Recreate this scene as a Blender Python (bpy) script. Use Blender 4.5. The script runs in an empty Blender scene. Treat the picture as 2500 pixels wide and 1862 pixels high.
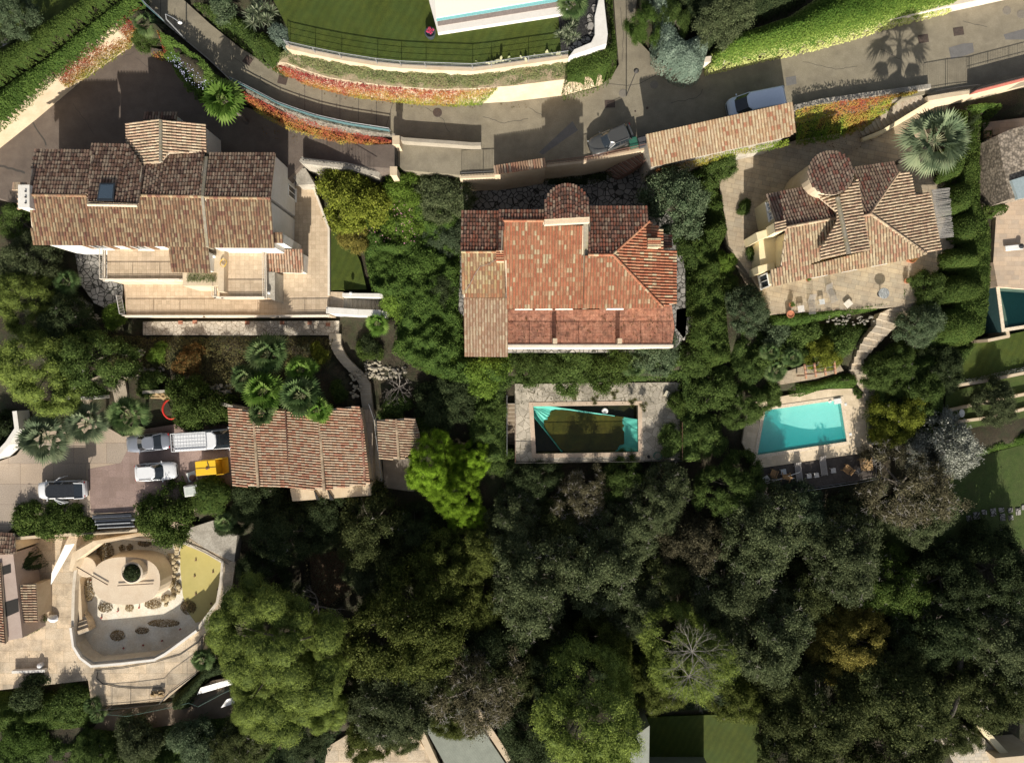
import bpy, math, random
import numpy as np
from mathutils import Vector, Matrix
R = math.radians
random.seed(7); rng = np.random.default_rng(11)
sc = bpy.context.scene; col = sc.collection
# ---------------------------------------------------------------- camera, sky, sun
HC = 62.0; FP = 1643.0; CX = 1250.0; CY = 931.0        # camera height, focal length in photo pixels
cam = bpy.data.cameras.new('camera'); co = bpy.data.objects.new('camera', cam); col.objects.link(co)
co.location = (0, 0, HC); co.rotation_euler = (0, 0, 0)
cam.sensor_width = 36; cam.lens = 36*FP/2500; cam.clip_start = .5; cam.clip_end = 3000
sc.camera = co
ELEV = 26.0
w = bpy.data.worlds.new('World'); sc.world = w; w.use_nodes = True
nt = w.node_tree; bg = nt.nodes['Background']; sky = nt.nodes.new('ShaderNodeTexSky')
sky.sky_type = 'NISHITA'; sky.sun_disc = False; sky.sun_elevation = R(ELEV); sky.sun_rotation = R(180)
sky.air_density = .8; sky.dust_density = 2.0; sky.ozone_density = .6
hs = nt.nodes.new('ShaderNodeHueSaturation'); hs.inputs['Saturation'].default_value = .55
nt.links.new(sky.outputs[0], hs.inputs['Color']); nt.links.new(hs.outputs[0], bg.inputs[0])
bg.inputs[1].default_value = 0.075
sl = bpy.data.lights.new('sun', 'SUN'); sl.energy = 4.8; sl.angle = R(.5); sl.color = (1, .93, .82)
so = bpy.data.objects.new('sun', sl); col.objects.link(so)
so.location = (0, -80, 60); so.rotation_euler = (R(90-ELEV), 0, R(0))
sc.view_settings.view_transform = 'Standard'; sc.view_settings.look = 'None'
sc.view_settings.gamma = 1; sc.view_settings.exposure = 0.8

# ---------------------------------------------------------------- helpers
ORD = ['first', 'second', 'third', 'fourth', 'fifth', 'sixth', 'seventh', 'eighth', 'ninth', 'tenth', 'eleventh', 'twelfth', 'thirteenth', 'fourteenth', 'fifteenth']
def ordn(i, n, how='from the left'): return ('last' if i == n-1 else ORD[i])+' '+how
def P(px, py, z):
    t = (HC-z)/FP
    return ((px-CX)*t, (CY-py)*t, z)
def PL(pts, z): return [P(p[0], p[1], p[2] if len(p) > 2 else z) for p in pts]
OFF = {}
def tag(o, label=None, cat=None, group=None, kind=None):
    if label: o['label'] = label
    if cat: o['category'] = cat
    if group: o['group'] = group
    if kind: o['kind'] = kind
    return o
def empty(name, loc, label, cat, group=None, rz=0):
    o = bpy.data.objects.new(name, None); col.objects.link(o); o.location = loc; o.rotation_euler = (0, 0, rz)
    o.empty_display_size = .3
    OFF[o.name] = Vector(loc) if rz == 0 else Vector((0, 0, 0))
    return tag(o, label, cat, group)
def link(name, me, mat, parent=None):
    o = bpy.data.objects.new(name, me); col.objects.link(o)
    if mat is not None:
        for m in (mat if isinstance(mat, (list, tuple)) else [mat]): me.materials.append(m)
    if parent is not None:
        o.parent = parent; OFF[o.name] = Vector((0, 0, 0)) if o.parent else 0
    return o
def rootoff(parent, local):
    if parent is None or local: return Vector((0, 0, 0))
    p = parent
    while p.parent: p = p.parent
    return OFF.get(p.name, Vector((0, 0, 0)))
def npmesh(name, V, F, rnd=None, mi=None, smooth=False):
    V = np.asarray(V, dtype=np.float32); F = np.asarray(F, dtype=np.int32)
    me = bpy.data.meshes.new(name); n = len(F); k = F.shape[1]
    me.vertices.add(len(V)); me.vertices.foreach_set('co', V.ravel())
    me.loops.add(n*k); me.loops.foreach_set('vertex_index', F.ravel())
    me.polygons.add(n); me.polygons.foreach_set('loop_start', np.arange(n, dtype=np.int32)*k)
    if mi is not None: me.polygons.foreach_set('material_index', np.asarray(mi, dtype=np.int32))
    if smooth: me.polygons.foreach_set('use_smooth', np.ones(n, dtype=bool))
    me.update(calc_edges=True)
    if rnd is not None:
        a = me.attributes.new('rnd', 'FLOAT', 'FACE'); a.data.foreach_set('value', np.asarray(rnd, dtype=np.float32))
    return me
class MB:
    def __init__(s): s.V = []; s.F = []; s.r = []; s.m = []
    def face(s, idx, r=.5, m=0): s.F.append(list(idx)); s.r.append(r); s.m.append(m)
    def poly(s, pts, r=.5, m=0):
        b = len(s.V); s.V += [tuple(p) for p in pts]; s.face(range(b, b+len(pts)), r, m)
    def prism(s, top, bot, r=.5, m=0, cap=True):
        n = len(top); b = len(s.V); s.V += [tuple(p) for p in top]+[tuple(p) for p in bot]
        s.face([b+i for i in range(n)], r, m)
        if cap: s.face([b+n+i for i in reversed(range(n))], r, m)
        for i in range(n):
            j = (i+1) % n; s.face([b+i, b+n+i, b+n+j, b+j], r, m)
    def slab(s, xy, z0, z1, r=.5, m=0): s.prism([(p[0], p[1], z1) for p in xy], [(p[0], p[1], z0) for p in xy], r, m)
    def box(s, c, d, rz=0, r=.5, m=0, M=None):
        ca, sa = math.cos(rz), math.sin(rz); P8 = []
        for z in (d[2]/2, -d[2]/2):
            for x, y in ((-1, -1), (1, -1), (1, 1), (-1, 1)):
                x *= d[0]/2; y *= d[1]/2; q = Vector((x*ca-y*sa, x*sa+y*ca, z))
                if M is not None: q = M @ Vector((x, y, z))
                P8.append((c[0]+q.x, c[1]+q.y, c[2]+q.z))
        s.prism(P8[:4], P8[4:], r, m)
    def tube(s, p0, p1, r0, r1=None, n=6, r=.5, m=0, cap=True):
        r1 = r0 if r1 is None else r1; p0 = Vector(p0); p1 = Vector(p1); d = (p1-p0)
        if d.length < 1e-5: return
        d.normalize(); a = d.orthogonal().normalized(); b = d.cross(a); k = len(s.V)
        for p, rr in ((p0, r0), (p1, r1)):
            for i in range(n):
                t = 2*math.pi*i/n; s.V.append(tuple(p+(a*math.cos(t)+b*math.sin(t))*rr))
        for i in range(n): j = (i+1) % n; s.face([k+i, k+j, k+n+j, k+n+i], r, m)
        if cap: s.face([k+n+i for i in range(n)], r, m); s.face([k+i for i in reversed(range(n))], r, m)
    def path(s, pts, rad, n=6, r=.5, m=0):
        for i in range(len(pts)-1):
            s.tube(pts[i], pts[i+1], rad if not isinstance(rad, (list, tuple)) else rad[i], rad if not isinstance(rad, (list, tuple)) else rad[i+1], n, r, m)
    def lathe(s, c, prof, n=16, r=.5, m=0, sx=1, sy=1):
        k = len(s.V)
        for (rr, z) in prof:
            for i in range(n):
                t = 2*math.pi*i/n; s.V.append((c[0]+rr*math.cos(t)*sx, c[1]+rr*math.sin(t)*sy, c[2]+z))
        for a in range(len(prof)-1):
            for i in range(n):
                j = (i+1) % n; s.face([k+a*n+i, k+a*n+j, k+(a+1)*n+j, k+(a+1)*n+i], r, m)
        s.face([k+(len(prof)-1)*n+i for i in range(n)], r, m); s.face([k+i for i in reversed(range(n))], r, m)
    def build(s, name, mat, parent=None, local=False, smooth=False, bevel=0, subsurf=0):
        me = bpy.data.meshes.new(name); V = s.V; o_ = rootoff(parent, local)
        org = None
        if parent is None and not local and V:
            a = np.array(V); org = Vector(((a[:, 0].min()+a[:, 0].max())/2, (a[:, 1].min()+a[:, 1].max())/2, a[:, 2].min())); o_ = org
        me.from_pydata([(v[0]-o_.x, v[1]-o_.y, v[2]-o_.z) for v in V], [], s.F)
        at = me.attributes.new('rnd', 'FLOAT', 'FACE'); at.data.foreach_set('value', np.array(s.r, dtype=np.float32))
        me.polygons.foreach_set('material_index', np.array(s.m, dtype=np.int32))
        if smooth: me.polygons.foreach_set('use_smooth', np.ones(len(s.F), dtype=bool))
        me.validate(); me.update()
        o = link(name, me, mat, parent)
        if org is not None: o.location = org
        if bevel:
            b = o.modifiers.new('b', 'BEVEL'); b.width = bevel; b.segments = 2; b.limit_method = 'ANGLE'; b.angle_limit = R(40)
        if subsurf:
            b = o.modifiers.new('s', 'SUBSURF'); b.levels = subsurf; b.render_levels = subsurf
        return o
def copy_tree(o, parent=None):
    c = o.copy(); col.objects.link(c); c.parent = parent
    for ch in o.children: copy_tree(ch, c)
    return c
def area2(p): return sum(p[i][0]*p[(i+1) % len(p)][1]-p[(i+1) % len(p)][0]*p[i][1] for i in range(len(p)))
def inset(poly, d):
    n = len(poly); sg = 1 if area2(poly) > 0 else -1; L = []
    for i in range(n):
        a = Vector(poly[i][:2]); b = Vector(poly[(i+1) % n][:2]); e = (b-a).normalized(); nn = Vector((-e.y, e.x))*sg*d
        L.append((a+nn, e))
    out = []
    for i in range(n):
        (p, e), (q, f) = L[i-1], L[i]; cr = e.x*f.y-e.y*f.x
        if abs(cr) < .05: out.append((q.x, q.y)); continue
        t = ((q-p).x*f.y-(q-p).y*f.x)/cr; t = max(-50, min(50, t)); o = p+e*t; out.append((o.x, o.y))
    return out
def inpoly(x, y, poly):
    x = np.asarray(x); y = np.asarray(y); c = np.zeros(x.shape, bool); n = len(poly)
    for i in range(n):
        x0, y0 = poly[i][:2]; x1, y1 = poly[(i+1) % n][:2]
        if y0 == y1: continue
        k = ((y0 > y) != (y1 > y)) & (x < (x1-x0)*(y-y0)/(y1-y0)+x0); c ^= k
    return c
def bdist(x, y, poly):
    d = np.full(x.shape, 1e9); n = len(poly)
    for i in range(n):
        x0, y0 = poly[i][:2]; x1, y1 = poly[(i+1) % n][:2]; dx, dy = x1-x0, y1-y0; L = dx*dx+dy*dy+1e-9
        t = np.clip(((x-x0)*dx+(y-y0)*dy)/L, 0, 1); d = np.minimum(d, np.hypot(x-x0-t*dx, y-y0-t*dy))
    return d
def vnoise(x, y, seed=0):
    xi = np.floor(x).astype(int); yi = np.floor(y).astype(int); fx = x-xi; fy = y-yi
    fx = fx*fx*(3-2*fx); fy = fy*fy*(3-2*fy)
    def h(a, b):
        v = np.sin(a*127.1+b*311.7+seed*74.7)*43758.5453; return v-np.floor(v)
    return (h(xi, yi)*(1-fx)+h(xi+1, yi)*fx)*(1-fy)+(h(xi, yi+1)*(1-fx)+h(xi+1, yi+1)*fx)*fy

# ---------------------------------------------------------------- materials
MC = {}
def nmat(name):
    m = bpy.data.materials.new(name); m.use_nodes = True
    return m, m.node_tree, m.node_tree.nodes['Principled BSDF']
def N(t, typ, **kw):
    n = t.nodes.new(typ)
    for k, v in kw.items(): setattr(n, k, v)
    return n
def c4(c): return (c[0], c[1], c[2], 1)
def mixc(t, fac, a, b, typ='MIX'):
    m = t.nodes.new('ShaderNodeMix'); m.data_type = 'RGBA'; m.blend_type = typ
    for k, v in ((0, fac), (6, a), (7, b)):
        if hasattr(v, 'links') or isinstance(v, bpy.types.NodeSocket): t.links.new(v, m.inputs[k])
        else: m.inputs[k].default_value = v if k == 0 else c4(v)
    return m.outputs[2]
def ramp(t, src, stops, const=False):
    r = t.nodes.new('ShaderNodeValToRGB'); e = r.color_ramp.elements
    while len(e) < len(stops): e.new(.5)
    for i, (p, c) in enumerate(stops): e[i].position = p; e[i].color = c4(c) if isinstance(c, tuple) else (c, c, c, 1)
    if const: r.color_ramp.interpolation = 'CONSTANT'
    t.links.new(src, r.inputs[0]); return r.outputs[0]
def coords(t, scale=(1, 1, 1), rot=0):
    tc = t.nodes.new('ShaderNodeNewGeometry'); mp = t.nodes.new('ShaderNodeMapping')
    mp.inputs['Scale'].default_value = scale; mp.inputs['Rotation'].default_value = (0, 0, rot)
    t.links.new(tc.outputs['Position'], mp.inputs[0]); return mp.outputs[0]
def noise(t, vec, scale, detail=5, rough=.6):
    n = t.nodes.new('ShaderNodeTexNoise'); n.inputs['Scale'].default_value = scale
    n.inputs['Detail'].default_value = detail; n.inputs['Roughness'].default_value = rough
    t.links.new(vec, n.inputs['Vector']); return n.outputs['Fac']
def bump(t, p, h, strength=.4, dist=.02):
    b = t.nodes.new('ShaderNodeBump'); b.inputs['Strength'].default_value = strength; b.inputs['Distance'].default_value = dist
    t.links.new(h, b.inputs['Height']); t.links.new(b.outputs[0], p.inputs['Normal'])
def surf(name, a, b, sc=2.5, rough=.85, pat=None, ps=1.0, line=None, lw=.03, dirt=None, damt=.5, dsc=.35, rot=0, bs=.3, bd=.02, met=0, obj=False, hf=25, hfa=.25):
    """mottled surface: two colours, fine grain, large stains, optional joints (brick / crazy / plank)"""
    if name in MC: return MC[name]
    m, t, p = nmat(name); v = coords(t, rot=rot)
    f = ramp(t, noise(t, v, sc, 8, .65), [(.3, 0.), (.7, 1.)])
    c = mixc(t, f, a, b)
    g = ramp(t, noise(t, v, hf, 3, .7), [(.25, 1-hfa*1.6), (.75, 1+hfa)])
    c = mixc(t, 1.0, c, g, 'MULTIPLY')
    if dirt:
        k = ramp(t, noise(t, v, dsc, 9, .7), [(.45, 0.), (.72, damt)]); c = mixc(t, k, c, dirt)
    h = noise(t, v, hf, 4, .7)
    if pat == 'brick':
        bk = t.nodes.new('ShaderNodeTexBrick'); t.links.new(v, bk.inputs[0]); bk.inputs['Scale'].default_value = 1/ps
        bk.inputs['Color1'].default_value = (1.06, 1.06, 1.06, 1); bk.inputs['Color2'].default_value = (.86, .85, .83, 1)
        bk.inputs['Mortar'].default_value = c4(line or (.6, .6, .6)); bk.inputs['Mortar Size'].default_value = lw
        bk.inputs['Brick Width'].default_value = 1.0; bk.inputs['Row Height'].default_value = 1.0; bk.offset = 0; bk.inputs['Bias'].default_value = 0
        c = mixc(t, 1.0, c, bk.outputs['Color'], 'MULTIPLY')
    if pat == 'slab':
        bk = t.nodes.new('ShaderNodeTexBrick'); t.links.new(v, bk.inputs[0]); bk.inputs['Scale'].default_value = 1/ps
        bk.inputs['Color1'].default_value = (1.1, 1.05, .98, 1); bk.inputs['Color2'].default_value = (.86, .86, .86, 1)
        bk.inputs['Mortar'].default_value = c4(line or (.6, .6, .6)); bk.inputs['Mortar Size'].default_value = lw
        bk.inputs['Brick Width'].default_value = .8; bk.inputs['Row Height'].default_value = .5; bk.offset = .37; bk.squash = 1.6; bk.squash_frequency = 3
        c = mixc(t, 1.0, c, bk.outputs['Color'], 'MULTIPLY')
    if pat == 'crazy':
        vo = t.nodes.new('ShaderNodeTexVoronoi'); vo.feature = 'DISTANCE_TO_EDGE'; vo.inputs['Scale'].default_value = 1/ps; t.links.new(v, vo.inputs['Vector'])
        v2 = t.nodes.new('ShaderNodeTexVoronoi'); v2.inputs['Scale'].default_value = 1/ps; t.links.new(v, v2.inputs['Vector'])
        sp = t.nodes.new('ShaderNodeSeparateColor'); t.links.new(v2.outputs['Color'], sp.inputs[0])
        c = mixc(t, 1.0, c, ramp(t, sp.outputs[0], [(0, .75), (1, 1.12)]), 'MULTIPLY')
        k = ramp(t, vo.outputs['Distance'], [(lw*.4, 1.), (lw, 0.)]); c = mixc(t, k, c, line or (.1, .09, .08))
    if pat == 'plank':
        wv = t.nodes.new('ShaderNodeTexWave'); wv.bands_direction = 'Y'; wv.inputs['Scale'].default_value = .5/ps/1.6; wv.wave_profile = 'SAW'
        t.links.new(v, wv.inputs[0]); k = ramp(t, wv.outputs['Fac'], [(0, .35), (.12, 1.), (1, .9)]); c = mixc(t, 1.0, c, k, 'MULTIPLY')
    if pat == 'mown':
        wv = t.nodes.new('ShaderNodeTexWave'); wv.inputs['Scale'].default_value = .5/ps; wv.inputs['Distortion'].default_value = 4.0; wv.inputs['Detail'].default_value = 3; t.links.new(v, wv.inputs[0]); c = mixc(t, 1.0, c, ramp(t, wv.outputs['Fac'], [(.2, .92), (.8, 1.06)]), 'MULTIPLY')
        k = ramp(t, noise(t, v, .9, 9, .8), [(.58, 0.), (.72, .5)]); c = mixc(t, k, c, (.085, .09, .025))
    if pat == 'pebble':
        vo = t.nodes.new('ShaderNodeTexVoronoi'); vo.inputs['Scale'].default_value = 1/ps; t.links.new(v, vo.inputs['Vector'])
        sp = t.nodes.new('ShaderNodeSeparateColor'); t.links.new(vo.outputs['Color'], sp.inputs[0])
        c = mixc(t, 1.0, c, ramp(t, sp.outputs[0], [(0, .6), (1, 1.15)]), 'MULTIPLY')
        k = ramp(t, vo.outputs['Distance'], [(.3, 1.), (.7, .45)]); c = mixc(t, 1.0, c, k, 'MULTIPLY')
    t.links.new(c, p.inputs['Base Color']); p.inputs['Roughness'].default_value = rough; p.inputs['Metallic'].default_value = met
    p.inputs['Specular IOR Level'].default_value = .25
    bump(t, p, h, bs, bd); MC[name] = m; return m
def plain(name, c, rough=.5, met=0, spec=.4, coat=0, var=.12, sc=6):
    if name in MC: return MC[name]
    m, t, p = nmat(name); v = coords(t)
    g = ramp(t, noise(t, v, sc, 6, .6), [(.25, 1-var*1.6), (.75, 1+var)])
    t.links.new(mixc(t, 1.0, c, g, 'MULTIPLY'), p.inputs['Base Color'])
    p.inputs['Roughness'].default_value = rough; p.inputs['Metallic'].default_value = met
    p.inputs['Specular IOR Level'].default_value = spec; p.inputs['Coat Weight'].default_value = coat; p.inputs['Coat Roughness'].default_value = .05
    MC[name] = m; return m
def leafmat(name, stops, tr=.3, rough=.6, var=.18):
    if name in MC: return MC[name]
    m, t, p = nmat(name); a = t.nodes.new('ShaderNodeAttribute'); a.attribute_name = 'rnd'
    c = ramp(t, a.outputs['Fac'], stops)
    oi = t.nodes.new('ShaderNodeObjectInfo'); k = ramp(t, oi.outputs['Random'], [(0, 1-var), (1, 1+var)])
    c = mixc(t, 1.0, c, k, 'MULTIPLY')
    t.links.new(c, p.inputs['Base Color']); p.inputs['Roughness'].default_value = .8; p.inputs['Specular IOR Level'].default_value = .06
    if tr > 0:
        tl = t.nodes.new('ShaderNodeBsdfTranslucent'); t.links.new(c, tl.inputs[0]); mx = t.nodes.new('ShaderNodeMixShader'); mx.inputs[0].default_value = tr
        t.links.new(p.outputs[0], mx.inputs[1]); t.links.new(tl.outputs[0], mx.inputs[2]); t.links.new(mx.outputs[0], t.nodes['Material Output'].inputs[0])
    MC[name] = m; return m
def tilemat(name, cols, stain=(.09, .07, .055), samt=.5, ssc=1.2, dark=1.0):
    if name in MC: return MC[name]
    m, t, p = nmat(name); a = t.nodes.new('ShaderNodeAttribute'); a.attribute_name = 'rnd'; n = len(cols)
    cols = [tuple(x*dark for x in c) for c in cols]
    c = ramp(t, a.outputs['Fac'], [(i/n, cc) for i, cc in enumerate(cols)], True)
    v = coords(t)
    k = ramp(t, noise(t, v, ssc, 9, .75), [(.5, 0.), (.75, samt)]); c = mixc(t, k, c, stain)
    g = ramp(t, noise(t, v, 9, 5, .8), [(.25, .62), (.7, 1.2)]); c = mixc(t, 1.0, c, g, 'MULTIPLY')
    sv = coords(t, (5, .5, 1)); c = mixc(t, 1.0, c, ramp(t, noise(t, sv, 1.0, 6, .7), [(.3, .72), (.65, 1.1)]), 'MULTIPLY')
    k2 = ramp(t, noise(t, v, 5.3, 5, .8), [(.62, 0.), (.75, .55)]); c = mixc(t, k2, c, tuple(x*.35 for x in stain))
    t.links.new(c, p.inputs['Base Color']); p.inputs['Roughness'].default_value = .9; p.inputs['Specular IOR Level'].default_value = .15
    MC[name] = m; return m
# ---------------------------------------------------------------- structure builders
PADS = []
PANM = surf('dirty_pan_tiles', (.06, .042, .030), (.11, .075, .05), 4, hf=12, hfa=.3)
PANB = surf('ochre_pan_tiles', (.20, .115, .065), (.28, .17, .10), 4, hf=12, hfa=.3, dirt=(.08, .06, .03), damt=.5, dsc=1.5)
PANS = {}
def pad(name, pts, z, mat, depth=1.2, label=None, cat=None, clamp=True, kind='structure', parent=None, hole=None):
    top = PL(pts, z); b = MB()
    if hole is None: b.prism(top, [(p[0], p[1], p[2]-depth) for p in top])
    else:
        from mathutils.geometry import tessellate_polygon
        h = PL(hole, z); al = top+h; n = len(top); b.V += al+[(p[0], p[1], p[2]-depth) for p in al]; N_ = len(al)
        for t in tessellate_polygon([[Vector(p) for p in top], [Vector(p) for p in h]]): 
            a, c, d = [Vector(al[i]) for i in t]; b.face(t if (c-a).cross(d-a).z > 0 else t[::-1])
        for rg in (range(n), range(n, N_)):
            r_ = list(rg)
            for i, k in enumerate(r_): j = r_[(i+1) % len(r_)]; b.face([k, k+N_, j+N_, j])
    if clamp: PADS.append(([(p[0], p[1]) for p in top], [p[2] for p in top]))
    o = b.build(name, mat, parent)
    if parent is None: tag(o, label, cat, kind=kind)
    return o
def ray(px, py, pl):
    """photo pixel onto a roof plane (x0,y0,z0,dx,dy,s): z = z0 - s*((x-x0)*dx+(y-y0)*dy)"""
    u = (px-CX)/FP; v = (CY-py)/FP; x0, y0, z0, dx, dy, s = pl
    t = (HC-z0-s*(x0*dx+y0*dy))/(1-s*(u*dx+v*dy)); return Vector((u*t, v*t, HC-t))
def plane(ref, down, pitch):
    x, y, z = P(*ref); l = math.hypot(*down); return (x, y, z, down[0]/l, down[1]/l, pitch)
def pz(pl, x, y): return pl[2]-pl[5]*((x-pl[0])*pl[3]+(y-pl[1])*pl[4])
TC = .262; TL = .40
def roof(parent, pts, pl, tmat, emat, name='roof', wall=None, zb=None, ins=.28, eave=True, walls=True, tc=TC, tl=TL, over=0.04, thick=.16):
    poly = [ray(p[0], p[1], pl) for p in pts]; x0, y0, z0, dx, dy, s = pl
    ux, uy = -dy, dx; sl_ = math.sqrt(1+s*s)
    U = [p.x*ux+p.y*uy for p in poly]; W = [p.x*dx+p.y*dy for p in poly]     # eave axis, downhill axis (plan)
    step = tl/sl_; V = []; F = []; rn = []; mi = []
    nc = max(1, int(round((max(U)-min(U))/tc))); tc = (max(U)-min(U))/nc; n = len(poly)
    prof = [(math.cos(a), math.sin(a)) for a in (math.pi, math.pi*.78, math.pi*.5, math.pi*.22, 0)]
    dn = Vector((dx, dy, -s)).normalized(); uu = Vector((ux, uy, 0)); nn = uu.cross(dn);
    if nn.z < 0: nn = -nn
    wmax = max(W)
    for i in range(nc):
        u = min(U)+(i+.5)*tc; xs = []
        for k in range(n):
            a, b = U[k], U[(k+1) % n]
            if (a > u) != (b > u): xs.append(W[k]+(W[(k+1) % n]-W[k])*(u-a)/(b-a))
        xs.sort(); jit = random.uniform(-.03, .03)
        for q in range(0, len(xs)-1, 2):
            w0, w1 = xs[q], xs[q+1]+over; w = w1 + (0 if abs(xs[q+1]-wmax) < .3 else (-(xs[q+1]-wmax) % step - step)*0)
            colbias = random.gauss(0, .05)
            while w > w0+.02:
                wt = max(w0, w-step*1.12); wl = w
                zt = z0-s*((wt)-(x0*dx+y0*dy)); zl = z0-s*((wl)-(x0*dx+y0*dy))
                rt = tc*.345; rb = tc*.40; hb = .03
                ct = Vector((ux*u+dx*wt, uy*u+dy*wt, zt)); cl = Vector((ux*u+dx*wl, uy*u+dy*wl, zl))
                jx = uu*random.uniform(-.012, .012); c0 = ct+jx+nn*.02; c1 = cl+jx+uu*random.uniform(-.01, .01)+nn*(hb+random.uniform(0, .015))
                k = len(V)
                for (cx_, h) in prof: V.append(c0+uu*cx_*rt+nn*h*rt*.95)
                for (cx_, h) in prof: V.append(c1+uu*cx_*rb+nn*h*rb*.95)
                r = min(.999, max(0, random.random()+colbias))
                for j in range(4): F.append((k+j, k+j+1, k+6+j, k+5+j)); rn.append(r); mi.append(0)
                k = len(V); e = uu*tc*.5
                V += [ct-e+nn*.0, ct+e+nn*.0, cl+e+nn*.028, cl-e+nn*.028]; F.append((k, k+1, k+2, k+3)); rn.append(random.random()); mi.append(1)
                w -= step
    V = np.array([tuple(v) for v in V], dtype=np.float32)
    if wall is not None and walls:
        wp = inset([(p.x, p.y) for p in poly], ins); b = MB()
        b.prism([(x, y, pz(pl, x, y)-.1) for x, y in wp], [(x, y, zb) for x, y in wp]); b.build('wall', wall, parent)
    else: wp = None
    o_ = rootoff(parent, False); V -= np.array(o_)
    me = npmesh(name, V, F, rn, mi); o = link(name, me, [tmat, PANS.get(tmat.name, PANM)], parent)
    if eave:
        b = MB(); b.prism([(p.x, p.y, p.z-.012) for p in poly], [(p.x, p.y, p.z-thick) for p in poly]); b.build('eave', emat, o)
    return poly, wp
def ridge(parent, a, b, mat, rad=.13, name='ridge_tiles', lift=.06, step=.36):
    a = Vector(a)+Vector((0, 0, lift)); b = Vector(b)+Vector((0, 0, lift)); L = (b-a).length; n = max(1, int(L/step)); d = (b-a)/n
    m = MB()
    for i in range(n):
        p = a+d*i; q = a+d*(i+1.08); m.tube(p, q, rad*.92, rad*1.08, 8, random.random())
    return m.build(name, mat, parent)
def lidslab(parent, pts, pl, up, down, mat, name):
    poly = [ray(p[0], p[1], pl) for p in pts]; b = MB()
    b.prism([(p.x, p.y, p.z+up) for p in poly], [(p.x, p.y, p.z-down) for p in poly]); return b.build(name, mat, parent)
def opening(root, wp, k, t, z, w, h, kind='window', shutter=None, frame=None, glass=None):
    """window or door set proud of edge k of a wall outline"""
    a = Vector(wp[k]); b = Vector(wp[(k+1) % len(wp)]); e = (b-a).normalized(); sg = 1 if area2(wp) > 0 else -1
    nn = Vector((e.y, -e.x))*sg; c = a+(b-a)*t; an = math.atan2(e.y, e.x)
    f = MB(); C = lambda off, du=0, dz=0: (c.x+nn.x*off+e.x*du, c.y+nn.y*off+e.y*du, z+dz)
    for s_ in (-1, 1): f.box(C(.03, s_*w/2), (.08, .1, h+.08), an)
    for s_ in (-1, 1): f.box(C(.03, 0, s_*h/2), (w, .1, .08), an)
    f.box(C(.025, 0), (.05, .07, h), an); f.box(C(.07, 0, -h/2-.06), (w+.25, .2, .06), an)
    o = f.build(kind, frame or plain('white_paint', (.75, .74, .7)), root)
    g = MB(); g.box(C(.012), (w, .03, h), an); g.build('pane', glass or plain('dark_glass', (.03, .04, .05), .08, spec=.8), o)
    if shutter:
        for s_ in (-1, 1):
            g = MB(); g.box(C(.05, s_*(w*.78)), (w*.5, .04, h), an)
            for i in range(int(h/.12)): g.box(C(.075, s_*(w*.78), -h/2+.08+i*.12), (w*.44, .02, .05), an)
            g.build('shutter', shutter, o)
def railing(name, pts, h, mat, label, cat='railing', step=.14, r=.018, post=2.0, rail=.025, parent=None, group=None, base=0):
    """pts world points"""
    m = MB(); pts = [Vector(p) for p in pts]
    for i in range(len(pts)-1):
        a, b = pts[i], pts[i+1]; L = (b-a).length; n = max(1, int(L/step))
        up = Vector((0, 0, 1))
        for k in range(n): p = a+(b-a)*(k/n); m.tube(p+up*base, p+up*h, r, r, 4, cap=False)
        for k in range(max(1, int(L/post))+1):
            p = a+(b-a)*min(1, k*post/L); m.tube(p, p+up*(h+.03), rail, rail, 6)
        m.tube(a+up*h, b+up*h, rail, rail, 6); m.tube(a+up*(base+.08), b+up*(base+.08), rail*.7, rail*.7, 5)
    o = m.build(name, mat, parent)
    return tag(o, label, cat, group) if parent is None else o
def balustrade(name, pts, h, mat, parent=None, label=None, step=.17):
    m = MB(); pts = [Vector(p) for p in pts]; up = Vector((0, 0, 1))
    for i in range(len(pts)-1):
        a, b = pts[i], pts[i+1]; L = (b-a).length; n = max(1, int(L/step)); an = math.atan2(b.y-a.y, b.x-a.x); c = (a+b)/2
        m.box((c.x, c.y, c.z+.08), (L+.2, .22, .2), an); m.tube(a+up*h, b+up*h, .028, n=6); m.tube(a+up*.28, b+up*.28, .02, n=5)
        for k in range(n+1): p = a+(b-a)*(k/n); m.tube(p+up*.15, p+up*h, .019, n=4)
        for k in range(max(1, int(L/2.6))+1): p = a+(b-a)*min(1, k*2.6/L); m.tube(p, p+up*(h+.02), .03, n=6)
    o = m.build(name, mat, parent)
    if parent is None: tag(o, label, 'railing')
    return o
def wallline(name, pts, th, zt, zb, mat, label=None, cat='wall', parent=None, closed=False, group=None):
    """pts: world (x,y[,ztop]) polyline"""
    m = MB()
    for i in range(len(pts)-1):
        a = Vector(pts[i][:2]); b = Vector(pts[i+1][:2]); e = (b-a).normalized(); nn = Vector((-e.y, e.x))*th/2; x = e*th*.25
        za = pts[i][2] if len(pts[i]) > 2 and zt is None else zt; zc = pts[i+1][2] if len(pts[i+1]) > 2 and zt is None else zt
        q = [a-x-nn, b+x-nn, b+x+nn, a-x+nn]; zz = [za, zc, zc, za]
        m.prism([(p.x, p.y, z_+.0007*(i % 3)) for p, z_ in zip(q, zz)], [(p.x, p.y, zb) for p in q])
    o = m.build(name, mat, parent)
    return tag(o, label, cat, group) if parent is None else o
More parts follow.
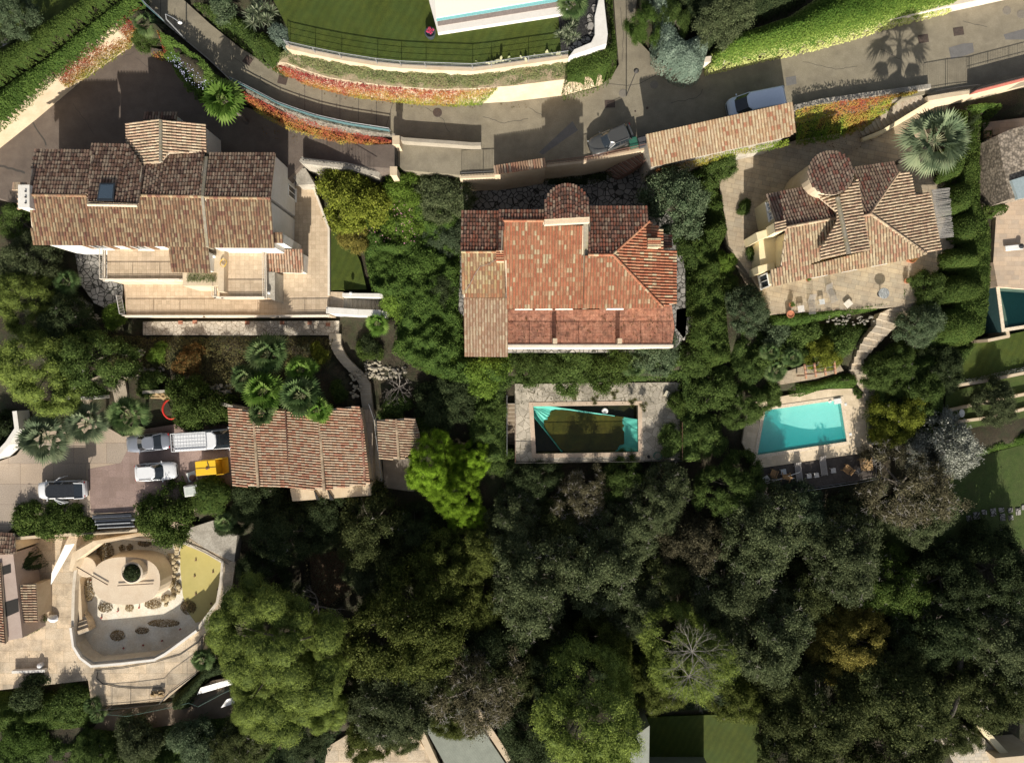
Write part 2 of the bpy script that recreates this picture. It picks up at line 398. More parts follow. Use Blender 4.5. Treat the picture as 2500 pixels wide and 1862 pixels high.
def steps(name, left, right, mat, n, label=None, cat='stairs', depth=1.5, parent=None):
    """left/right polylines of world points with z; n treads"""
    def interp(L, t):
        d = [0]
        for i in range(len(L)-1): d.append(d[-1]+(Vector(L[i+1])-Vector(L[i])).length)
        s_ = t*d[-1]
        for i in range(len(L)-1):
            if s_ <= d[i+1]+1e-6:
                k = (s_-d[i])/(d[i+1]-d[i]+1e-9); return Vector(L[i]).lerp(Vector(L[i+1]), k)
        return Vector(L[-1])
    m = MB()
    for i in range(n):
        a0, a1, b0, b1 = interp(left, i/n), interp(left, (i+1)/n), interp(right, i/n), interp(right, (i+1)/n)
        z = max((a0.z+a1.z)/2, (b0.z+b1.z)/2); z = (a0.z+a1.z+b0.z+b1.z)/4
        m.prism([(a0.x, a0.y, z), (a1.x, a1.y, z), (b1.x, b1.y, z), (b0.x, b0.y, z)], [(a0.x, a0.y, z-depth), (a1.x, a1.y, z-depth), (b1.x, b1.y, z-depth), (b0.x, b0.y, z-depth)], random.random())
        # nosing
        d = ((a1-a0)+(b1-b0)).normalized()*.06
        m.prism([(a0.x, a0.y, z+.012), (a0.x+d.x, a0.y+d.y, z+.012), (b0.x+d.x, b0.y+d.y, z+.012), (b0.x, b0.y, z+.012)], [(a0.x, a0.y, z-.03), (a0.x+d.x, a0.y+d.y, z-.03), (b0.x+d.x, b0.y+d.y, z-.03), (b0.x, b0.y, z-.03)], m=1)
    lo = MB()
    PADS.append(([tuple(p[:2]) for p in left]+[tuple(p[:2]) for p in reversed(right)], [p[2]-.15 for p in left]+[p[2]-.15 for p in reversed(right)]))
    o = m.build(name, mat, parent)
    return tag(o, label, cat) if parent is None else o
# ---------------------------------------------------------------- foliage
def leafquads(C, Nn, size, asp=1.6, roll=None):
    n = len(C); Nn = Nn/(np.linalg.norm(Nn, axis=1, keepdims=True)+1e-9)
    rv = rng.normal(size=(n, 3)); T = np.cross(Nn, rv); T /= np.linalg.norm(T, axis=1, keepdims=True)+1e-9; B = np.cross(Nn, T)
    s = (size*(.6+.8*rng.random(n)))[:, None] if np.isscalar(size) else size[:, None]
    a = C-T*s*.5; c = C+T*s*.5; b = C+B*s*.5/asp+Nn*s*.08; d = C-B*s*.5/asp+Nn*s*.08
    V = np.stack([a, b, c, d], 1).reshape(-1, 3); F = np.arange(4*n).reshape(n, 4)
    return V, F
def lob(g, n=3):
    p = g.random(3)*6.28; return lambda a: 1+.17*math.sin(2*a+p[0])+.12*math.sin(3*a+p[1])+.08*math.sin(5*a+p[2])
def crownmesh(name, Rr, Hh, nl, nleaf, leaf, lobe=(.25, .42), flat=1.0, twig=5, tsp=.16, shell=.22, jit=.6, base=.35, seed=0, fine=0.0, stretch=(1, 1), droop=0.0, asp=1.6, cone=0, rag=.6):
    """leaf clusters on many overlapping lobes; local origin at trunk foot"""
    g = np.random.default_rng(seed); L = []; fr = lob(g)
    for i in range(nl):
        a = g.random()*2*math.pi+i*2.399; q = math.sqrt((i+.5)/nl)
        lr = Rr*g.uniform(*lobe)*(1-.25*q); rad = q*(Rr-lr*.8)*fr(a)
        zt = math.sqrt(max(0, 1-q**2))*(1-cone)+cone*(1-q)
        z = Hh*base+(Hh*(1-base)-lr*.8)*zt*g.uniform(rag, 1.0)
        L.append((rad*math.cos(a)*stretch[0], rad*math.sin(a)*stretch[1], max(z, Hh*.2), lr))
    for i in range(int(nl*.7)):                               # skirt lobes lower round the sides
        a = g.random()*2*math.pi; lr = Rr*g.uniform(*lobe)*.85; rad = (Rr-lr*.9)*fr(a)
        L.append((rad*math.cos(a)*stretch[0], rad*math.sin(a)*stretch[1], Hh*g.uniform(base*.8, base+.25), lr))
    L = np.array(L); wts = L[:, 3]**2; wts /= wts.sum()
    nt_ = nleaf//twig; k = g.choice(len(L), nt_, p=wts); d = g.normal(size=(nt_, 3)); d /= np.linalg.norm(d, axis=1, keepdims=True)
    d[:, 2] = np.where(d[:, 2] < -.35, -d[:, 2], d[:, 2])
    rr = L[k, 3]*(1-shell*g.random(nt_)+g.normal(size=nt_)*fine); C = L[k, :3]+d*rr[:, None]*np.array([1, 1, flat])
    keep = np.ones(nt_, bool)
    for i in range(len(L)):
        q = (C-L[i, :3])/np.array([1, 1, flat]); keep &= ~((np.linalg.norm(q, axis=1) < L[i, 3]*(1-shell)*.92) & (k != i))
    C = C[keep]; d = d[keep]; m = len(C); tr = g.random(m)
    C = np.repeat(C, twig, 0)+g.normal(size=(m*twig, 3))*tsp; Nn = np.repeat(d, twig, 0)+g.normal(size=(m*twig, 3))*jit
    if droop: Nn[:, 2] *= 1-droop
    rn = np.clip(np.repeat(tr, twig)*.6+g.random(m*twig)*.4, 0, 1)
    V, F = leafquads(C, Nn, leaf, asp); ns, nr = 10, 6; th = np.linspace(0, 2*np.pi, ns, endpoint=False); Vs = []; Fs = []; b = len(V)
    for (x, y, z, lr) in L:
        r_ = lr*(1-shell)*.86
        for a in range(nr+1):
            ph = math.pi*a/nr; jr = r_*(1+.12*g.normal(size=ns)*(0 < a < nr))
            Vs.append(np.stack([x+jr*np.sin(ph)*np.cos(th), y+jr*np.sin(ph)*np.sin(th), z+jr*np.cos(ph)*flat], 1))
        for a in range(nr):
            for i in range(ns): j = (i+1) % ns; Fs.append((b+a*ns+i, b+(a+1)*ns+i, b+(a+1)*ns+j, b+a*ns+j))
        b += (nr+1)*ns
    V = np.vstack([V]+Vs); F = np.vstack([F, np.array(Fs)]); rn = np.concatenate([rn, g.random(len(Fs))*.25])  # core spheres keep to the dark leaf tones: inner crown shade painted as colour
    return (V, F, rn), L
BARK = None
def trunkmesh(name, L, Rr, Hh, tr=.22, lean=(0, 0), mb=None, nlimb=9, seed=0, twigs=0):
    g = random.Random(seed); m = MB(); tw = MB(); h0 = Hh*.38
    pts = [(0, 0, -1.5), (lean[0]*.3+.05, lean[1]*.3, h0*.5), (lean[0]*.6, lean[1]*.6+.08, h0)]
    m.path(pts, [tr*1.35, tr, tr*.85], 8)
    idx = list(range(len(L))); g.shuffle(idx)
    for i in idx[:nlimb]:
        c = L[i]; p0 = Vector(pts[2]); p1 = Vector((c[0]*.5, c[1]*.5, (h0+c[2])/2+.3)); p2 = Vector((c[0]*.9, c[1]*.9, c[2]))
        m.path([p0, p1, p2], [tr*.5, tr*.3, tr*.1], 5)
        for _ in range(3):
            q = p2+Vector((g.uniform(-1, 1), g.uniform(-1, 1), g.uniform(.1, .8)))*c[3]*.8; m.tube(p1.lerp(p2, g.uniform(.4, 1)), q, tr*.12, tr*.03, 4)
    for _ in range(twigs):
        c = g.choice(list(L)); a = g.uniform(0, 6.28); d = Vector((math.cos(a)*.8, math.sin(a)*.8, .75)).normalized(); p = Vector(c[:3])+d*c[3]*.85
        e = p+Vector((d.x, d.y, .1))*g.uniform(.3, .9); tw.tube(p, e, .022, .012, 3, m=1, cap=False)
        for s in (-1, 1): tw.tube(p.lerp(e, .5), p.lerp(e, .5)+Vector((-d.y*s+d.x, d.x*s+d.y, .2))*g.uniform(.15, .4), .014, .008, 3, m=1, cap=False)
    return m, tw
PROTO = {}
def species(key, tname, lm, Rr, Hh, nl, nleaf, leaf, tr=.22, twigs=0, **kw):
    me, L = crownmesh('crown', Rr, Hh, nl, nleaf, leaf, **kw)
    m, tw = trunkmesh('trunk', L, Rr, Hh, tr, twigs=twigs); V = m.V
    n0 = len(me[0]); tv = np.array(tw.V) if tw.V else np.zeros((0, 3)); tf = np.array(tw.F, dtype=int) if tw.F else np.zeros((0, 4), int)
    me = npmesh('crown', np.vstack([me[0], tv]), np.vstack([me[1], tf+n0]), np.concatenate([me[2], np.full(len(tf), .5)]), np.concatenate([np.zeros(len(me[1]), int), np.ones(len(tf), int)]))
    me.materials.append(lm); me.materials.append(plain('pale_twigs', (.27, .25, .22), .8))
    tm = bpy.data.meshes.new('trunk'); tm.from_pydata(V, [], m.F); tm.materials.append(BARK); tm.update()
    PROTO[key] = (me, tm, Rr, Hh, tname)
def tree(key, px, py, rp, zg, label, cat='tree', group=None, sy=1.0, hs=1.0, mat=None, rot=None, name=None):
    me, tm, Rr, Hh, tname = PROTO[key]
    zmid = zg+Hh*.6*(rp*.04/Rr)*hs; t = (HC-zmid)/FP; s = rp*t/Rr
    zmid = zg+Hh*.6*s*hs; x, y, _ = P(px, py, zmid)
    o = empty(name or tname, (x, y, zg), label, cat, group); a = random.random()*6.28 if rot is None else rot
    for nm, mesh in (('crown', me), ('trunk', tm)):
        c = bpy.data.objects.new(nm, mesh); col.objects.link(c); c.parent = o
        c.rotation_euler = (0, 0, a); c.scale = (s, s, s*hs)
        if nm == 'crown' and mat is not None:
            c.material_slots[0].link = 'OBJECT'; c.material_slots[0].material = mat
    if sy != 1.0: o.scale = (1, sy, 1)
    return o
def leafmass(name, label, cat, pts, zb, zt, mat, dens=90, leaf=.13, rnd_d=.6, amp=.3, freq=1.0, kind=None, group=None, seed=0, jit=.6, lumps=0, asp=1.6, rn=None, core=True, tsp=.05, parent=None, side=1.0, world=False, zfun=None):
    """clipped hedge / shrub / cover of any outline: leaves over a lumpy top that rounds down to its edges, on a core"""
    poly = [(p[0], p[1]) for p in (pts if world else PL(pts, (zt*.6+zb*.4)))]
    xs = [p[0] for p in poly]; ys = [p[1] for p in poly]; x0, x1, y0, y1 = min(xs), max(xs), min(ys), max(ys)
    def ht(x, y):
        d = bdist(x, y, poly); e = 1-np.exp(-d/rnd_d*1.6)
        nz = vnoise(x*freq, y*freq, seed)*.6+vnoise(x*freq*2.3, y*freq*2.3, seed+3)*.4
        h = (zt-zb)*e*(1-lumps*(1-nz)) + (nz-.5)*amp*e
        b = zb if zfun is None else zfun(x, y)
        return b+h
    A = (x1-x0)*(y1-y0); n = int(A*dens); x = rng.uniform(x0, x1, n); y = rng.uniform(y0, y1, n)
    k = inpoly(x, y, poly); x = x[k]; y = y[k]
    e = .06; h = ht(x, y); gx = (ht(x+e, y)-h)/e; gy = (ht(x, y+e)-h)/e; sl_ = np.sqrt(1+gx**2+gy**2)
    rep = np.minimum(6, 1+rng.poisson(np.clip((sl_-1)*side, 0, 6)))
    x = np.repeat(x, rep); y = np.repeat(y, rep); h0 = np.repeat(h, rep); gx = np.repeat(gx, rep); gy = np.repeat(gy, rep); ss = np.repeat(sl_, rep)
    off = rng.random(len(x))*np.minimum(ss-1, 6)*.18
    C = np.stack([x, y, h0-off+rng.normal(size=len(x))*tsp], 1); Nn = np.stack([-gx, -gy, np.ones_like(gx)], 1); Nn /= np.linalg.norm(Nn, axis=1, keepdims=True)
    Nn = Nn+rng.normal(size=Nn.shape)*jit
    r = np.clip(vnoise(x*1.7+5, y*1.7, seed+9)*.5+rng.random(len(x))*.5, 0, 1) if rn is None else rn(x, y, h0)
    V, F = leafquads(C, Nn, leaf, asp); V[:, :] += 0
    mi = np.zeros(len(F), int)
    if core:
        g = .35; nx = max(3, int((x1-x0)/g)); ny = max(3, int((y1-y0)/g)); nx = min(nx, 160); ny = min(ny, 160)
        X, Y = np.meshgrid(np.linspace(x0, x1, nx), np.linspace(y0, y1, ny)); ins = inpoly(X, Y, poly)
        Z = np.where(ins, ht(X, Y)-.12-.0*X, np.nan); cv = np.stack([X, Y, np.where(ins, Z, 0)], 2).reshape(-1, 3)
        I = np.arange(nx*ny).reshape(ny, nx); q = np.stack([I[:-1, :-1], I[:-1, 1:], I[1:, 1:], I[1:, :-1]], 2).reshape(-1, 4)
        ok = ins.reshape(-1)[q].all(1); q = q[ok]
        F = np.vstack([F, q+len(V)]); V = np.vstack([V, cv]); r = np.concatenate([r, rng.random(len(q))*.25]); mi = np.concatenate([mi, np.zeros(len(q), int)])  # core sheet limited to dark leaf tones, inner shade put into the colour
    cx_, cy_ = (x0+x1)/2, (y0+y1)/2
    if parent is None: V = V-np.array([cx_, cy_, zb])
    me = npmesh(name, V, F, r, mi); o = link(name, me, [mat], parent)
    if parent is None: o.location = (cx_, cy_, zb); tag(o, label, cat, group, kind)
    return o
def ruled(name, label, cat, A, B, n, mat, leaf=.12, off=.12, thick=.2, rn=None, kind=None, edge=.15, parent=None, jit=.5, gap=0.0, core=None, vines=0):
    """leaves over a ruled surface between two world polylines A (top) and B (bottom)"""
    A = np.array(A, float); B = np.array(B, float)
    def il(L, t):
        d = np.concatenate([[0], np.cumsum(np.linalg.norm(np.diff(L, axis=0), axis=1))]); s_ = t*d[-1]
        return np.stack([np.interp(s_, d, L[:, i]) for i in range(3)], 1)
    u = rng.random(n); v = rng.random(n); v = v*(1+edge*(vnoise(u*40, u*0+3, 5)-.3)); a = il(A, u); b = il(B, u)
    C = a*(1-v[:, None])+b*v[:, None]; du = il(A, np.clip(u+.01, 0, 1))-il(A, np.clip(u-.01, 0, 1)); dv = b-a
    Nn = np.cross(du, dv); Nn *= np.sign((Nn*(np.array([0, 0, HC])-C)).sum(1, keepdims=True)+1e-9); Nn /= np.linalg.norm(Nn, axis=1, keepdims=True)+1e-9
    nz = vnoise(C[:, 0]*1.5, C[:, 1]*1.5+C[:, 2], 2)
    if gap > 0:
        kk = (vnoise(C[:, 0]*3+C[:, 2]*2, C[:, 1]*3, 4)*.7+rng.random(n)*.3) > gap; C, Nn, nz, u, v = C[kk], Nn[kk], nz[kk], u[kk], v[kk]
    C = C+Nn*(off+nz[:, None]*thick)+rng.normal(size=C.shape)*.04
    r = (np.clip(nz*.5+rng.random(len(C))*.5, 0, 1) if rn is None else np.clip(rn(u, v, nz), 0, 1))
    V, F = leafquads(C, Nn+rng.normal(size=C.shape)*jit, leaf); c = V.mean(0); c[2] = V[:, 2].min()
    if parent is None: V = V-c
    me = npmesh(name, V, F, r); o = link(name, me, mat, parent)
    if parent is None: o.location = c; tag(o, label, cat, kind=kind)
    return o
def sheet(name, A, B, mat, parent=None, label=None, cat=None, kind=None, th=.15):
    """solid sloping face between two world polylines of equal length"""
    m = MB()
    for i in range(len(A)-1):
        q = [A[i], A[i+1], B[i+1], B[i]]; nn = (Vector(A[i+1])-Vector(A[i])).cross(Vector(B[i])-Vector(A[i])).normalized()
        if nn.z < 0: nn = -nn
        m.prism([tuple(p) for p in q], [tuple(Vector(p)-nn*th) for p in q])
    o = m.build(name, mat, parent)
    return tag(o, label, cat, kind=kind) if parent is None else o
def palm(kind, px, py, rp, zg, label, hh=3.5, nleaf=34, mat=None, group=None, seg=16, fan=.62, spread=115, droop=.5, seed=0, name='fan_palm', tr=.17, dead=4):
    g = random.Random(seed); zc = zg+hh; x, y, _ = P(px, py, zc); Rw = rp*(HC-zc)/FP
    o = empty(name, (x, y, zg), label, 'palm', group)
    m = MB(); m.path([(0, 0, -1), (.05, .02, hh*.5), (0, 0, hh)], [tr*1.2, tr, tr*1.15], 10)
    for i in range(40):
        a = i*2.4; z = hh-.9+.9*i/40; m.box((math.cos(a)*tr*1.15, math.sin(a)*tr*1.15, z), (.12, .06, .14), a)
    m.build('trunk', BARK, o, local=True)
    V = []; F = []; rn = []
    for i in range(nleaf):
        az = i*2.39996+g.uniform(-.2, .2); f = i/nleaf; el = R(78-92*f+g.uniform(-6, 6)); L = Rw*(1-fan)*(.85+.3*g.random()); fl = Rw*fan*(.85+.25*g.random())
        d = Vector((math.cos(az)*math.cos(el), math.sin(az)*math.cos(el), math.sin(el))); sd = Vector((-math.sin(az), math.cos(az), 0)); 
        up = d.cross(sd); up = -up if up.z < 0 else up
        p0 = Vector((0, 0, hh)); p1 = p0+d*L+Vector((0, 0, -.1*L)); k = len(V)
        V += [p0-sd*.03, p0+sd*.03, p1+sd*.015, p1-sd*.015]; F.append((k, k+1, k+2, k+3)); rn.append(.98)
        br = g.random()*.6+(.0 if f < .85 else .25); sp = R(spread)
        for j in range(seg):
            a = -sp+2*sp*(j+.5)/seg; l = fl*(1-.25*(abs(a)/sp)**2)*(.9+.15*g.random()); dd = d*math.cos(a)+sd*math.sin(a)-up*.12
            dd.normalize(); wd = l*math.tan(sp/seg)*1.15; pr = dd.cross(up).normalized()
            pm = p1+dd*l*.55+up*(.02*(j % 2)); pe = p1+dd*l-Vector((0, 0, 1))*droop*l*(.25+.3*g.random())
            k = len(V); V += [p1, pm-pr*wd*.62, pe, pm+pr*wd*.62]; F.append((k, k+1, k+2, k+3)); rn.append(min(.95, max(0, br*.8+g.uniform(0, .25))))
    me = npmesh('fronds', np.array([tuple(v) for v in V]), F, rn); link('fronds', me, mat, o)
    return o
def spiky(px, py, rp, zg, label, mat, n=70, hh=1.3, name='yucca', cat='shrub', group=None, wd=.07, heads=5):
    g = random.Random(int(px)); t = (HC-zg-hh*.6)/FP; Rw = rp*t; x, y, _ = P(px, py, zg+hh*.6); V = []; F = []; rn = []
    for h_ in range(heads):
        a0 = h_*2.4; q = Rw*.55*math.sqrt(h_/max(1, heads)); c = Vector((q*math.cos(a0), q*math.sin(a0), hh*g.uniform(.2, .6)))
        for i in range(n):
            az = i*2.4; el = R(g.uniform(0, 85)); l = Rw*.5*g.uniform(.7, 1.1); d = Vector((math.cos(az)*math.cos(el), math.sin(az)*math.cos(el), math.sin(el)*1.0)); s_ = Vector((-math.sin(az), math.cos(az), 0))*wd*.5
            k = len(V); pm = c+d*l*.5; pe = c+d*l-Vector((0, 0, .12*l)); V += [c-s_*.5, pm-s_, pe, pm+s_]; F.append((k, k+1, k+2, k+3)); rn.append(g.random())
    me = npmesh(name, np.array([tuple(v) for v in V]), F, rn); o = link(name, me, mat); o.location = (x, y, zg); return tag(o, label, cat, group)
def branches(m, p, d, l, r, depth, g, spread=.7, up=.1):
    n = 3; q = Vector(p)
    for i in range(n):
        d2 = (d+Vector((g.uniform(-1, 1), g.uniform(-1, 1), g.uniform(-.5, .7)))*.22+Vector((0, 0, up*.2))).normalized(); q2 = q+d2*l/n
        m.tube(q, q2, r*(1-i*.22), r*(1-(i+1)*.22), 4 if depth < 3 else 6, cap=False); q = q2; d = d2
        if depth > 0 and i > 0 or depth > 2:
            for _ in range(1 if depth > 1 else 2):
                dd = (d2+Vector((g.uniform(-1, 1), g.uniform(-1, 1), g.uniform(-.4, .8)))*spread).normalized()
                if depth > 0: branches(m, q, dd, l*g.uniform(.5, .75), r*.5, depth-1, g, spread, up)
    if depth > 0: branches(m, q, (d+Vector((g.uniform(-1, 1), g.uniform(-1, 1), .2))*.3).normalized(), l*.65, r*.45, depth-1, g, spread, up)
# ---------------------------------------------------------------- vehicles
def loft(m, sts, mi=0):
    n = len(sts[0]); k = len(m.V)
    for s in sts: m.V += [tuple(p) for p in s]
    for a in range(len(sts)-1):
        for i in range(n-1): m.face([k+a*n+i, k+(a+1)*n+i, k+(a+1)*n+i+1, k+a*n+i+1], .5, mi)
    m.face([k+i for i in range(n)], .5, mi); m.face([k+(len(sts)-1)*n+i for i in reversed(range(n))], .5, mi)
def car(name, px, py, zg, ang, L, W, Hh, paint, label, cat='car', kind='hatch', roofmat=None, open_doors=False, group=None):
    """local +x = nose"""
    x, y, _ = P(px, py, zg+Hh*.85); o = empty(name, (x, y, zg), label, cat, group, rz=R(ang)); OFF[o.name] = Vector((0, 0, 0))
    van = kind == 'van'; zbelt = .92 if not van else 1.15; hood = .88 if not van else 1.15
    if kind == 'sedan': prof = [(-.5, .72, .80), (-.47, .86, .90), (-.40, .93, .95), (-.3, .98, .95), (0, 1, .94), (.22, .99, .93), (.33, .96, .90), (.42, .9, .82), (.47, .8, .72), (.5, .6, .6)]
    elif van: prof = [(-.5, .93, 1.1), (-.49, .97, 1.15), (-.3, 1, 1.15), (0, 1, 1.15), (.3, 1, 1.15), (.40, .97, 1.12), (.46, .9, 1.0), (.49, .8, .85), (.5, .65, .7)]
    else: prof = [(-.5, .75, .85), (-.48, .88, .95), (-.42, .95, 1.0), (-.2, 1, .98), (0, 1, .97), (.2, .99, .97), (.32, .97, .93), (.41, .91, .86), (.47, .8, .75), (.5, .6, .62)]
    m = MB(); sts = []
    for fx, fw, zt in prof:
        h = W/2*fw; X = fx*L; half = [(0, zt+.03), (.5*h, zt+.02), (.85*h, zt-.02), (.97*h, zt-.1), (h, zt-.28), (h, .45), (.94*h, .24)]
        sts.append([(X, -b, z) for b, z in reversed(half)]+[(X, b, z) for b, z in half[1:]])
    loft(m, sts); body = m.build('body', paint, o, local=True, smooth=False, bevel=.03)
    for p in body.data.polygons: p.use_smooth = True
    glass = plain('car_glass', (.015, .02, .025), .05, spec=.9, var=.02)
    if kind == 'sedan': b0, b1, t0, t1 = -.36, .24, -.20, .06
    elif van: b0, b1, t0, t1 = -.495, .40, -.485, .20
    elif kind == 'estate': b0, b1, t0, t1 = -.47, .33, -.45, .20
    else: b0, b1, t0, t1 = -.465, .25, -.36, .08
    zb = zbelt-.05; hb = W/2*.9; ht = W/2*(.74 if not van else .86); zt = Hh-.06
    def ring(xa, xb, h, z, c=.12):
        return [(xa+c*.6, -h, z), (xa, -h+c*2, z), (xa, h-c*2, z), (xa+c*.6, h, z), (xb-c*3, h, z), (xb, h*.62, z), (xb+c*.4, 0, z), (xb, -h*.62, z), (xb-c*3, -h, z)]
    A = ring(b0*L, b1*L, hb, zb); B = ring(t0*L, t1*L, ht, zt); m = MB(); m.prism(list(reversed(B)), list(reversed(A)))
    m.build('cabin_glass', glass, o, local=True)
    m = MB()
    RB = ring(t0*L-.03, t1*L+.02, ht+.02, zt-.02); RT = ring(t0*L+.1, t1*L-.06, ht*.9, Hh); m.prism(list(reversed(RT)), list(reversed(RB)))
    rf = m.build('roof_panel', roofmat or paint, o, local=True, bevel=.04)
    for i in range(3 if kind in ('hatch', 'estate') else 0):
        pass
    m = MB()
    for i in (0, 3, 4, 8): m.tube(A[i], B[i], .045, .04, 5)
    if not van and kind != 'x':
        for sy in (-1, 1): m.tube(((b0+b1)/2*L, sy*hb, zb), ((t0+t1)/2*L, sy*(ht+.01), zt), .04, .03, 5)
    if van:      # panel sides behind the cab
        for sy in (-1, 1): m.prism([(b0*L+.03, sy*(ht+.035), zt-.03), (.1*L, sy*(ht+.035), zt-.03), (.1*L, sy*(ht+.02), zt-.03), (b0*L+.03, sy*(ht+.02), zt-.03)], [(b0*L+.0, sy*(hb+.03), zb), (.12*L, sy*(hb+.03), zb), (.12*L, sy*(hb+.005), zb), (b0*L, sy*(hb+.005), zb)])
        m.prism([(b0*L, -ht, zt-.03), (b0*L, ht, zt-.03), (b0*L-.03, ht, zt-.03), (b0*L-.03, -ht, zt-.03)], [(b0*L-.01, -hb, zb), (b0*L-.01, hb, zb), (b0*L-.04, hb, zb), (b0*L-.04, -hb, zb)])
    m.build('pillars', paint, o, local=True)
    tyre = plain('tyre', (.02, .02, .02), .9); rim = plain('rim', (.45, .45, .46), .35, met=.8)
    for sx in (-.31, .31):
        for sy in (-1, 1):
            m = MB(); c = (sx*L, sy*(W/2-.12), .32); m.tube((c[0], c[1]-.11, c[2]), (c[0], c[1]+.11, c[2]), .32, n=16)
            wv = m.build('wheel', tyre, o, local=True); m = MB(); m.tube((c[0], c[1]+sy*.09, c[2]), (c[0], c[1]+sy*.118, c[2]), .21, n=12); m.build('rim', rim, wv, local=True)
    for sy in (-1, 1):
        m = MB(); m.box(((b1-.06)*L, sy*(W/2+.06), zbelt+.05), (.1, .17, .11), 0); m.build('mirror', paint, o, local=True, bevel=.03)
        m = MB(); m.box((.462*L, sy*W*.33, .64 if not van else .82), (.12, .30, .10), sy*-.5); m.build('headlight', plain('lamp_glass', (.32, .34, .36), .2, spec=.6), o, local=True, bevel=.03)
        m = MB(); m.box((-.487*L, sy*W*.36, .82), (.1, .22, .14), 0); m.build('tail_light', plain('tail_red', (.35, .02, .02), .25), o, local=True, bevel=.02)
    m = MB(); m.box((-.49*L, 0, .36), (.1, W*.8, .16)); m.build('rear_bumper', plain('black_trim', (.025, .025, .027), .6), o, local=True)
    m = MB(); m.box((.495*L, 0, .46), (.08, W*.6, .22)); m.box((.48*L, 0, .3), (.1, W*.74, .12))
    m.build('front_grille', plain('black_trim', (.025, .025, .027), .6), o, local=True)
    if kind in ('hatch', 'estate'):
        for sy in (-1, 1):
            m = MB(); m.tube((t0*L+.2, sy*(ht-.04), Hh+.03), (t1*L-.3, sy*(ht-.04), Hh+.03), .02, n=5)
            m.build('roof_rail', plain('black_trim', (.025, .025, .027), .6), o, local=True)
    return o
# ================================================================ MATERIALS
BARK = surf('bark', (.09, .075, .06), (.16, .14, .12), 6, bs=.6)
COREM = plain('core_shade', (.018, .022, .010), 1.0, spec=.02, var=.3)  # inner foliage shade as a dark core colour; no mesh uses it
asphalt = surf('asphalt', (.20, .175, .125), (.255, .225, .165), 1.2, dirt=(.12, .105, .08), damt=.75, dsc=.42, hf=14, hfa=.2)
asphalt2 = surf('asphalt_patch', (.13, .125, .12), (.16, .155, .15), 2, hf=22)
court = surf('court_asphalt', (.112, .088, .072), (.15, .122, .10), .9, dirt=(.06, .05, .045), damt=.6, dsc=.3, hf=16, hfa=.2)
lane = surf('concrete_lane', (.33, .28, .21), (.42, .36, .28), .8, dirt=(.2, .165, .12), damt=.6, hf=12)
stone = surf('stone_paving', (.36, .30, .22), (.46, .40, .30), 1.1, pat='slab', ps=.9, line=(.45, .42, .38), lw=.012, dirt=(.15, .12, .09), damt=.6, dsc=.4, rot=.2)
beigetile = surf('beige_tile', (.50, .39, .27), (.57, .46, .33), 1.3, pat='brick', ps=.42, line=(.74, .70, .66), lw=.03, dirt=(.36, .28, .20), damt=.5, dsc=.3, hf=9, hfa=.12)
crazy = surf('crazy_paving', (.46, .41, .33), (.58, .53, .45), 1.1, pat='crazy', ps=.42, line=(.14, .11, .08), lw=.05, dirt=(.25, .21, .16), damt=.5)
crazyd = surf('crazy_paving_grey', (.26, .25, .23), (.36, .34, .31), 1.1, pat='crazy', ps=.5, line=(.03, .03, .025), lw=.09, dirt=(.08, .08, .07), damt=.6)
poolstone = surf('old_pool_paving', (.40, .36, .29), (.52, .46, .37), 1.4, pat='crazy', ps=.75, line=(.16, .14, .10), lw=.03, dirt=(.12, .11, .08), damt=.75, dsc=.55, hf=10)
redtile = surf('red_terrace_tile', (.36, .15, .095), (.46, .24, .16), 2.2, pat='brick', ps=.3, line=(.55, .5, .48), lw=.03, dirt=(.07, .035, .028), damt=.95, dsc=1.7, hf=7)
parkc = surf('parking_concrete', (.34, .28, .22), (.44, .37, .30), .7, pat='slab', ps=4.2, line=(.5, .45, .42), lw=.004, dirt=(.2, .16, .13), damt=.55, hf=10)
parkr = surf('parking_red', (.25, .18, .155), (.32, .235, .205), .7, pat='brick', ps=.7, line=(.9, .88, .86), lw=.02, dirt=(.15, .11, .095), damt=.7, hf=9)
sandy = surf('sandy_slab', (.52, .42, .30), (.60, .51, .39), .9, pat='slab', ps=2.4, line=(.6, .56, .5), lw=.006, dirt=(.22, .185, .14), damt=.95, dsc=.5, hf=9)
decktile = surf('pool_tile', (.60, .49, .34), (.68, .57, .42), 1.1, pat='brick', ps=.5, line=(.86, .84, .8), lw=.02, dirt=(.45, .37, .27), damt=.35, rot=.17, hf=8, hfa=.1)
woodd = surf('grey_deck_wood', (.075, .063, .055), (.13, .11, .095), 3, pat='plank', ps=.15, dirt=(.04, .035, .03), damt=.6, rot=-1.4)
earth = surf('earth', (.034, .030, .018), (.062, .048, .03), 1.6, dirt=(.035, .05, .018), damt=.9, dsc=.6, hf=9, hfa=.4, bs=1, bd=.1)
dryearth = surf('dry_earth', (.17, .13, .08), (.24, .19, .13), 1.6, dirt=(.07, .09, .03), damt=.8, dsc=.9, hf=9, hfa=.35, bs=1, bd=.08)
lawn = surf('lawn_grass', (.044, .066, .008), (.072, .092, .012), 1.2, dirt=(.055, .09, .02), damt=.7, dsc=.35, hf=22, hfa=.38, bs=1.0, bd=.06, pat='mown', ps=1.1, rot=.5)
lawnd = surf('damp_lawn', (.045, .075, .016), (.07, .105, .024), 1.5, dirt=(.07, .07, .03), damt=.6, dsc=.4, hf=18, hfa=.4, bs=1.0, bd=.06)
whitew = surf('white_render', (.58, .56, .51), (.65, .63, .59), 1.5, dirt=(.42, .38, .32), damt=.4, dsc=.6, hf=8, hfa=.06)
creamw = surf('cream_render', (.48, .39, .27), (.56, .46, .33), 1.2, dirt=(.40, .28, .17), damt=.55, dsc=.5, hf=8, hfa=.08)
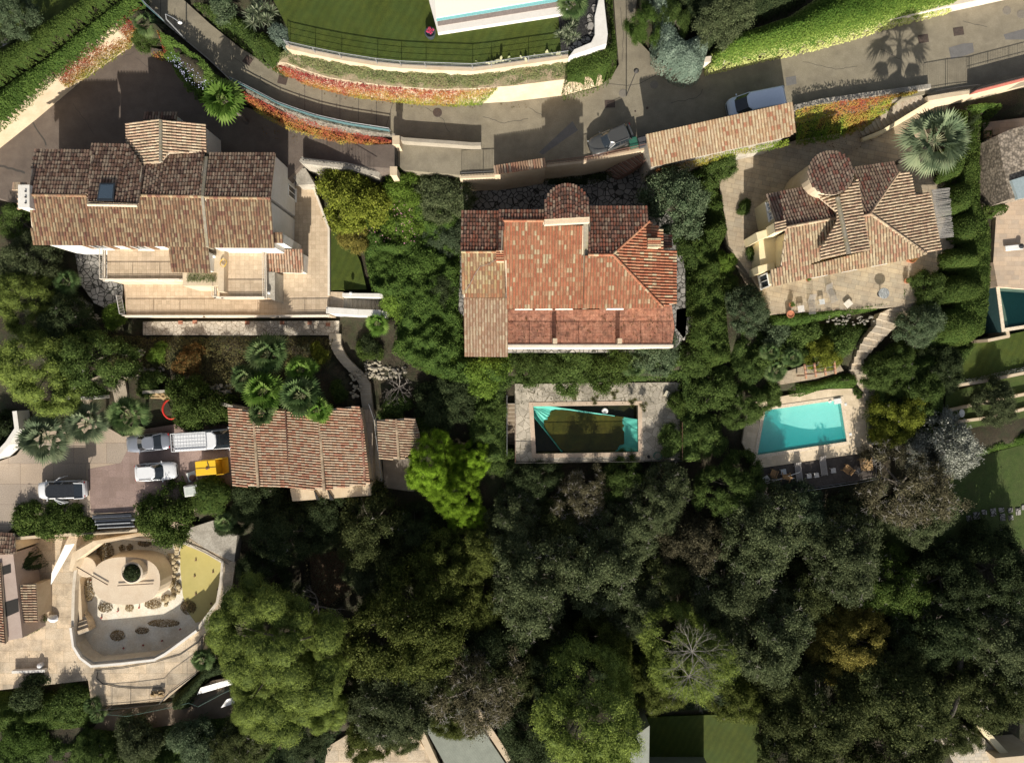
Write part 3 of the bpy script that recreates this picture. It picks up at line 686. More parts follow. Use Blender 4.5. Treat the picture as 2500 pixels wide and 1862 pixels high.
yelloww = surf('yellow_render', (.66, .56, .34), (.72, .63, .42), 1.2, dirt=(.45, .38, .24), damt=.35, dsc=.6, hf=8, hfa=.06)
greyw = surf('grey_render', (.33, .30, .25), (.42, .39, .33), 1.2, dirt=(.16, .14, .11), damt=.7, dsc=.7, hf=8)
cream_e = plain('cream_eave', (.56, .46, .34), .9, spec=.2)
mortar = surf('old_mortar', (.20, .18, .14), (.30, .27, .22), 3, dirt=(.22, .18, .05), damt=.6, dsc=1.2)
iron = plain('black_iron', (.03, .028, .026), .5); rust = plain('rust_iron', (.14, .07, .05), .7); whitem = plain('white_metal', (.7, .7, .68), .4)
grey_m = plain('grey_metal', (.32, .33, .34), .4, met=.4)
# roof tiles
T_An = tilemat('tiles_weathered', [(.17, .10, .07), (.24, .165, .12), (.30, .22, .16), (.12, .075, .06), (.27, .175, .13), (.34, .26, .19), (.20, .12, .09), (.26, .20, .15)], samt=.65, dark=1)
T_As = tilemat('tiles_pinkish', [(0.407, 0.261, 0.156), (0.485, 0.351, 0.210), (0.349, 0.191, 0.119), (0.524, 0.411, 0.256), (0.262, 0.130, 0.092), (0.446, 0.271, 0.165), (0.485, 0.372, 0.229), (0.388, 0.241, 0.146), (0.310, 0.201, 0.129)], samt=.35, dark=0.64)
T_B = tilemat('tiles_red', [(.42, .155, .085), (.46, .20, .115), (.38, .14, .08), (.45, .24, .14), (.43, .165, .09), (.52, .41, .26), (.46, .21, .12), (.37, .14, .08), (.47, .26, .155), (.42, .17, .095)], stain=(.13, .10, .05), samt=.5, dark=.8)
T_Bw = tilemat('tiles_ochre', [(0.446, 0.241, 0.129), (0.524, 0.401, 0.238), (0.388, 0.180, 0.100), (0.543, 0.452, 0.266), (0.427, 0.281, 0.165), (0.485, 0.361, 0.183), (0.330, 0.201, 0.119)], samt=.35, dark=0.74)
T_Bl = tilemat('tiles_pale_pink', [(0.485, 0.331, 0.229), (0.543, 0.411, 0.283), (0.427, 0.271, 0.183), (0.582, 0.472, 0.329), (0.504, 0.361, 0.256)], samt=.3, dark=0.72)
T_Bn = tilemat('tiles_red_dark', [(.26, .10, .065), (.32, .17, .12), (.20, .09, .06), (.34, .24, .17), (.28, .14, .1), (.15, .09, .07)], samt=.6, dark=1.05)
T_Can = tilemat('tiles_canopy', [(.56, .45, .28), (.52, .38, .24), (.54, .43, .28), (.60, .50, .33), (.54, .40, .26), (.42, .20, .12), (.58, .47, .30), (.5, .34, .2), (.56, .44, .29), (.50, .36, .22)], samt=.4, stain=(.22, .12, .07), dark=.82)
T_D = tilemat('tiles_garage', [(.44, .28, .18), (.48, .35, .24), (.42, .23, .15), (.47, .34, .24), (.45, .29, .19), (.40, .20, .13), (.48, .37, .26)], samt=.4, dark=.9)
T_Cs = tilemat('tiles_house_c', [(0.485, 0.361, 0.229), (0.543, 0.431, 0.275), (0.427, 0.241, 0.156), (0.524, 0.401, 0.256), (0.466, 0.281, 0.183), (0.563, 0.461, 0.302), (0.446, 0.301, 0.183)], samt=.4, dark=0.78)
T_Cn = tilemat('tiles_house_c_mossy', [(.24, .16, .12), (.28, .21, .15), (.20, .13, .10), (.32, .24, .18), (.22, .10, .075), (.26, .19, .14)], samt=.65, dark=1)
T_Ce = tilemat('tiles_house_c_sandy', [(.46, .36, .24), (.40, .30, .2), (.5, .38, .26), (.36, .25, .17)], samt=.6, ssc=2, dark=0.95)
T_G = tilemat('tiles_gable', [(.44, .34, .23), (.5, .40, .28), (.40, .28, .19), (.46, .32, .22)], samt=.5, dark=0.95)
for t_ in (T_B, T_Bw, T_Bl, T_Can): PANS[t_.name] = PANB
# leaves
def LS(*c): return [(i/(len(c)-1), x) for i, x in enumerate(c)]
L_oak = leafmat('leaves_oak', LS((.030, .042, .013), (.072, .088, .032), (.14, .155, .056)))
L_oaky = leafmat('leaves_oak_olive', LS((.035, .05, .010), (.09, .11, .026), (.17, .19, .05)))
L_grey = leafmat('leaves_grey_green', LS((.036, .050, .022), (.085, .105, .048), (.16, .185, .09)))
L_olive = leafmat('leaves_olive', LS((.040, .065, .032), (.09, .125, .065), (.17, .21, .12)))
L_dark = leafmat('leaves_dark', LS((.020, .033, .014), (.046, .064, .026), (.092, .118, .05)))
L_pine = leafmat('needles_pine', LS((.09, .125, .034), (.19, .245, .058), (.33, .41, .09)), tr=.38)
L_bright = leafmat('needles_bright', LS((.095, .165, .016), (.20, .33, .028), (.32, .47, .05)), tr=.4)
L_green = leafmat('leaves_green', LS((.030, .052, .014), (.072, .112, .028), (.145, .20, .055)))
L_lime = leafmat('leaves_lime', LS((.055, .10, .016), (.12, .19, .03), (.21, .30, .055)))
L_hedge = leafmat('leaves_hedge', LS((.032, .056, .012), (.060, .092, .020), (.105, .14, .034)), tr=.2)
L_hedgeb = leafmat('leaves_ivy', LS((.034, .066, .014), (.075, .125, .026), (.13, .20, .045)))
L_yel = leafmat('leaves_yellow_green', LS((.07, .09, .014), (.15, .175, .024), (.26, .28, .05)))
L_varieg = leafmat('leaves_variegated', LS((.05, .10, .016), (.15, .22, .04), (.50, .52, .20)))
L_gold = leafmat('leaves_golden', LS((.06, .06, .016), (.19, .17, .04), (.36, .29, .08)))
L_brown = leafmat('leaves_dry', LS((.052, .048, .026), (.13, .118, .068), (.22, .20, .12)))
L_silver = leafmat('leaves_silver', LS((.09, .10, .075), (.22, .23, .19), (.42, .42, .37)), tr=.15)
L_blue = leafmat('needles_blue', LS((.07, .10, .075), (.15, .20, .15), (.26, .32, .25)), tr=.15)
L_red = leafmat('vine_leaves', [(0, (.14, .018, .022)), (.25, (.25, .05, .038)), (.48, (.30, .12, .045)), (.66, (.30, .22, .05)), (.82, (.22, .24, .04)), (1, (.10, .18, .022))], tr=.2)
L_palm = leafmat('palm_fronds', LS((.03, .06, .02), (.08, .13, .045), (.16, .21, .085), (.26, .28, .14)), tr=.3)
L_palmb = leafmat('palm_fronds_light', LS((.05, .11, .02), (.12, .22, .035), (.22, .33, .08), (.32, .38, .14)), tr=.4)
L_palmg = leafmat('palm_fronds_grey', LS((.06, .09, .05), (.13, .17, .095), (.22, .26, .15), (.32, .33, .2)), tr=.25)
L_flower = leafmat('pink_blossom', LS((.4, .18, .25), (.55, .3, .38)), tr=.2)
L_bluefl = leafmat('blue_blossom', LS((.3, .33, .5), (.5, .52, .68)), tr=.2)
L_cact = leafmat('cactus_pads', LS((.2, .22, .12), (.34, .33, .2)), tr=0)
L_orange = leafmat('orange_foliage', LS((.07, .075, .025), (.14, .085, .03), (.26, .13, .04)))
L_tan = leafmat('tan_tufts', LS((.12, .085, .04), (.22, .16, .08), (.32, .24, .13)), tr=.1)
L_yucca = leafmat('yucca_blades', LS((.05, .07, .035), (.13, .16, .09), (.3, .32, .22)), tr=.1)

POOL_B = [(1301, 991), (1558, 988), (1559, 1104), (1308, 1108)]
POOL_C = [(1868, 1001), (2052, 975), (2068, 1078), (1848, 1111)]
BASIN = [(190, 1340), (220, 1322), (300, 1312), (449, 1324), (500, 1345), (544, 1371), (540, 1420), (531, 1470), (503, 1507), (483, 1535), (408, 1588), (381, 1603), (300, 1612), (230, 1618), (201, 1600), (184, 1572), (178, 1530), (180, 1440)]
# ================================================================ GROUND LEVELS
road_n = [(448, -60), (448, 0), (513, 59), (586, 117), (650, 155), (679, 173), (747, 202), (834, 226), (922, 240), (1040, 252), (1142, 255), (1250, 249), (1376, 234), (1458, 214), (1493, 188), (1511, 158), (1505, 88), (1499, 0), (1499, -80)]
road_e = [(1565, -80), (1555, 0), (1543, 85), (1569, 111), (1604, 147), (1634, 170), (1733, 166), (1850, 138), (1929, 117), (2114, 76), (2290, 35), (2460, 0), (2620, -35)]
road_s = [(2620, 170), (2500, 199), (2380, 229), (2260, 230), (1938, 290), (1590, 372), (1575, 360), (1429, 392), (1332, 401), (1206, 426), (1127, 428), (985, 415), (968, 400), (968, 345), (957, 327), (864, 313), (782, 295), (688, 263), (640, 238), (574, 204), (513, 146), (457, 99), (404, 55), (352, 0), (310, -60)]
pad('road', road_n+road_e+road_s, 0, asphalt, 1.6)
pad('driveway', [(60, 500), (-60, 470), (-60, 400), (0, 357), (88, 287), (199, 193), (322, 108), (346, 112), (416, 126), (451, 188), (492, 243), (600, 262), (644, 277), (694, 304), (720, 318), (720, 420), (640, 500)], -2, court, 1.5)
pad('driveway_ramp', [(720, 318, -2), (805, 339, -1.5), (893, 354, -.8), (968, 352, -.2), (968, 412, -.2), (919, 424, -.8), (741, 396, -1.9), (720, 420, -2)], -1.99, court, 1.5)
pad('lawn', [(667, -80), (667, 0), (702, 70), (708, 116), (834, 143), (922, 157), (1040, 166), (1154, 170), (1200, 163), (1385, 137), (1475, 110), (1475, -80)], 3.9, lawn, 1.4)
if 0: pad('planting_ledge', [(690, 120), (697, 154), (805, 190), (952, 210), (1069, 219), (1250, 210), (1370, 195), (1480, 190), (1500, 120), (1385, 132), (1200, 158), (1040, 160), (834, 138)], 2.25, dryearth, 1.0)
ter_a = pad('terrace', [(309, 770), (804, 770), (804, 700), (803, 560), (796, 540), (764, 453), (726, 453), (660, 470), (560, 600), (296, 640)], -4.2, beigetile, 3.2)
pad('garden_paving', [(349, 785), (828, 783), (826, 818), (349, 818)], -6.5, crazy, 1.0)
pad('side_court', [(180, 600), (262, 600), (300, 700), (296, 770), (230, 740), (195, 690)], -4.6, crazyd, 1.0)
pad('house_court', [(1128, 430), (1590, 400), (1600, 480), (1660, 560), (1690, 800), (1640, 860), (1240, 860), (1120, 760), (1120, 500)], -4.0, crazyd, 1.4)
pad('stone_terrace', [(1755, 440), (1790, 395), (1945, 342), (2100, 318), (2240, 270), (2265, 330), (2262, 420), (2322, 455), (2330, 600), (2262, 700), (2248, 735), (2193, 748), (1876, 768), (1850, 702), (1815, 650), (1780, 600)], -3.0, stone, 2.6)
pad('parking', [(-60, 1140), (0, 1125), (40, 1110), (60, 1085), (150, 1030), (205, 1010), (300, 1065), (430, 1045), (575, 1005), (910, 1000), (910, 1180), (580, 1190), (470, 1250), (330, 1260), (215, 1262), (60, 1255), (0, 1320), (-60, 1330)], -7.0, parkc, 1.4)
pad('parking_apron', [(215, 1145), (295, 1130), (335, 1050), (430, 1035), (565, 1000), (575, 1190), (470, 1248), (335, 1252), (222, 1250)], -6.99, parkr, .4, clamp=False)
pad('pool_terrace', [(1257, 937), (1660, 933), (1660, 1124), (1257, 1130)], -7.5, poolstone, 2.6, hole=POOL_B)
pad('pool_deck', [(1826, 985), (1935, 962), (2023, 950), (2100, 948), (2120, 985), (2132, 1102), (1845, 1144), (1812, 1080)], -8.0, decktile, 2.6, hole=POOL_C)
pad('villa_terrace', [(-60, 1380), (130, 1300), (400, 1270), (520, 1290), (575, 1370), (560, 1480), (498, 1552), (492, 1633), (401, 1710), (224, 1725), (215, 1660), (-60, 1690)], -10.0, sandy, 2.8, hole=BASIN)
pad('lower_terrace', [(800, 1822), (852, 1790), (1000, 1770), (1060, 1862), (1110, 1940), (780, 1940)], -12.5, sandy, 1)
pad('neighbour_terrace', [(2400, 300), (2560, 280), (2560, 710), (2436, 700), (2425, 640), (2432, 530), (2404, 500)], -3.6, surf('pink_stone', (.46, .36, .27), (.54, .44, .34), 1.2, pat='slab', ps=.9, line=(.7, .65, .6), lw=.01, dirt=(.3, .24, .18), damt=.4), 2.4)
pad('lawn', [(2330, 850), (2407, 822), (2450, 820), (2560, 795), (2560, 900), (2420, 925), (2320, 950)], -6.6, lawn, 1.4)
pad('lawn', [(2310, 960), (2420, 930), (2560, 905), (2560, 1010), (2440, 1030), (2300, 1060)], -7.6, lawnd, 1.4)
pad('lawn', [(2250, 1150), (2380, 1115), (2560, 1070), (2560, 1320), (2300, 1400), (2080, 1420), (2060, 1300)], -10.2, lawnd, 1.4)
pad('lawn', [(1580, 1750), (1850, 1740), (1870, 1940), (1580, 1940)], -13.0, lawn, 1.0)
pad('hill_lawn', [(-80, -80), (220, -80), (215, 0), (0, 140), (-80, 190)], 1.9, lawn, 1.0)
pad('forest_clearing', [(755, 1350), (840, 1345), (860, 1380), (850, 1440), (800, 1480), (760, 1440)], -11.2, surf('red_earth', (.11, .07, .038), (.17, .10, .055), 2, dirt=(.045, .035, .02), damt=.95, dsc=.9, hf=8, hfa=.4), .8)
pad('lawn', [(808, 562), (850, 575), (880, 640), (895, 706), (808, 708)], -4.25, lawn, 1.2)
ctrl = [(-100, 60, 2), (100, 20, 2), (0, 220, 1), (300, -60, 1.2), (380, -60, .8), (250, 300, -2.4), (0, 500, -4), (0, 650, -5), (50, 800, -6.2), (150, 930, -7), (420, 870, -6.6), (450, 960, -6.9), (650, 860, -6.6), (700, 930, -7), (850, 860, -6.6), (860, 620, -4.3), (880, 480, -3.2), (1000, 470, -3.4), (1060, 620, -4.2), (1000, 760, -5.2), (930, 840, -6.6), (960, 960, -7.2), (1060, 900, -7), (1150, 960, -8), (1200, 880, -6.2), (1400, 890, -6.2), (1600, 900, -6.2), (1730, 600, -4.2), (1740, 800, -5.2), (1760, 980, -8), (1900, 800, -5.2), (2000, 870, -6.2), (2150, 860, -6), (2250, 800, -5), (2360, 300, -2.4), (2350, 600, -4), (2350, 780, -5.5), (2200, 1000, -8.5), (2300, 1040, -9), (1700, 1150, -9.6), (1450, 1180, -10), (1150, 1150, -9.2), (950, 1230, -9), (600, 1250, -8.8), (620, 1350, -10.5), (150, 1290, -8.8), (800, 1450, -11.5), (0, 1750, -11.8), (350, 1760, -12.2), (520, 1690, -12.2), (700, 1750, -12.6), (1100, 1700, -12.8), (1500, 1500, -13), (2000, 1400, -12.4), (2400, 1420, -12), (2450, 1800, -13), (1700, 1650, -13.2), (1600, 40, .5), (1800, 0, .4), (1900, -60, .4), (2200, -60, .4), (2000, 60, .3), (560, 40, 1.6), (600, -60, 2.6), (2330, 240, -1.6), (1650, 440, -4), (-100, 1000, -7.5), (2600, 1000, -9), (2600, 400, -4)]
def build_ground():
    C = np.array([P(*c) for c in ctrl])
    def axis(a, b, n, far):
        m = np.linspace(a, b, n); o = np.array([2, 6, 14, 30, 60, 120, 250.]); return np.concatenate([(a-o)[::-1], m, b+o])
    X, Y = np.meshgrid(axis(-58, 58, 210, 0), axis(-46, 44, 165, 0)); W = np.zeros(X.shape); Z = np.zeros(X.shape)
    for c in C:
        wt = 1/((X-c[0])**2+(Y-c[1])**2+2.0)**1.6; W += wt; Z += wt*c[2]
    Z = Z/W; Z += (vnoise(X*.5, Y*.5, 1)-.5)*.35+(vnoise(X*1.3, Y*1.3, 2)-.5)*.2
    for poly, zz in PADS:
        px_ = [p[0] for p in poly]; py_ = [p[1] for p in poly]
        near = (X > min(px_)-1) & (X < max(px_)+1) & (Y > min(py_)-1) & (Y < max(py_)+1)
        d = np.where(near, bdist(X, Y, poly), 9); ins = inpoly(X, Y, poly) | (d < .75)
        if max(zz)-min(zz) < .01: z = zz[0]
        else:
            ww = np.zeros(X.shape); z = np.zeros(X.shape)
            for (a, b_), q in zip(poly, zz): k = 1/((X-a)**2+(Y-b_)**2+.01)**1.5; ww += k; z += k*q
            z /= ww
        Z = np.where(ins, np.minimum(Z, z-.35), Z)
    for poly, z in HOLES:
        ins = inpoly(X, Y, poly) | (bdist(X, Y, poly) < .8); Z = np.where(ins, np.minimum(Z, z), Z)
    ny, nx = X.shape; I = np.arange(nx*ny).reshape(ny, nx); q = np.stack([I[:-1, :-1], I[:-1, 1:], I[1:, 1:], I[1:, :-1]], 2).reshape(-1, 4)
    me = npmesh('ground', np.stack([X, Y, Z], 2).reshape(-1, 3), q, smooth=True); o = link('ground', me, earth); tag(o, kind='structure')
    return X, Y, Z
HOLES = []
# ================================================================ POOLS AND THEIR WATER
def watermat(name, tint, rough=.02, scat=None):
    m, t, p = nmat(name); t.nodes.remove(p); tr = t.nodes.new('ShaderNodeBsdfTransparent'); tr.inputs[0].default_value = c4(tint)
    if scat:
        df = t.nodes.new('ShaderNodeBsdfDiffuse'); df.inputs[0].default_value = c4(scat); m0 = t.nodes.new('ShaderNodeMixShader'); m0.inputs[0].default_value = .30; t.links.new(tr.outputs[0], m0.inputs[1]); t.links.new(df.outputs[0], m0.inputs[2]); tr = m0
    gl = t.nodes.new('ShaderNodeBsdfGlossy'); gl.inputs['Roughness'].default_value = rough; lw_ = t.nodes.new('ShaderNodeFresnel'); lw_.inputs[0].default_value = 1.25
    v = coords(t); b = t.nodes.new('ShaderNodeBump'); b.inputs['Strength'].default_value = .25; b.inputs['Distance'].default_value = .02
    t.links.new(noise(t, v, 3.5, 3), b.inputs['Height']); t.links.new(b.outputs[0], gl.inputs['Normal']); t.links.new(b.outputs[0], lw_.inputs['Normal'])
    mx = t.nodes.new('ShaderNodeMixShader'); t.links.new(lw_.outputs[0], mx.inputs[0]); t.links.new(tr.outputs[0], mx.inputs[1]); t.links.new(gl.outputs[0], mx.inputs[2])
    t.links.new(mx.outputs[0], t.nodes['Material Output'].inputs[0]); return m
def poolshell(name, label, px4, z, depth, zwater, mat, wmat, coping, cw=.35, floor=None, parent_cat='pool'):
    q = PL(px4, z); n = len(q); q2 = [(p[0], p[1]) for p in q]; cx_ = sum(p[0] for p in q)/n; cy_ = sum(p[1] for p in q)/n
    o = empty(name, (cx_, cy_, z-depth), label, parent_cat); out = inset(q2, -.3)
    for i in range(n):
        j = (i+1) % n; m = MB(); m.slab([q2[i], q2[j], out[j], out[i]], z-depth-.2, z-.01); m.build('pool_wall', mat, o)
    m = MB()
    if floor: floor(m, q2, z)
    else: m.slab(out, z-depth-.4, z-depth)
    m.build('pool_floor', mat, o)
    if coping:
        a = inset(q2, .03); c = inset(q2, -cw); m = MB()
        for i in range(n): j = (i+1) % n; m.slab([a[i], a[j], c[j], c[i]], z-.06, z+.035+.001*i)
        m.build('coping', coping, o)
    if wmat:
        m = MB(); m.poly([(p[0], p[1], zwater) for p in inset(q2, .01)]); m.build('water', wmat, o)
    HOLES.append((q2, z-depth-1.2))
    return o, q2
tealp = surf('teal_plaster', (.56, .80, .74), (.62, .84, .78), 1.5, hf=14, hfa=.05, dirt=(.30, .66, .62), damt=.3)
def floorC(m, q, z):     # shallow shelf on the right sliding down to a deep end on the left
    a, b, c, d = [Vector((p[0], p[1], 0)) for p in q]; nu, nv = 18, 10; k = len(m.V)
    for i in range(nu+1):
        for j in range(nv+1):
            u = i/nu; v = j/nv; p = (a.lerp(b, u)).lerp(d.lerp(c, u), v); e = 1/(1+math.exp(-(u-.42)*9)); m.V.append((p.x, p.y, z-1.5+.78*e))
    for i in range(nu):
        for j in range(nv): m.face([k+i*(nv+1)+j, k+(i+1)*(nv+1)+j, k+(i+1)*(nv+1)+j+1, k+i*(nv+1)+j+1])
poolC, qC = poolshell('swimming_pool', 'clean turquoise swimming pool with sunlit shallow end beside the loungers', POOL_C, -8, 2.0, -8.12, tealp, watermat('pool_water', (.80, .98, .96), scat=(.03, .62, .62)), surf('pale_coping', (.64, .53, .39), (.70, .60, .46), 1.4, hf=9), .32, floorC)
m = MB(); p = P(2044, 979, -8.0); m.box((p[0], p[1], -7.93), (.75, .55, .14), .17); m.tube((p[0]-.75, p[1]-.05, -8.1), (p[0]-.75, p[1]-.05, -7.9), .14, n=12)
m.build('skimmer', whitem, poolC)
for (x, y) in ((2064, 987), (2076, 1060)):
    m = MB(); p = P(x, y, -8); m.box((p[0], p[1], -7.98), (.28, .28, .03), .17); tag(m.build('skimmer_lid', whitem), 'small square white lid set in the paving '+('near the upper right pool corner' if y < 1000 else 'beside the right pool edge'), 'lid')
oldpl = surf('algae_plaster', (.30, .32, .20), (.36, .36, .24), 2, dirt=(.10, .12, .04), damt=.8)
poolB, qB = poolshell('neglected_pool', 'neglected pool of dark murky water under a sagging green cover', POOL_B, -7.5, 1.9, -8.55, oldpl, None, surf('pinkish_coping', (.50, .38, .28), (.56, .45, .34), 1.6, dirt=(.2, .16, .1), damt=.6), .4)
m = MB(); m.slab(inset(qB, .01), -8.75, -8.7); wB = m.build('murky_water', surf('murky_water', (.012, .016, .010), (.02, .024, .012), 1.2, rough=.08, dirt=(.05, .045, .012), damt=.5, bs=.1), poolB)
# sagging cover: green sheet pinned at the upper-left corner and the right edge, dipping under olive water
def cover():
    nu, nv = 80, 44; a, b, c, d = [Vector((p[0], p[1], 0)) for p in qB]; V = []; ids = {}; F = []; rn = []
    def edge_top(u): return .03+.10*max(0, (u-.1))+.12*u**2*1.0 if u > .16 else .02
    def edge_bot(u): return min(.98, .22+u*3.4 if u < .25 else 1.07+.0*u)
    for i in range(nu+1):
        u = i/nu; vt = .0 if u < .14 else (u-.14)*.36; vb = min(.985, .22+u*3.0)
        for j in range(nv+1):
            v = vt+(vb-vt)*j/nv; p = (a.lerp(b, u)).lerp(d.lerp(c, u), v)
            eu = min(u, 1-u); hl = math.exp(-((u)/.19)**2-((v-.02)/.45)**2)*1.0; hr = max(0, (u-.80)/.2)**.8; hb = max(0, (u-.62)/.38)*max(0, (v-.62)/.38)**.7*1.1
            z = -8.88+.98*max(hl, hr*.98, min(1, hb)); an = math.atan2(v-.02, u+.001); fold = math.sin(an*34+math.sin(u*9)*1.5)*.045*math.exp(-((u)/.5)**2)+math.sin(v*38+u*22)*.028*hr+math.sin((u*30-v*40))*.03*hb
            z += fold+.03*math.sin(u*13+v*7)+.52*math.exp(-(((v-vt)/max(.1, vb-vt))/.07)**2)*(u < .8)+(.55*math.exp(-((vb-v)/.06)**2) if u < .27 else 0); z = min(z, -7.55); ids[i, j] = len(V); V.append((p.x, p.y, z))
    for i in range(nu):
        for j in range(nv): F.append((ids[i, j], ids[i+1, j], ids[i+1, j+1], ids[i, j+1])); rn.append(.5)
    o_ = OFF[poolB.name]; V = np.array(V)-np.array(o_); me = npmesh('pool_cover', V, F, rn, smooth=True)
    o = link('pool_cover', me, surf('green_tarpaulin', (.06, .34, .27), (.09, .42, .34), 1.2, rough=.55, dirt=(.06, .16, .10), damt=.5, hf=10, hfa=.12), poolB)
    # olive puddle standing wherever the cover sags below its level
    low = [k for k, f in enumerate(F) if max(V[i][2]+o_[2] for i in f) < -8.42]; us = sorted({i for k in low for i in F[k]}); mp = {i: n for n, i in enumerate(us)}
    PV = [(V[i][0], V[i][1], -8.40-o_[2]) for i in us]; me = npmesh('puddle', PV, [[mp[i] for i in F[k]] for k in low]); link('puddle', me, surf('olive_water', (.030, .040, .010), (.095, .085, .014), .45, rough=.06, dirt=(.012, .014, .008), damt=.9, dsc=.22, hf=12, hfa=.1, bs=.05), poolB)
cover()
m = MB(); p = P(1477, 1003, -8.5); m.lathe((p[0], p[1], -8.7), [(.30, 0), (.34, .1), (.33, .22), (.16, .24), (.12, .16)], 20); tag(m.build('float_ring', whitem, smooth=True), 'round white skimmer float on the murky water of the neglected pool', 'float')
# upper white pool slab
q = PL([(1044, -60), (1047, 0), (1069, 80), (1375, 33), (1400, 28), (1400, -60)], 4.35)
slabz = surf('pale_slab', (.58, .55, .50), (.64, .61, .56), 1.5, hf=8, hfa=.05)
po = empty('covered_pool', (q[2][0]+5, q[2][1]+1.5, 3.9), 'cream covered lap pool framed by pale slabs above the lawn', 'pool')
m = MB(); m.prism(q, [(p_[0], p_[1], 3.7) for p_ in q]); m.build('pool_surround', slabz, po)
def strip(nm, pts, z, th, mt):
    m = MB(); t_ = PL(pts, z); m.prism(t_, [(p_[0], p_[1], z-th) for p_ in t_]); return m.build(nm, mt, po)
strip('wood_edge', [(1056, -40), (1069, 64), (1378, 14), (1378, -40)], 4.40, .06, surf('grey_wood', (.22, .18, .16), (.32, .27, .24), 6, pat='plank', ps=.12, rot=1.45))
strip('water', [(1056, -50), (1066, 52), (1378, 1), (1378, -50)], 4.43, .06, surf('turquoise_mosaic', (.16, .42, .44), (.28, .58, .58), 9, rough=.2, hf=30))
strip('pool_cover', [(1056, -60), (1065, 44), (1378, -9), (1378, -60)], 4.50, .1, plain('cream_cover', (.72, .68, .60), .8, var=.03))

# ================================================================ ROAD EDGE: WALLS, FENCES
wl = [(310, -60), (352, 0), (404, 53), (457, 97), (513, 144), (574, 202), (640, 236), (688, 261), (782, 293), (864, 311), (957, 325)]
W0 = PL(wl, .0)
wallline('retaining_wall', [(p[0], p[1]) for p in W0], .3, -.02, -2.6, greyw, 'curved grey retaining wall between upper road and walled driveway')
teal = surf('teal_mesh', (.075, .15, .16), (.11, .20, .21), 3, hf=14)
fe = empty('screened_fence', P(760, 285, .3), 'curved low fence clad in teal screening along the upper road', 'fence')
pts = PL([(345, -10), (372, 26), (404, 55)], .35); fe2 = empty('screened_fence', pts[1], 'short teal screened fence at the top of the curving road', 'fence')
F0 = PL([(574, 202), (640, 236), (688, 261), (735, 278), (782, 293), (825, 303), (864, 311), (910, 318), (955, 325)], -.45)
for L_, f_ in ((pts, fe2), (F0, fe)):
    m = MB()
    for i in range(len(L_)-1):
        a, b = Vector(L_[i]), Vector(L_[i+1]); n = (b-a).cross(Vector((0, 0, 1))).normalized()*.03; lean = n.normalized()*.10
        t0, t1 = a+Vector((0, 0, 1.15))+lean, b+Vector((0, 0, 1.15))+lean
        m.prism([t0+n, t1+n, t1-n, t0-n], [a+n, b+n, b-n, a-n])
    m.build('screen', teal, f_)
for L_, f_ in ((pts, fe2), (F0, fe)):
    m = MB()
    for i in range(len(L_)): p_ = Vector(L_[i]); m.tube(p_, p_+Vector((0, 0, 1.3)), .035)
    for i in range(len(L_)-1): m.tube(Vector(L_[i])+Vector((0, 0, 1.22)), Vector(L_[i+1])+Vector((0, 0, 1.22)), .03)
    m.build('posts', grey_m, f_)
W1 = PL([(960, 330), (985, 340), (1040, 344), (1100, 348), (1150, 352), (1172, 352)], .95)
wallline('road_wall', [(p[0], p[1]) for p in W1], .32, .95, -.6, surf('pale_road_wall', (.27, .24, .19), (.35, .31, .25), 1.5, dirt=(.2, .17, .13), damt=.6), 'long low pale wall ending in a taper beside the road')
for (a_, lb) in (((968, 345), 'north gate pillar of the walled driveway entrance'), ((962, 420), 'south gate pillar of the driveway entrance beside the bushes')):
    m = MB(); p = P(a_[0], a_[1], 1.6); m.box((p[0], p[1], .5), (.55, .7, 2.6)); m.box((p[0], p[1], 1.86), (.66, .82, .12)); tag(m.build('gate_pillar', creamw, bevel=.02), lb, 'pillar')
g0 = P(966, 352, 1); g1 = P(964, 412, 1)
m = MB()
for k in range(26): y = g0[1]+(g1[1]-g0[1])*k/25; m.tube((g0[0], y, -.15), (g0[0], y, 1.5), .02, n=4)
for z in (.0, .7, 1.45): m.tube((g0[0], g0[1], z), (g0[0], g1[1], z), .03, n=5)
m.box((g0[0], (g0[1]+g1[1])/2, .3), (.04, g0[1]-g1[1], .8)); tag(m.build('driveway_gate', iron), 'closed iron gate across the driveway between two pillars', 'gate')
# NW boundary wall under the hedge
WB = PL([(-80, 410), (0, 357), (88, 287), (199, 193), (322, 108), (352, 66)], -2)
o_ = wallline('boundary_wall', [(p[0], p[1]) for p in WB], .3, 1.1, -2.6, creamw, 'tall cream boundary wall below the hedge in the upper left')
# lower wall north of road
lwt = [(679, 150), (697, 153), (747, 172), (805, 190), (880, 202), (952, 210), (1069, 219), (1160, 216), (1250, 210), (1370, 195), (1475, 184)]
lwb = [(664, 163), (679, 173), (747, 203), (834, 227), (880, 234), (922, 241), (1040, 253), (1142, 255), (1250, 249), (1376, 234), (1470, 208)]
sheet('roadside_wall', PL(lwt, 2.35), PL(lwb, -.05), creamw, label='tall cream retaining wall curving along the north side of the road', cat='wall', th=.22)
uw_ = 0
uw = [(702, 112), (708, 116), (770, 130), (834, 143), (922, 157), (980, 163), (1040, 166), (1154, 170), (1200, 165), (1290, 152), (1385, 139)]
UW = PL(uw, 3.95); wallline('garden_wall', [(p[0], p[1]) for p in UW], .35, 4.0, 3.1, creamw, 'low pale wall edging the upper lawn under a wire fence')
LT_ = PL([(702, 118), (708, 122), (770, 136), (834, 149), (922, 163), (980, 169), (1040, 172), (1154, 176), (1200, 171), (1290, 158), (1388, 145)], 3.3); LB_ = PL(lwt, 2.33)
sheet('planting_ledge', LT_, LB_, dryearth, kind='structure', th=.4); PADS.append(([a[:2] for a in LT_]+[a[:2] for a in reversed(LB_)], [3.3]*11+[2.2]*11))
m = MB()
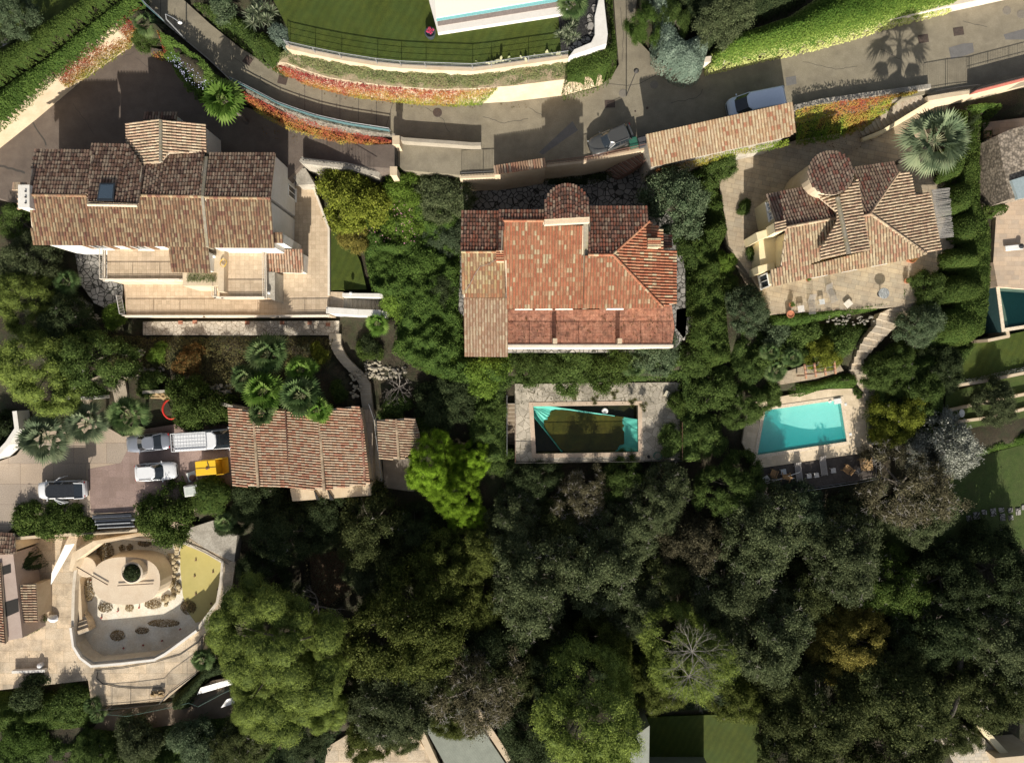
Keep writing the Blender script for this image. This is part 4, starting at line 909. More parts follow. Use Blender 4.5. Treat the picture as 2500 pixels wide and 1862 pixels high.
for i in range(len(UW)-1):
    a, b = Vector(UW[i]), Vector(UW[i+1])
    for h in (.25, .5, .75, 1.0): m.tube(a+Vector((0, 0, h+.05)), b+Vector((0, 0, h+.05)), .012 if h < 1 else .03, n=5)
    m.tube(a, a+Vector((0, 0, 1.08)), .03)
tag(m.build('wire_fence', grey_m), 'thin grey wire fence with steel top rail along the lawn edge', 'fence')
# white curved bench wall & slab
q = PL([(1461, -40), (1461, 0), (1452, 38), (1452, 85), (1443, 103), (1402, 120), (1388, 139), (1481, 108), (1484, 82), (1475, 0), (1475, -40)], 4.5)
m = MB(); m.prism(q, [(a[0], a[1], 3.2) for a in q]); tag(m.build('curved_wall', whitew, bevel=.05), 'white curved masonry wall round the dark stone bed', 'wall')
q = PL([(1362, 22), (1461, -40), (1461, 0), (1452, 85), (1443, 103), (1402, 120), (1370, 128)], 3.95)
m = MB(); m.prism(q, [(a[0], a[1], 3.6) for a in q]); tag(m.build('stone_bed', surf('black_gravel', (.035, .035, .035), (.06, .058, .055), 5, pat='pebble', ps=.12)), kind='structure')
STN = [(1440, 45, 17, 26), (1441, 65, 22, 20), (1430, 97, 26, 18), (1410, 108, 22, 16), (1395, 118, 18, 13), (1450, 20, 14, 20), (1410, 92, 14, 12), (1443, 83, 14, 12)]
for i, (x, y, a_, b_) in enumerate(STN):
    c = P(x, y, 4.0); m = MB(); pts = [(c[0]+math.cos(t)*a_*.018*random.uniform(.8, 1.15), c[1]+math.sin(t)*b_*.018*random.uniform(.8, 1.15)) for t in [k*.9 for k in range(7)]]
    m.slab(pts, 3.9, 4.03); tag(m.build('stepping_stone', crazyd, bevel=.02), 'grey stepping stone in the black gravel bed, '+ordn(i, 8, 'counted down the curved wall'), 'stone', 'stepping stones in the gravel bed')
# road south side: fence wall
W2 = PL([(1125, 432), (1206, 428), (1332, 404), (1429, 393), (1575, 362)], .15)
wallline('roadside_wall', [(p[0], p[1]) for p in W2], .35, .2, -4.2, creamw, 'cream retaining wall dropping from the road to the house court, iron railing on top')
railing('railing', PL([(1127, 430), (1206, 426)], .2), 1.0, iron, 'short black railing between the bushes and the tiled wall cap', step=.13)
railing('railing', PL([(1334, 402), (1429, 391), (1575, 360)], .2), 1.0, rust, 'rust brown railing on the wall beside the grey parked car', step=.13)
gp = empty('gate_wall', P(1268, 405, 0), 'short cream wall with red tile cap and two posts beside the road', 'wall')
a, b = Vector(P(1206, 417, 1.5)), Vector(P(1332, 398, 1.5)); d = (b-a).normalized(); n = Vector((-d.y, d.x, 0))
m = MB(); m.prism([a+n*.25, b+n*.25, b-n*.25, a-n*.25], [p_-Vector((0, 0, 5.6)) for p_ in (a+n*.25, b+n*.25, b-n*.25, a-n*.25)]); m.build('wall', creamw, gp)
m = MB(); k = 21
for i in range(k):
    c = a.lerp(b, (i+.5)/k); m.tube(c+n*.42+Vector((0, 0, .06)), c-n*.42+Vector((0, 0, .14)), .1, .12, 8, random.random())
m.build('tile_cap', T_D, gp)
# canopy (tiled roof over the roadside wall)
rotC = R(12.4); dS = (math.sin(rotC), -math.cos(rotC)); dN = (-dS[0], -dS[1]); dE = (math.cos(rotC), math.sin(rotC)); dW = (-dE[0], -dE[1])
cn = empty('car_port', P(1755, 330, 0), 'long tiled lean-to roof in pale pink and red clay beside the road', 'shelter')
plc = plane((1577, 328, 3.0), dS, .22)
roof(cn, [(1577, 328), (1935, 249), (1942, 322), (1926, 333), (1591, 407)], plc, T_Can, cream_e, wall=greyw, zb=-3.4, ins=.3, tc=.27)
# street things
def manhole(px, py, z, r, lb, mt=None, sq=None, rz=0):
    p = P(px, py, z); m = MB()
    if sq: m.box((p[0], p[1], z+.006), (sq[0], sq[1], .02), rz); m.box((p[0], p[1], z+.014), (sq[0]*.86, sq[1]*.86, .02), rz)
    else: m.lathe((p[0], p[1], z), [(r, 0), (r, .012), (r*.9, .016), (r*.88, .010), (r*.84, .018)], 20)
    tag(m.build('manhole_cover', mt or surf('cast_iron', (.05, .04, .035), (.085, .065, .055), 9, dirt=(.12, .07, .05), damt=.5)), lb, 'manhole cover')
gm = surf('worn_iron', (.16, .145, .12), (.20, .18, .15), 9)
manhole(605, 148, 0, .4, 'square brown grate at the kerb on the curving road below the hedge', sq=(.75, .75), rz=-.6)
manhole(690, 196, 0, .4, 'square brown grate on the road opposite the teal fence', sq=(.85, .75), rz=-.25)
manhole(1068, 275, 0, .42, 'round rusty manhole cover near the ivy wall')
manhole(1521, 228, 0, .38, 'round cover ringed in grey at the road junction', gm)
manhole(1597, 207, 0, .38, 'round cover half in shade right of the junction', gm)
manhole(1489, 254, 0, .4, 'dark square plate in the shade above the grey car', sq=(.95, .7), rz=.03)
manhole(2254, 95, 0, .4, 'left square brown grate on the upper right road', sq=(.95, .75), rz=.15)
manhole(2340, 77, 0, .4, 'right square brown grate on the upper right road', sq=(.95, .75), rz=.15)
manhole(2458, 26, 0, .4, 'left of two pale round covers at the upper right edge', gm)
manhole(2493, 35, 0, .4, 'rightmost pale round cover at the upper right edge', gm)
manhole(1551, 272, 0, .09, 'tiny round valve cover in the sunlit strip of road')
manhole(1580, 264, 0, .12, 'small round valve cover just inside the canopy shadow')
for pts, nm in (([(2316, 117), (2350, 107), (2375, 105), (2378, 128), (2360, 135), (2322, 145)], 'a'), ([(2450, 85), (2500, 71), (2540, 62), (2540, 88), (2500, 97), (2455, 97)], 'b'), ([(1398, 296), (1411, 318), (1325, 378), (1316, 372), (1380, 312)], 'c'), ([(1918, 190), (1943, 185), (1945, 205), (1920, 210)], 'd')):
    q = PL(pts, .006); m = MB(); m.prism(q, [(a[0], a[1], -.05) for a in q]); tag(m.build('road_patch', asphalt2), kind='structure')
m = MB(); tar = plain('tar', (.05, .045, .04), .8)   # concrete joints across the curved road
for (a_, b_) in (((392, 0), (392, 45)), ((427, 20), (427, 85)), ((744, 205), (744, 268)), ((786, 214), (786, 281)), ((830, 226), (830, 290)), ((875, 234), (875, 296)), ((919, 240), (919, 304)), ((960, 247), (943, 308)), ((1560, 205), (1625, 172)), ((1480, 204), (1532, 209)), ((1532, 209), (1560, 205))):
    a, b = Vector(P(*a_, .003)), Vector(P(*b_, .003)); n = (b-a).cross(Vector((0, 0, 1))).normalized()*.022
    k = 8; prev = None
    for i in range(k):
        p0, p1 = a.lerp(b, i/k), a.lerp(b, (i+1)/k); m.prism([p0+n, p1+n, p1-n, p0-n], [v-Vector((0, 0, .05)) for v in (p0+n, p1+n, p1-n, p0-n)])
tag(m.build('road_joints', tar), kind='structure')
def crack(name, pts, z, w_=.03):
    m = MB(); L_ = []
    for i in range(len(pts)-1):
        for k in range(7):
            a = Vector(P(*pts[i], z)); b = Vector(P(*pts[i+1], z)); p_ = a.lerp(b, k/7); L_.append(p_+Vector((random.uniform(-.07, .07), random.uniform(-.07, .07), 0)))
    for i in range(len(L_)-1):
        d = (L_[i+1]-L_[i]); n = Vector((-d.y, d.x, 0)).normalized()*w_*.5; q = [L_[i]+n, L_[i+1]+n, L_[i+1]-n, L_[i]-n]; m.prism([(v.x, v.y, z+.003) for v in q], [(v.x, v.y, z-.05) for v in q])
    tag(m.build(name, tar), kind='structure')
for c_ in ([(1040, 262), (1080, 290), (1100, 330)], [(1290, 262), (1330, 285)], [(1960, 150), (2040, 170), (2100, 160)], [(2150, 120), (2210, 150)], [(1640, 250), (1700, 240), (1720, 215)], [(1515, 20), (1522, 90), (1518, 160)], [(560, 130), (610, 175), (660, 215)], [(2350, 50), (2420, 70)], [(1180, 285), (1230, 300), (1300, 290)]): crack('road_crack', c_, 0, .035)
crack('paving_crack', [(178, 255), (205, 290), (235, 335)], -2, .035); crack('paving_crack', [(300, 140), (330, 125)], -2, .03); crack('paving_crack', [(330, 140), (365, 165), (385, 180)], -2, .03)
crack('paving_crack', [(75, 290), (120, 365)], -2, .14); crack('paving_crack', [(0, 404), (70, 425)], -2, .2)
m = MB(); p = P(455, 98, 0)        # curved-arm street lamp by the wall
m.path([(p[0], p[1], 0), (p[0], p[1], 3.6)], .06, 8); m.path([(p[0], p[1], 3.6), (p[0]+.2, p[1]+.15, 4.1), (p[0]+.9, p[1]-.25, 4.3), (p[0]+1.3, p[1]-.5, 4.2)], .035, 6)
lp = empty('street_lamp', (p[0], p[1], 0), 'slim street lamp with curved arm beside the curving upper road', 'street lamp'); m.build('pole', grey_m, lp)
m = MB(); m.lathe((p[0]+1.4, p[1]-.55, 4.0), [(.06, .14), (.12, .08), (.13, 0), (.06, -.03)], 12, sx=1.5); m.build('lamp_head', whitem, lp)
m = MB(); p = P(1545, 352, .6)      # bins behind the grey car
for i, (dx, dy, cc) in enumerate(((0, 0, 'green_bin'), (.85, .05, 'grey_bin'))):
    mt = plain('bin_green', (.02, .09, .06), .5) if i == 0 else plain('bin_dark', (.05, .05, .055), .5)
    o = empty('wheelie_bin', (p[0]+dx, p[1]+dy, 0), 'dark green wheeled bin behind the grey car' if i == 0 else 'dark grey wheeled bin next to the tiled roof corner', 'bin', rz=.25); OFF[o.name] = Vector((0, 0, 0))
    b = MB(); b.prism([(-.36, -.4, .95), (.36, -.4, .95), (.36, .4, .95), (-.36, .4, .95)], [(-.28, -.3, .1), (.28, -.3, .1), (.28, .3, .1), (-.28, .3, .1)]); b.build('body', mt, o, local=True, bevel=.03)
    b = MB(); b.prism([(-.36, -.42, 1.02), (.36, -.42, 1.02), (.34, .44, 1.12), (-.34, .44, 1.12)], [(-.4, -.46, .95), (.4, -.46, .95), (.4, .46, 1.0), (-.4, .46, 1.0)]); b.tube((-.35, .5, 1.02), (.35, .5, 1.02), .03); b.build('lid', mt, o, local=True, bevel=.02)
    for sx in (-1, 1): b = MB(); b.tube((sx*.3-.04, .33, .12), (sx*.3+.04, .33, .12), .12, n=10); b.build('wheel', plain('tyre', (.02, .02, .02), .9), o, local=True)
# ================================================================ CARS
pgrey = plain('paint_grey', (.10, .10, .095), .28, met=.5, coat=.6, var=.03); pwhite = plain('paint_white', (.62, .63, .64), .3, coat=.6, var=.03); psilver = plain('paint_silver', (.30, .32, .36), .28, met=.55, coat=.6, var=.03); pblue = plain('paint_pale', (.60, .68, .80), .3, coat=.5, var=.03)
car('parked_car', 1494, 336, 0, 202, 4.15, 1.82, 1.47, pgrey, 'grey hatchback parked on the road beside the rust brown railing', kind='hatch')
car('parked_van', 1850, 246, 0, 191, 4.9, 1.9, 1.8, pblue, 'pale van half hidden under the long pink tiled roof', cat='van', kind='van')
car('parked_car', 355, 1081, -7, 185.5, 4.5, 1.8, 1.42, psilver, 'silver saloon parked under the palm fronds', kind='sedan')
car('parked_car', 372, 1153, -7, 4, 4.1, 1.85, 1.6, pwhite, 'compact white car with black windows in the middle of the yard', kind='hatch')
v = car('parked_van', 500, 1075, -7, 3.5, 6.1, 2.05, 2.35, pwhite, 'long white van with mesh roof rack, nose at the garage roof', cat='van', kind='van')
m = MB(); zz = 2.42
for i in range(13): m.tube((-3.1+i*.285, -.86, zz), (-3.1+i*.285, .86, zz), .013, n=4)
for i in range(6): m.tube((-3.1, -.86+i*.344, zz+.02), (.3, -.86+i*.344, zz+.02), .013, n=4)
for y in (-.88, .88): m.tube((-3.12, y, zz+.08), (.32, y, zz+.08), .035, n=6)
for x in (-3.12, .32): m.tube((x, -.88, zz+.08), (x, .88, zz+.08), .035, n=6)
m.build('roof_rack', plain('pale_metal', (.55, .56, .57), .4), v, local=True)
e = car('parked_car', 138, 1198, -7, 182, 4.9, 1.85, 1.75, pwhite, 'white people carrier with black roof, side doors and tailgate open', kind='estate', roofmat=plain('paint_black', (.02, .022, .025), .25, coat=.7))
for sy in (-1, 1):
    m = MB(); a = (.55, sy*.9); b = (-.45, sy*1.32)
    m.prism([(a[0], a[1], 1.0), (b[0], b[1], 1.0), (b[0], b[1]+sy*.08, 1.0), (a[0], a[1]+sy*.08, 1.0)], [(a[0], a[1], .35), (b[0], b[1], .35), (b[0], b[1]+sy*.08, .35), (a[0], a[1]+sy*.08, .35)])
    m.path([(a[0], a[1], 1.0), (a[0]-.3, a[1]*.97, 1.5), (b[0]+.1, b[1], 1.5), (b[0], b[1], 1.0)], .03); m.build('door', pwhite, e, local=True)
m = MB(); m.prism([(-2.0, -.75, 1.9), (-2.0, .75, 1.9), (-3.0, .72, 2.0), (-3.0, -.72, 2.0)], [(-2.0, -.75, 1.84), (-2.0, .75, 1.84), (-3.0, .72, 1.94), (-3.0, -.72, 1.94)])
for k in (-1, 1): m.tube((-2.1, k*.6, 1.2), (-2.7, k*.66, 1.88), .02)
m.build('tailgate', plain('car_glass', (.015, .02, .025), .05, spec=.9, var=.02), e, local=True)
m = MB(); m.path([(-2.0, -.78, 1.93), (-3.02, -.74, 2.03), (-3.02, .74, 2.03), (-2.0, .78, 1.93)], .05); m.build('tailgate_frame', pwhite, e, local=True)
# ================================================================ HOUSE A (white villa, upper left)
hA = empty('villa', P(370, 480, -4.2), 'large white villa with brown tiled roofs, skylight and balconies at upper left', 'house')
gN = plane((150, 367, 1.8), (0, 1), .27); gS = plane((150, 478, 2.85), (0, -1), .27)
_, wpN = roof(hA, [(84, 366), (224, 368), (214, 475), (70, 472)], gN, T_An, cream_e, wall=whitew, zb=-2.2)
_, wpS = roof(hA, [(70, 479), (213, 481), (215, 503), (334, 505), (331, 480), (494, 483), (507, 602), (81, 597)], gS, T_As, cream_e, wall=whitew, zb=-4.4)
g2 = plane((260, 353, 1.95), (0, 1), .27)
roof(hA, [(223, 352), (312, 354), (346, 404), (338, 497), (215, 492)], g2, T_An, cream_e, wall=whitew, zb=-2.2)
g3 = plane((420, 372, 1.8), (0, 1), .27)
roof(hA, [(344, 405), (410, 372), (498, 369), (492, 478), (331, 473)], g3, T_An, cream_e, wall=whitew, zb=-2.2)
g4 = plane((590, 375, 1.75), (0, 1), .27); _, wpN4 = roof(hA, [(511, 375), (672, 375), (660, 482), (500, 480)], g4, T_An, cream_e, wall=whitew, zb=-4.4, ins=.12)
g5 = plane((580, 484, 2.8), (0, -1), .27); _, wpS2 = roof(hA, [(500, 484), (660, 486), (666, 567), (669, 605), (510, 604)], g5, T_As, cream_e, wall=whitew, zb=-4.4, ins=.12)
roof(hA, [(662, 567), (689, 567), (690, 593), (662, 592)], plane((675, 567, 1.5), (0, -1), .27), T_As, cream_e, wall=whitew, zb=-4.3, ins=.05)
roof(hA, [(412, 602), (507, 603), (513, 666), (419, 663)], plane((460, 602, 1.62), (0, -1), .27), T_As, cream_e, wall=whitew, zb=-1.4, ins=.3)
roof(hA, [(648, 609), (739, 608), (739, 666), (651, 663)], plane((690, 609, -1.5), (0, -1), .22), T_D, cream_e, wall=whitew, zb=-4.3, ins=.25)
gW = plane((393, 340, 2.65), (-1, 0), .28); gE = plane((396, 340, 2.65), (1, 0), .28)
roof(hA, [(309, 300), (391, 293), (391, 397), (344, 400), (311, 355)], gW, T_G, cream_e, wall=whitew, zb=-2.2, ins=.2)
roof(hA, [(396, 293), (501, 302), (503, 371), (410, 374), (396, 392)], gE, T_G, cream_e, wall=whitew, zb=-2.2, ins=.2)
ridge(hA, ray(393.5, 294, gW), ray(393.5, 395, gW), mortar, .16)
roof(hA, [(352, 276), (431, 276), (431, 294), (352, 293)], plane((390, 276, .6), (0, 1), .3), T_An, cream_e, wall=whitew, zb=-2.2, ins=.15)
for a, b, pl in (((70, 476), (213, 478), gS), ((331, 477), (494, 480), gS), ((501, 482), (660, 484), g5)): ridge(hA, ray(*a, pl), ray(*b, pl), T_As, .15)
ridge(hA, ray(215, 500, g2), ray(336, 502, g2), cream_e, .14)
lidslab(hA, [(503, 384), (510, 384), (500, 481), (493, 480)], g3, .22, 1, mortar, 'parapet'); lidslab(hA, [(493, 481), (500, 481), (512, 604), (505, 604)], gS, .22, 1, mortar, 'parapet')
# skylight
q = [ray(x, y, g2) for x, y in ((247, 449), (284, 449), (281, 492), (240, 491))]; m = MB(); m.prism([(a.x, a.y, a.z+.24) for a in q], [(a.x, a.y, a.z-.05) for a in q]); s_ = m.build('skylight', plain('skylight_frame', (.05, .06, .07), .35, met=.3), hA)
q = [ray(x, y, g2) for x, y in ((250, 453), (281, 453), (278, 486), (244, 485))]; m = MB(); m.prism([(a.x, a.y, a.z+.26) for a in q], [(a.x, a.y, a.z+.1) for a in q]); m.build('pane', plain('skylight_glass', (.06, .09, .12), .12, spec=1, var=.05), s_)
# chimney
p = P(60, 480, 3.2); m = MB(); m.box((p[0], p[1], .2), (1.0, 2.0, 6.2)); ch = m.build('chimney', whitew, hA)
m = MB()
for i in range(5): m.tube((p[0]-.9, p[1]-.9+i*.42, 2.7), (p[0]-.35, p[1]-.9+i*.42, 3.0), .13, .13, 8, random.random())
for i in range(7): m.tube((p[0]-1.1+i*.17, p[1]+.6, 3.05), (p[0]-1.1+i*.17, p[1]+1.3, 2.95), .1, .1, 8, random.random())
m.build('tile_flank', T_G, ch)
m = MB()
for i, y in enumerate((-.6, -.1, .4)): m.lathe((p[0]+.2, p[1]+y, 3.3), [(.07, 0), (.07, .12)], 8)
m.build('vent_cap', iron, ch)
# balconies and terraces
def block(root, nm, pts, z, zb, mt):
    m = MB(); q = PL(pts, z); m.prism(q, [(a[0], a[1], zb) for a in q]); return m.build(nm, mt, root)
block(hA, 'balcony', [(262, 596), (420, 596), (450, 612), (450, 684), (262, 684)], -1.4, -4.3, beigetile)
block(hA, 'balcony', [(536, 598), (645, 598), (645, 724), (536, 724)], -1.4, -4.3, beigetile)
block(hA, 'flat_roof', [(509, 600), (548, 600), (546, 712), (532, 712), (532, 665), (509, 664)], -.45, -4.3, creamw)
bal = surf('balustrade_white', (.66, .60, .5), (.72, .66, .56), 3, dirt=(.45, .36, .26), damt=.5)
balustrade('balustrade', PL([(256, 604), (256, 683)], -1.4), .85, bal, hA); balustrade('balustrade', PL([(256, 684), (447, 684)], -1.4), .85, bal, hA)
balustrade('balustrade', PL([(545, 727), (648, 727)], -1.4), .85, bal, hA); balustrade('balustrade', PL([(650, 727), (648, 606)], -1.4), .85, bal, hA); balustrade('balustrade', PL([(527, 700), (527, 726), (545, 727)], -1.4), .85, bal, hA)
q = block(hA, 'planter_box', [(446, 664), (540, 664), (540, 698), (446, 698)], -.75, -4.3, creamw)
m = MB(); g_ = random.Random(3); V = []; 
for i in range(700):
    x, y, z = P(g_.uniform(457, 529), g_.uniform(668, 689), -.72); a = g_.random()*6.28; l = g_.uniform(.1, .3); m.poly([(x, y, z), (x+.03, y, z), (x+math.cos(a)*l, y+math.sin(a)*l, z+l)], g_.random())
m.build('planter_grass', L_hedge, q)
block(hA, 'stair_block', [(649, 664), (671, 664), (671, 734), (649, 724)], -1.8, -4.3, greyw)
hose = plain('yellow_hose', (.55, .35, .04), .5); m = MB(); c = P(546, 642, -.35); pts = [(c[0]+.28*math.cos(t*.5)*(1+.1*math.sin(t)), c[1]+.36*math.sin(t*.5), c[2]+.02*t*.2) for t in range(38)]; m.path(pts, .018, 5); tag(m.build('garden_hose', hose), 'coiled yellow hose on the pale flat roof between the balconies', 'hose')
for (x, y, z, lb) in ((657, 715, -1.7, 'small white dome lamp on the grey stair block'), (857, 716, -3.5, 'white globe lamp on the stair side wall'), (524, 626, -.4, 'small white cap on the flat roof between balconies')):
    m = MB(); p = P(x, y, z); m.lathe(p, [(.1, 0), (.16, .08), (.15, .2), (.06, .3)], 12); tag(m.build('globe_lamp', whitem), lb, 'lamp')
opening(hA, wpS2, 2, .5, -3.2, 1.0, 1.3, 'window'); 
for t in (.2, .45, .7): opening(hA, wpS, 6, t, -.1, 1.3, 2.0, 'french_window', plain('shutter_brown', (.2, .12, .07), .6))
for t in (.3, .75): opening(hA, wpN, 0, t, .3, .8, 1.0, 'window', plain('shutter_brown', (.2, .12, .07), .6))
opening(hA, wpN4, 1, .5, -3.1, 1.1, 2.0, 'door'); opening(hA, wpS2, 4, .3, -.2, 1.3, 2.0, 'french_window'); opening(hA, wpS2, 4, .7, -.2, 1.3, 2.0, 'french_window')
# lower balustrade, edges, stairs
balustrade('balustrade', PL([(310, 772), (500, 772), (680, 772), (803, 771)], -4.2), .85, bal, label='long white balustrade along the south edge of the lower terrace', step=.17)
railing('railing', PL([(298, 724), (306, 768)], -4.2), 1.0, whitem, 'short white metal railing at the left end of the lower terrace', step=.15)
W3 = PL([(726, 452), (764, 452), (797, 540), (804, 560), (804, 720)], -4.2); wallline('low_wall', [(p[0], p[1]) for p in W3], .2, -3.95, -7, bal, 'thin pale kerb wall bordering the east side of the terrace')
block(None, 'planter', [(704, 416), (745, 410), (768, 450), (728, 452)], -2.6, -4.5, greyw)['label'] = 'grey concrete planter against the driveway wall at the villa corner'; bpy.context.scene.objects['planter']['category'] = 'planter'
wallline('driveway_wall', [P(*p)[:2] for p in ((739, 392, -1), (745, 396, -1), (850, 408, -1), (922, 424, -.5))], .5, -.7, -4.5, greyw, 'low grey wall along the shaded south side of the driveway')
railing('railing', PL([(741, 392), (850, 404), (921, 420)], -.7), .8, iron, 'dark crossed railing on the driveway wall above the lemon tree', step=.3)
pad('stair_landing', [(805, 712), (838, 713), (838, 757), (805, 757)], -4.3, beigetile, 2.6)
concs = surf('step_concrete', (.30, .27, .22), (.38, .34, .28), 2, dirt=(.15, .13, .1), damt=.6); nose = surf('step_nosing', (.44, .39, .31), (.50, .45, .37), 3)
steps('garden_stairs', PL([(838, 727, -4.3), (900, 728, -5.3), (968, 735, -6.3)], 0), PL([(838, 755, -4.3), (900, 760, -5.3), (968, 764, -6.3)], 0), [concs, nose], 12, 'shaded flight of brown stone steps between two white walls', depth=1)
for (pts, lb) in ((((838, 720, -3.6), (925, 721, -4.0), (963, 728, -5.0)), 'white wall along the north side of the garden stairs'), (((800, 757, -3.7), (870, 762, -4.0), (925, 764, -4.6), (940, 768, -5)), 'thick white wall along the south side of the garden stairs')):
    wallline('stair_wall', [P(*p) for p in pts], .38 if 'north' in lb else .6, None, -8, whitew, lb)
PT = [(803, 815), (804, 840), (818, 868), (838, 893), (862, 915), (878, 940), (882, 981), (888, 1015), (893, 1051), (900, 1085), (906, 1118), (908, 1150), (909, 1176)]
PR = [(832, 815), (832, 840), (845, 870), (867, 892), (888, 910), (904, 935), (909, 981), (913, 1015), (919, 1051), (923, 1085), (927, 1118), (932, 1150), (935, 1176)]
zz = np.linspace(-6.3, -8.6, len(PT)); 
steps('garden_path_steps', [P(a, b, z) for (a, b), z in zip(PT, zz)], [P(a, b, z) for (a, b), z in zip(PR, zz)], [surf('path_concrete', (.42, .36, .27), (.50, .43, .33), 1.5, dirt=(.2, .17, .12), damt=.6), nose], 30, 'curving stepped garden path beside the garage roofs', 'path', depth=.9)
railing('handrail', [P(905, 985, -7), P(917, 1020, -7.2), P(922, 1060, -7.5), P(929, 1110, -8), P(936, 1170, -8.4)], 1.0, grey_m, 'thin grey handrail beside the stepped path and small tiled roof', step=1.2)
for i, (x, y) in enumerate(((441, 787), (476, 786), (604, 788), (689, 788), (756, 788), (801, 792))):
    m = MB(); p = P(x, y, -6.5); m.box((p[0], p[1], -6.47), (.45, .35, .1)); tag(m.build('clay_slab', redtile, bevel=.02), 'red clay square in the crazy paving strip, '+ordn(i, 6), 'slab', 'red squares in the paving strip')
# ================================================================ GARAGES D
hD = empty('garage', P(700, 1090, -7), 'wide garage with four striped red tile roof slopes beside the yard', 'garage')
zr = -3.6; ds = R(-4)
dW_, dE_ = (-math.cos(ds), -math.sin(ds)), (math.cos(ds), math.sin(ds))
p1 = plane((624, 1100, zr), dW_, .2); p2 = plane((626, 1100, zr), dE_, .2); p3 = plane((786, 1100, zr), dW_, .2); p4 = plane((788, 1100, zr), dE_, .2)
roof(hD, [(558, 993), (619, 1004), (631, 1187), (570, 1186)], p1, T_D, cream_e, walls=False); roof(hD, [(619, 1004), (694, 1001), (705, 1189), (631, 1187)], p2, T_D, cream_e, walls=False)
roof(hD, [(694, 1001), (778, 1002), (792, 1195), (705, 1190)], p3, T_D, cream_e, wall=creamw, zb=-7.2); roof(hD, [(778, 1002), (876, 990), (884, 1020), (903, 1181), (792, 1195)], p4, T_D, cream_e, wall=creamw, zb=-7.2)
ridge(hD, ray(619, 1004, p1), ray(631, 1188, p1), T_Ce, .15); ridge(hD, ray(779, 1002, p3), ray(792, 1197, p3), T_Ce, .15); ridge(hD, ray(882, 1012, p4), ray(891, 1173, p4), T_Bn, .12)
lidslab(hD, [(691, 1001), (697, 1001), (708, 1190), (702, 1190)], p2, .02, .1, rust, 'valley_gutter')
m = MB()
for x, y in ((568, 1005), (574, 1090), (578, 1175)): p = P(x, y, -4.4); m.box((p[0]+.2, p[1], -5.9), (.35, .35, 2.6))
m.build('pillar', creamw, hD)
m = MB(); a, b = P(572, 1180, -4.6), P(703, 1183, -4.6); m.box(((a[0]+b[0])/2, (a[1]+b[1])/2-.0, -5.9), (b[0]-a[0], .22, 2.6)); a, b = P(562, 1000, -4.6), P(694, 1005, -4.6); m.box(((a[0]+b[0])/2, (a[1]+b[1])/2, -5.9), (b[0]-a[0], .22, 2.6)); m.build('wall', creamw, hD)
block(hD, 'rear_slab', [(708, 1192), (903, 1180), (905, 1209), (714, 1223)], -5.4, -8.5, creamw)
for (x0_, lb) in ((770, 'a'), (803, 'b')):
    m = MB(); q = PL([(x0_-4, 1196), (x0_+12, 1220), (x0_+2, 1220)], -5.2); m.prism(q, [(a[0], a[1], -5.5) for a in q]); m.build('slab_fin', iron, hD)
wallline('garden_wall', [P(*p)[:2] for p in ((505, 976, -6), (560, 988, -6), (600, 1000, -6))], .3, -5.2, -8, greyw, 'grey garden wall running into the back corner of the garage')
wallline('garden_wall', [P(*p)[:2] for p in ((355, 957, -6), (405, 955, -6))], .3, -5.6, -7.5, greyw, 'short pale wall above the red ring')
wallline('garden_wall', [P(*p)[:2] for p in ((150, 970, -6), (205, 972, -6), (255, 968, -6))], .3, -5.9, -7.5, whitew, 'thin white wall below the dark garden trees')
m = wallline('yard_wall', [P(*p)[:2] for p in ((-40, 1122, -6), (2, 1112, -6), (32, 1080, -6), (55, 1045, -6), (50, 1005, -6))], .45, -5.2, -8, whitew, 'broad white wall curving at the left edge of the yard')
# small roof E
hE = empty('shed', P(970, 1070, -7.5), 'small shed with pale striped tile roof right of the stepped path', 'shed')
p5_, p6_ = plane((969, 1070, -4.9), dW_, .18), plane((971, 1070, -4.9), dE_, .18)
roof(hE, [(922, 1025), (967, 1023), (974, 1120), (927, 1120)], p5_, T_Bl, cream_e, wall=creamw, zb=-8); roof(hE, [(967, 1023), (1012, 1020), (1024, 1060), (1024, 1086), (985, 1120), (974, 1120)], p6_, T_Bl, cream_e, wall=creamw, zb=-8)
ridge(hE, ray(967.5, 1023, p5_), ray(974, 1121, p5_), T_Ce, .14)
pad('shed_yard', [(934, 1120), (1010, 1118), (1010, 1200), (938, 1190)], -8.4, surf('dark_concrete', (.16, .135, .11), (.22, .19, .16), 1, dirt=(.08, .07, .05), damt=.7), 1)
# ================================================================ HOUSE B (red roofs, centre)
hB = empty('house', P(1380, 650, -4), 'house with bright red tile roofs and a rounded stair tower in the centre', 'house')
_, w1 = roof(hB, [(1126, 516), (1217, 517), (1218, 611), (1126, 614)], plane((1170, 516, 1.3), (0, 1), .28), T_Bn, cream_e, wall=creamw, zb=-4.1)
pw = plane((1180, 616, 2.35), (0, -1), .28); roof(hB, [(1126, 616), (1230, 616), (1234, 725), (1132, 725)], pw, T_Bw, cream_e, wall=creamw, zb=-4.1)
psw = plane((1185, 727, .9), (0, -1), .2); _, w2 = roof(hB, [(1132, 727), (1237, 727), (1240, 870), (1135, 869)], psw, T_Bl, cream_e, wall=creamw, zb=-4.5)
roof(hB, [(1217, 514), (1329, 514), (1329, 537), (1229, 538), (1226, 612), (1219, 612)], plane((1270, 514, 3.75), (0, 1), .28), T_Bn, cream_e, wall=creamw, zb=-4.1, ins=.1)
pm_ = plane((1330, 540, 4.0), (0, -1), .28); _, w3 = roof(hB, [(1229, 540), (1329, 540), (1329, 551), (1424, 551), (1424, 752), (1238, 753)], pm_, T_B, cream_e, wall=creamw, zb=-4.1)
pt = plane((1385, 451, 4.5), (0, 1), .27); arc = [(1384+54*math.cos(a), 503-53*math.sin(a)) for a in [math.pi*k/12 for k in range(13)]]
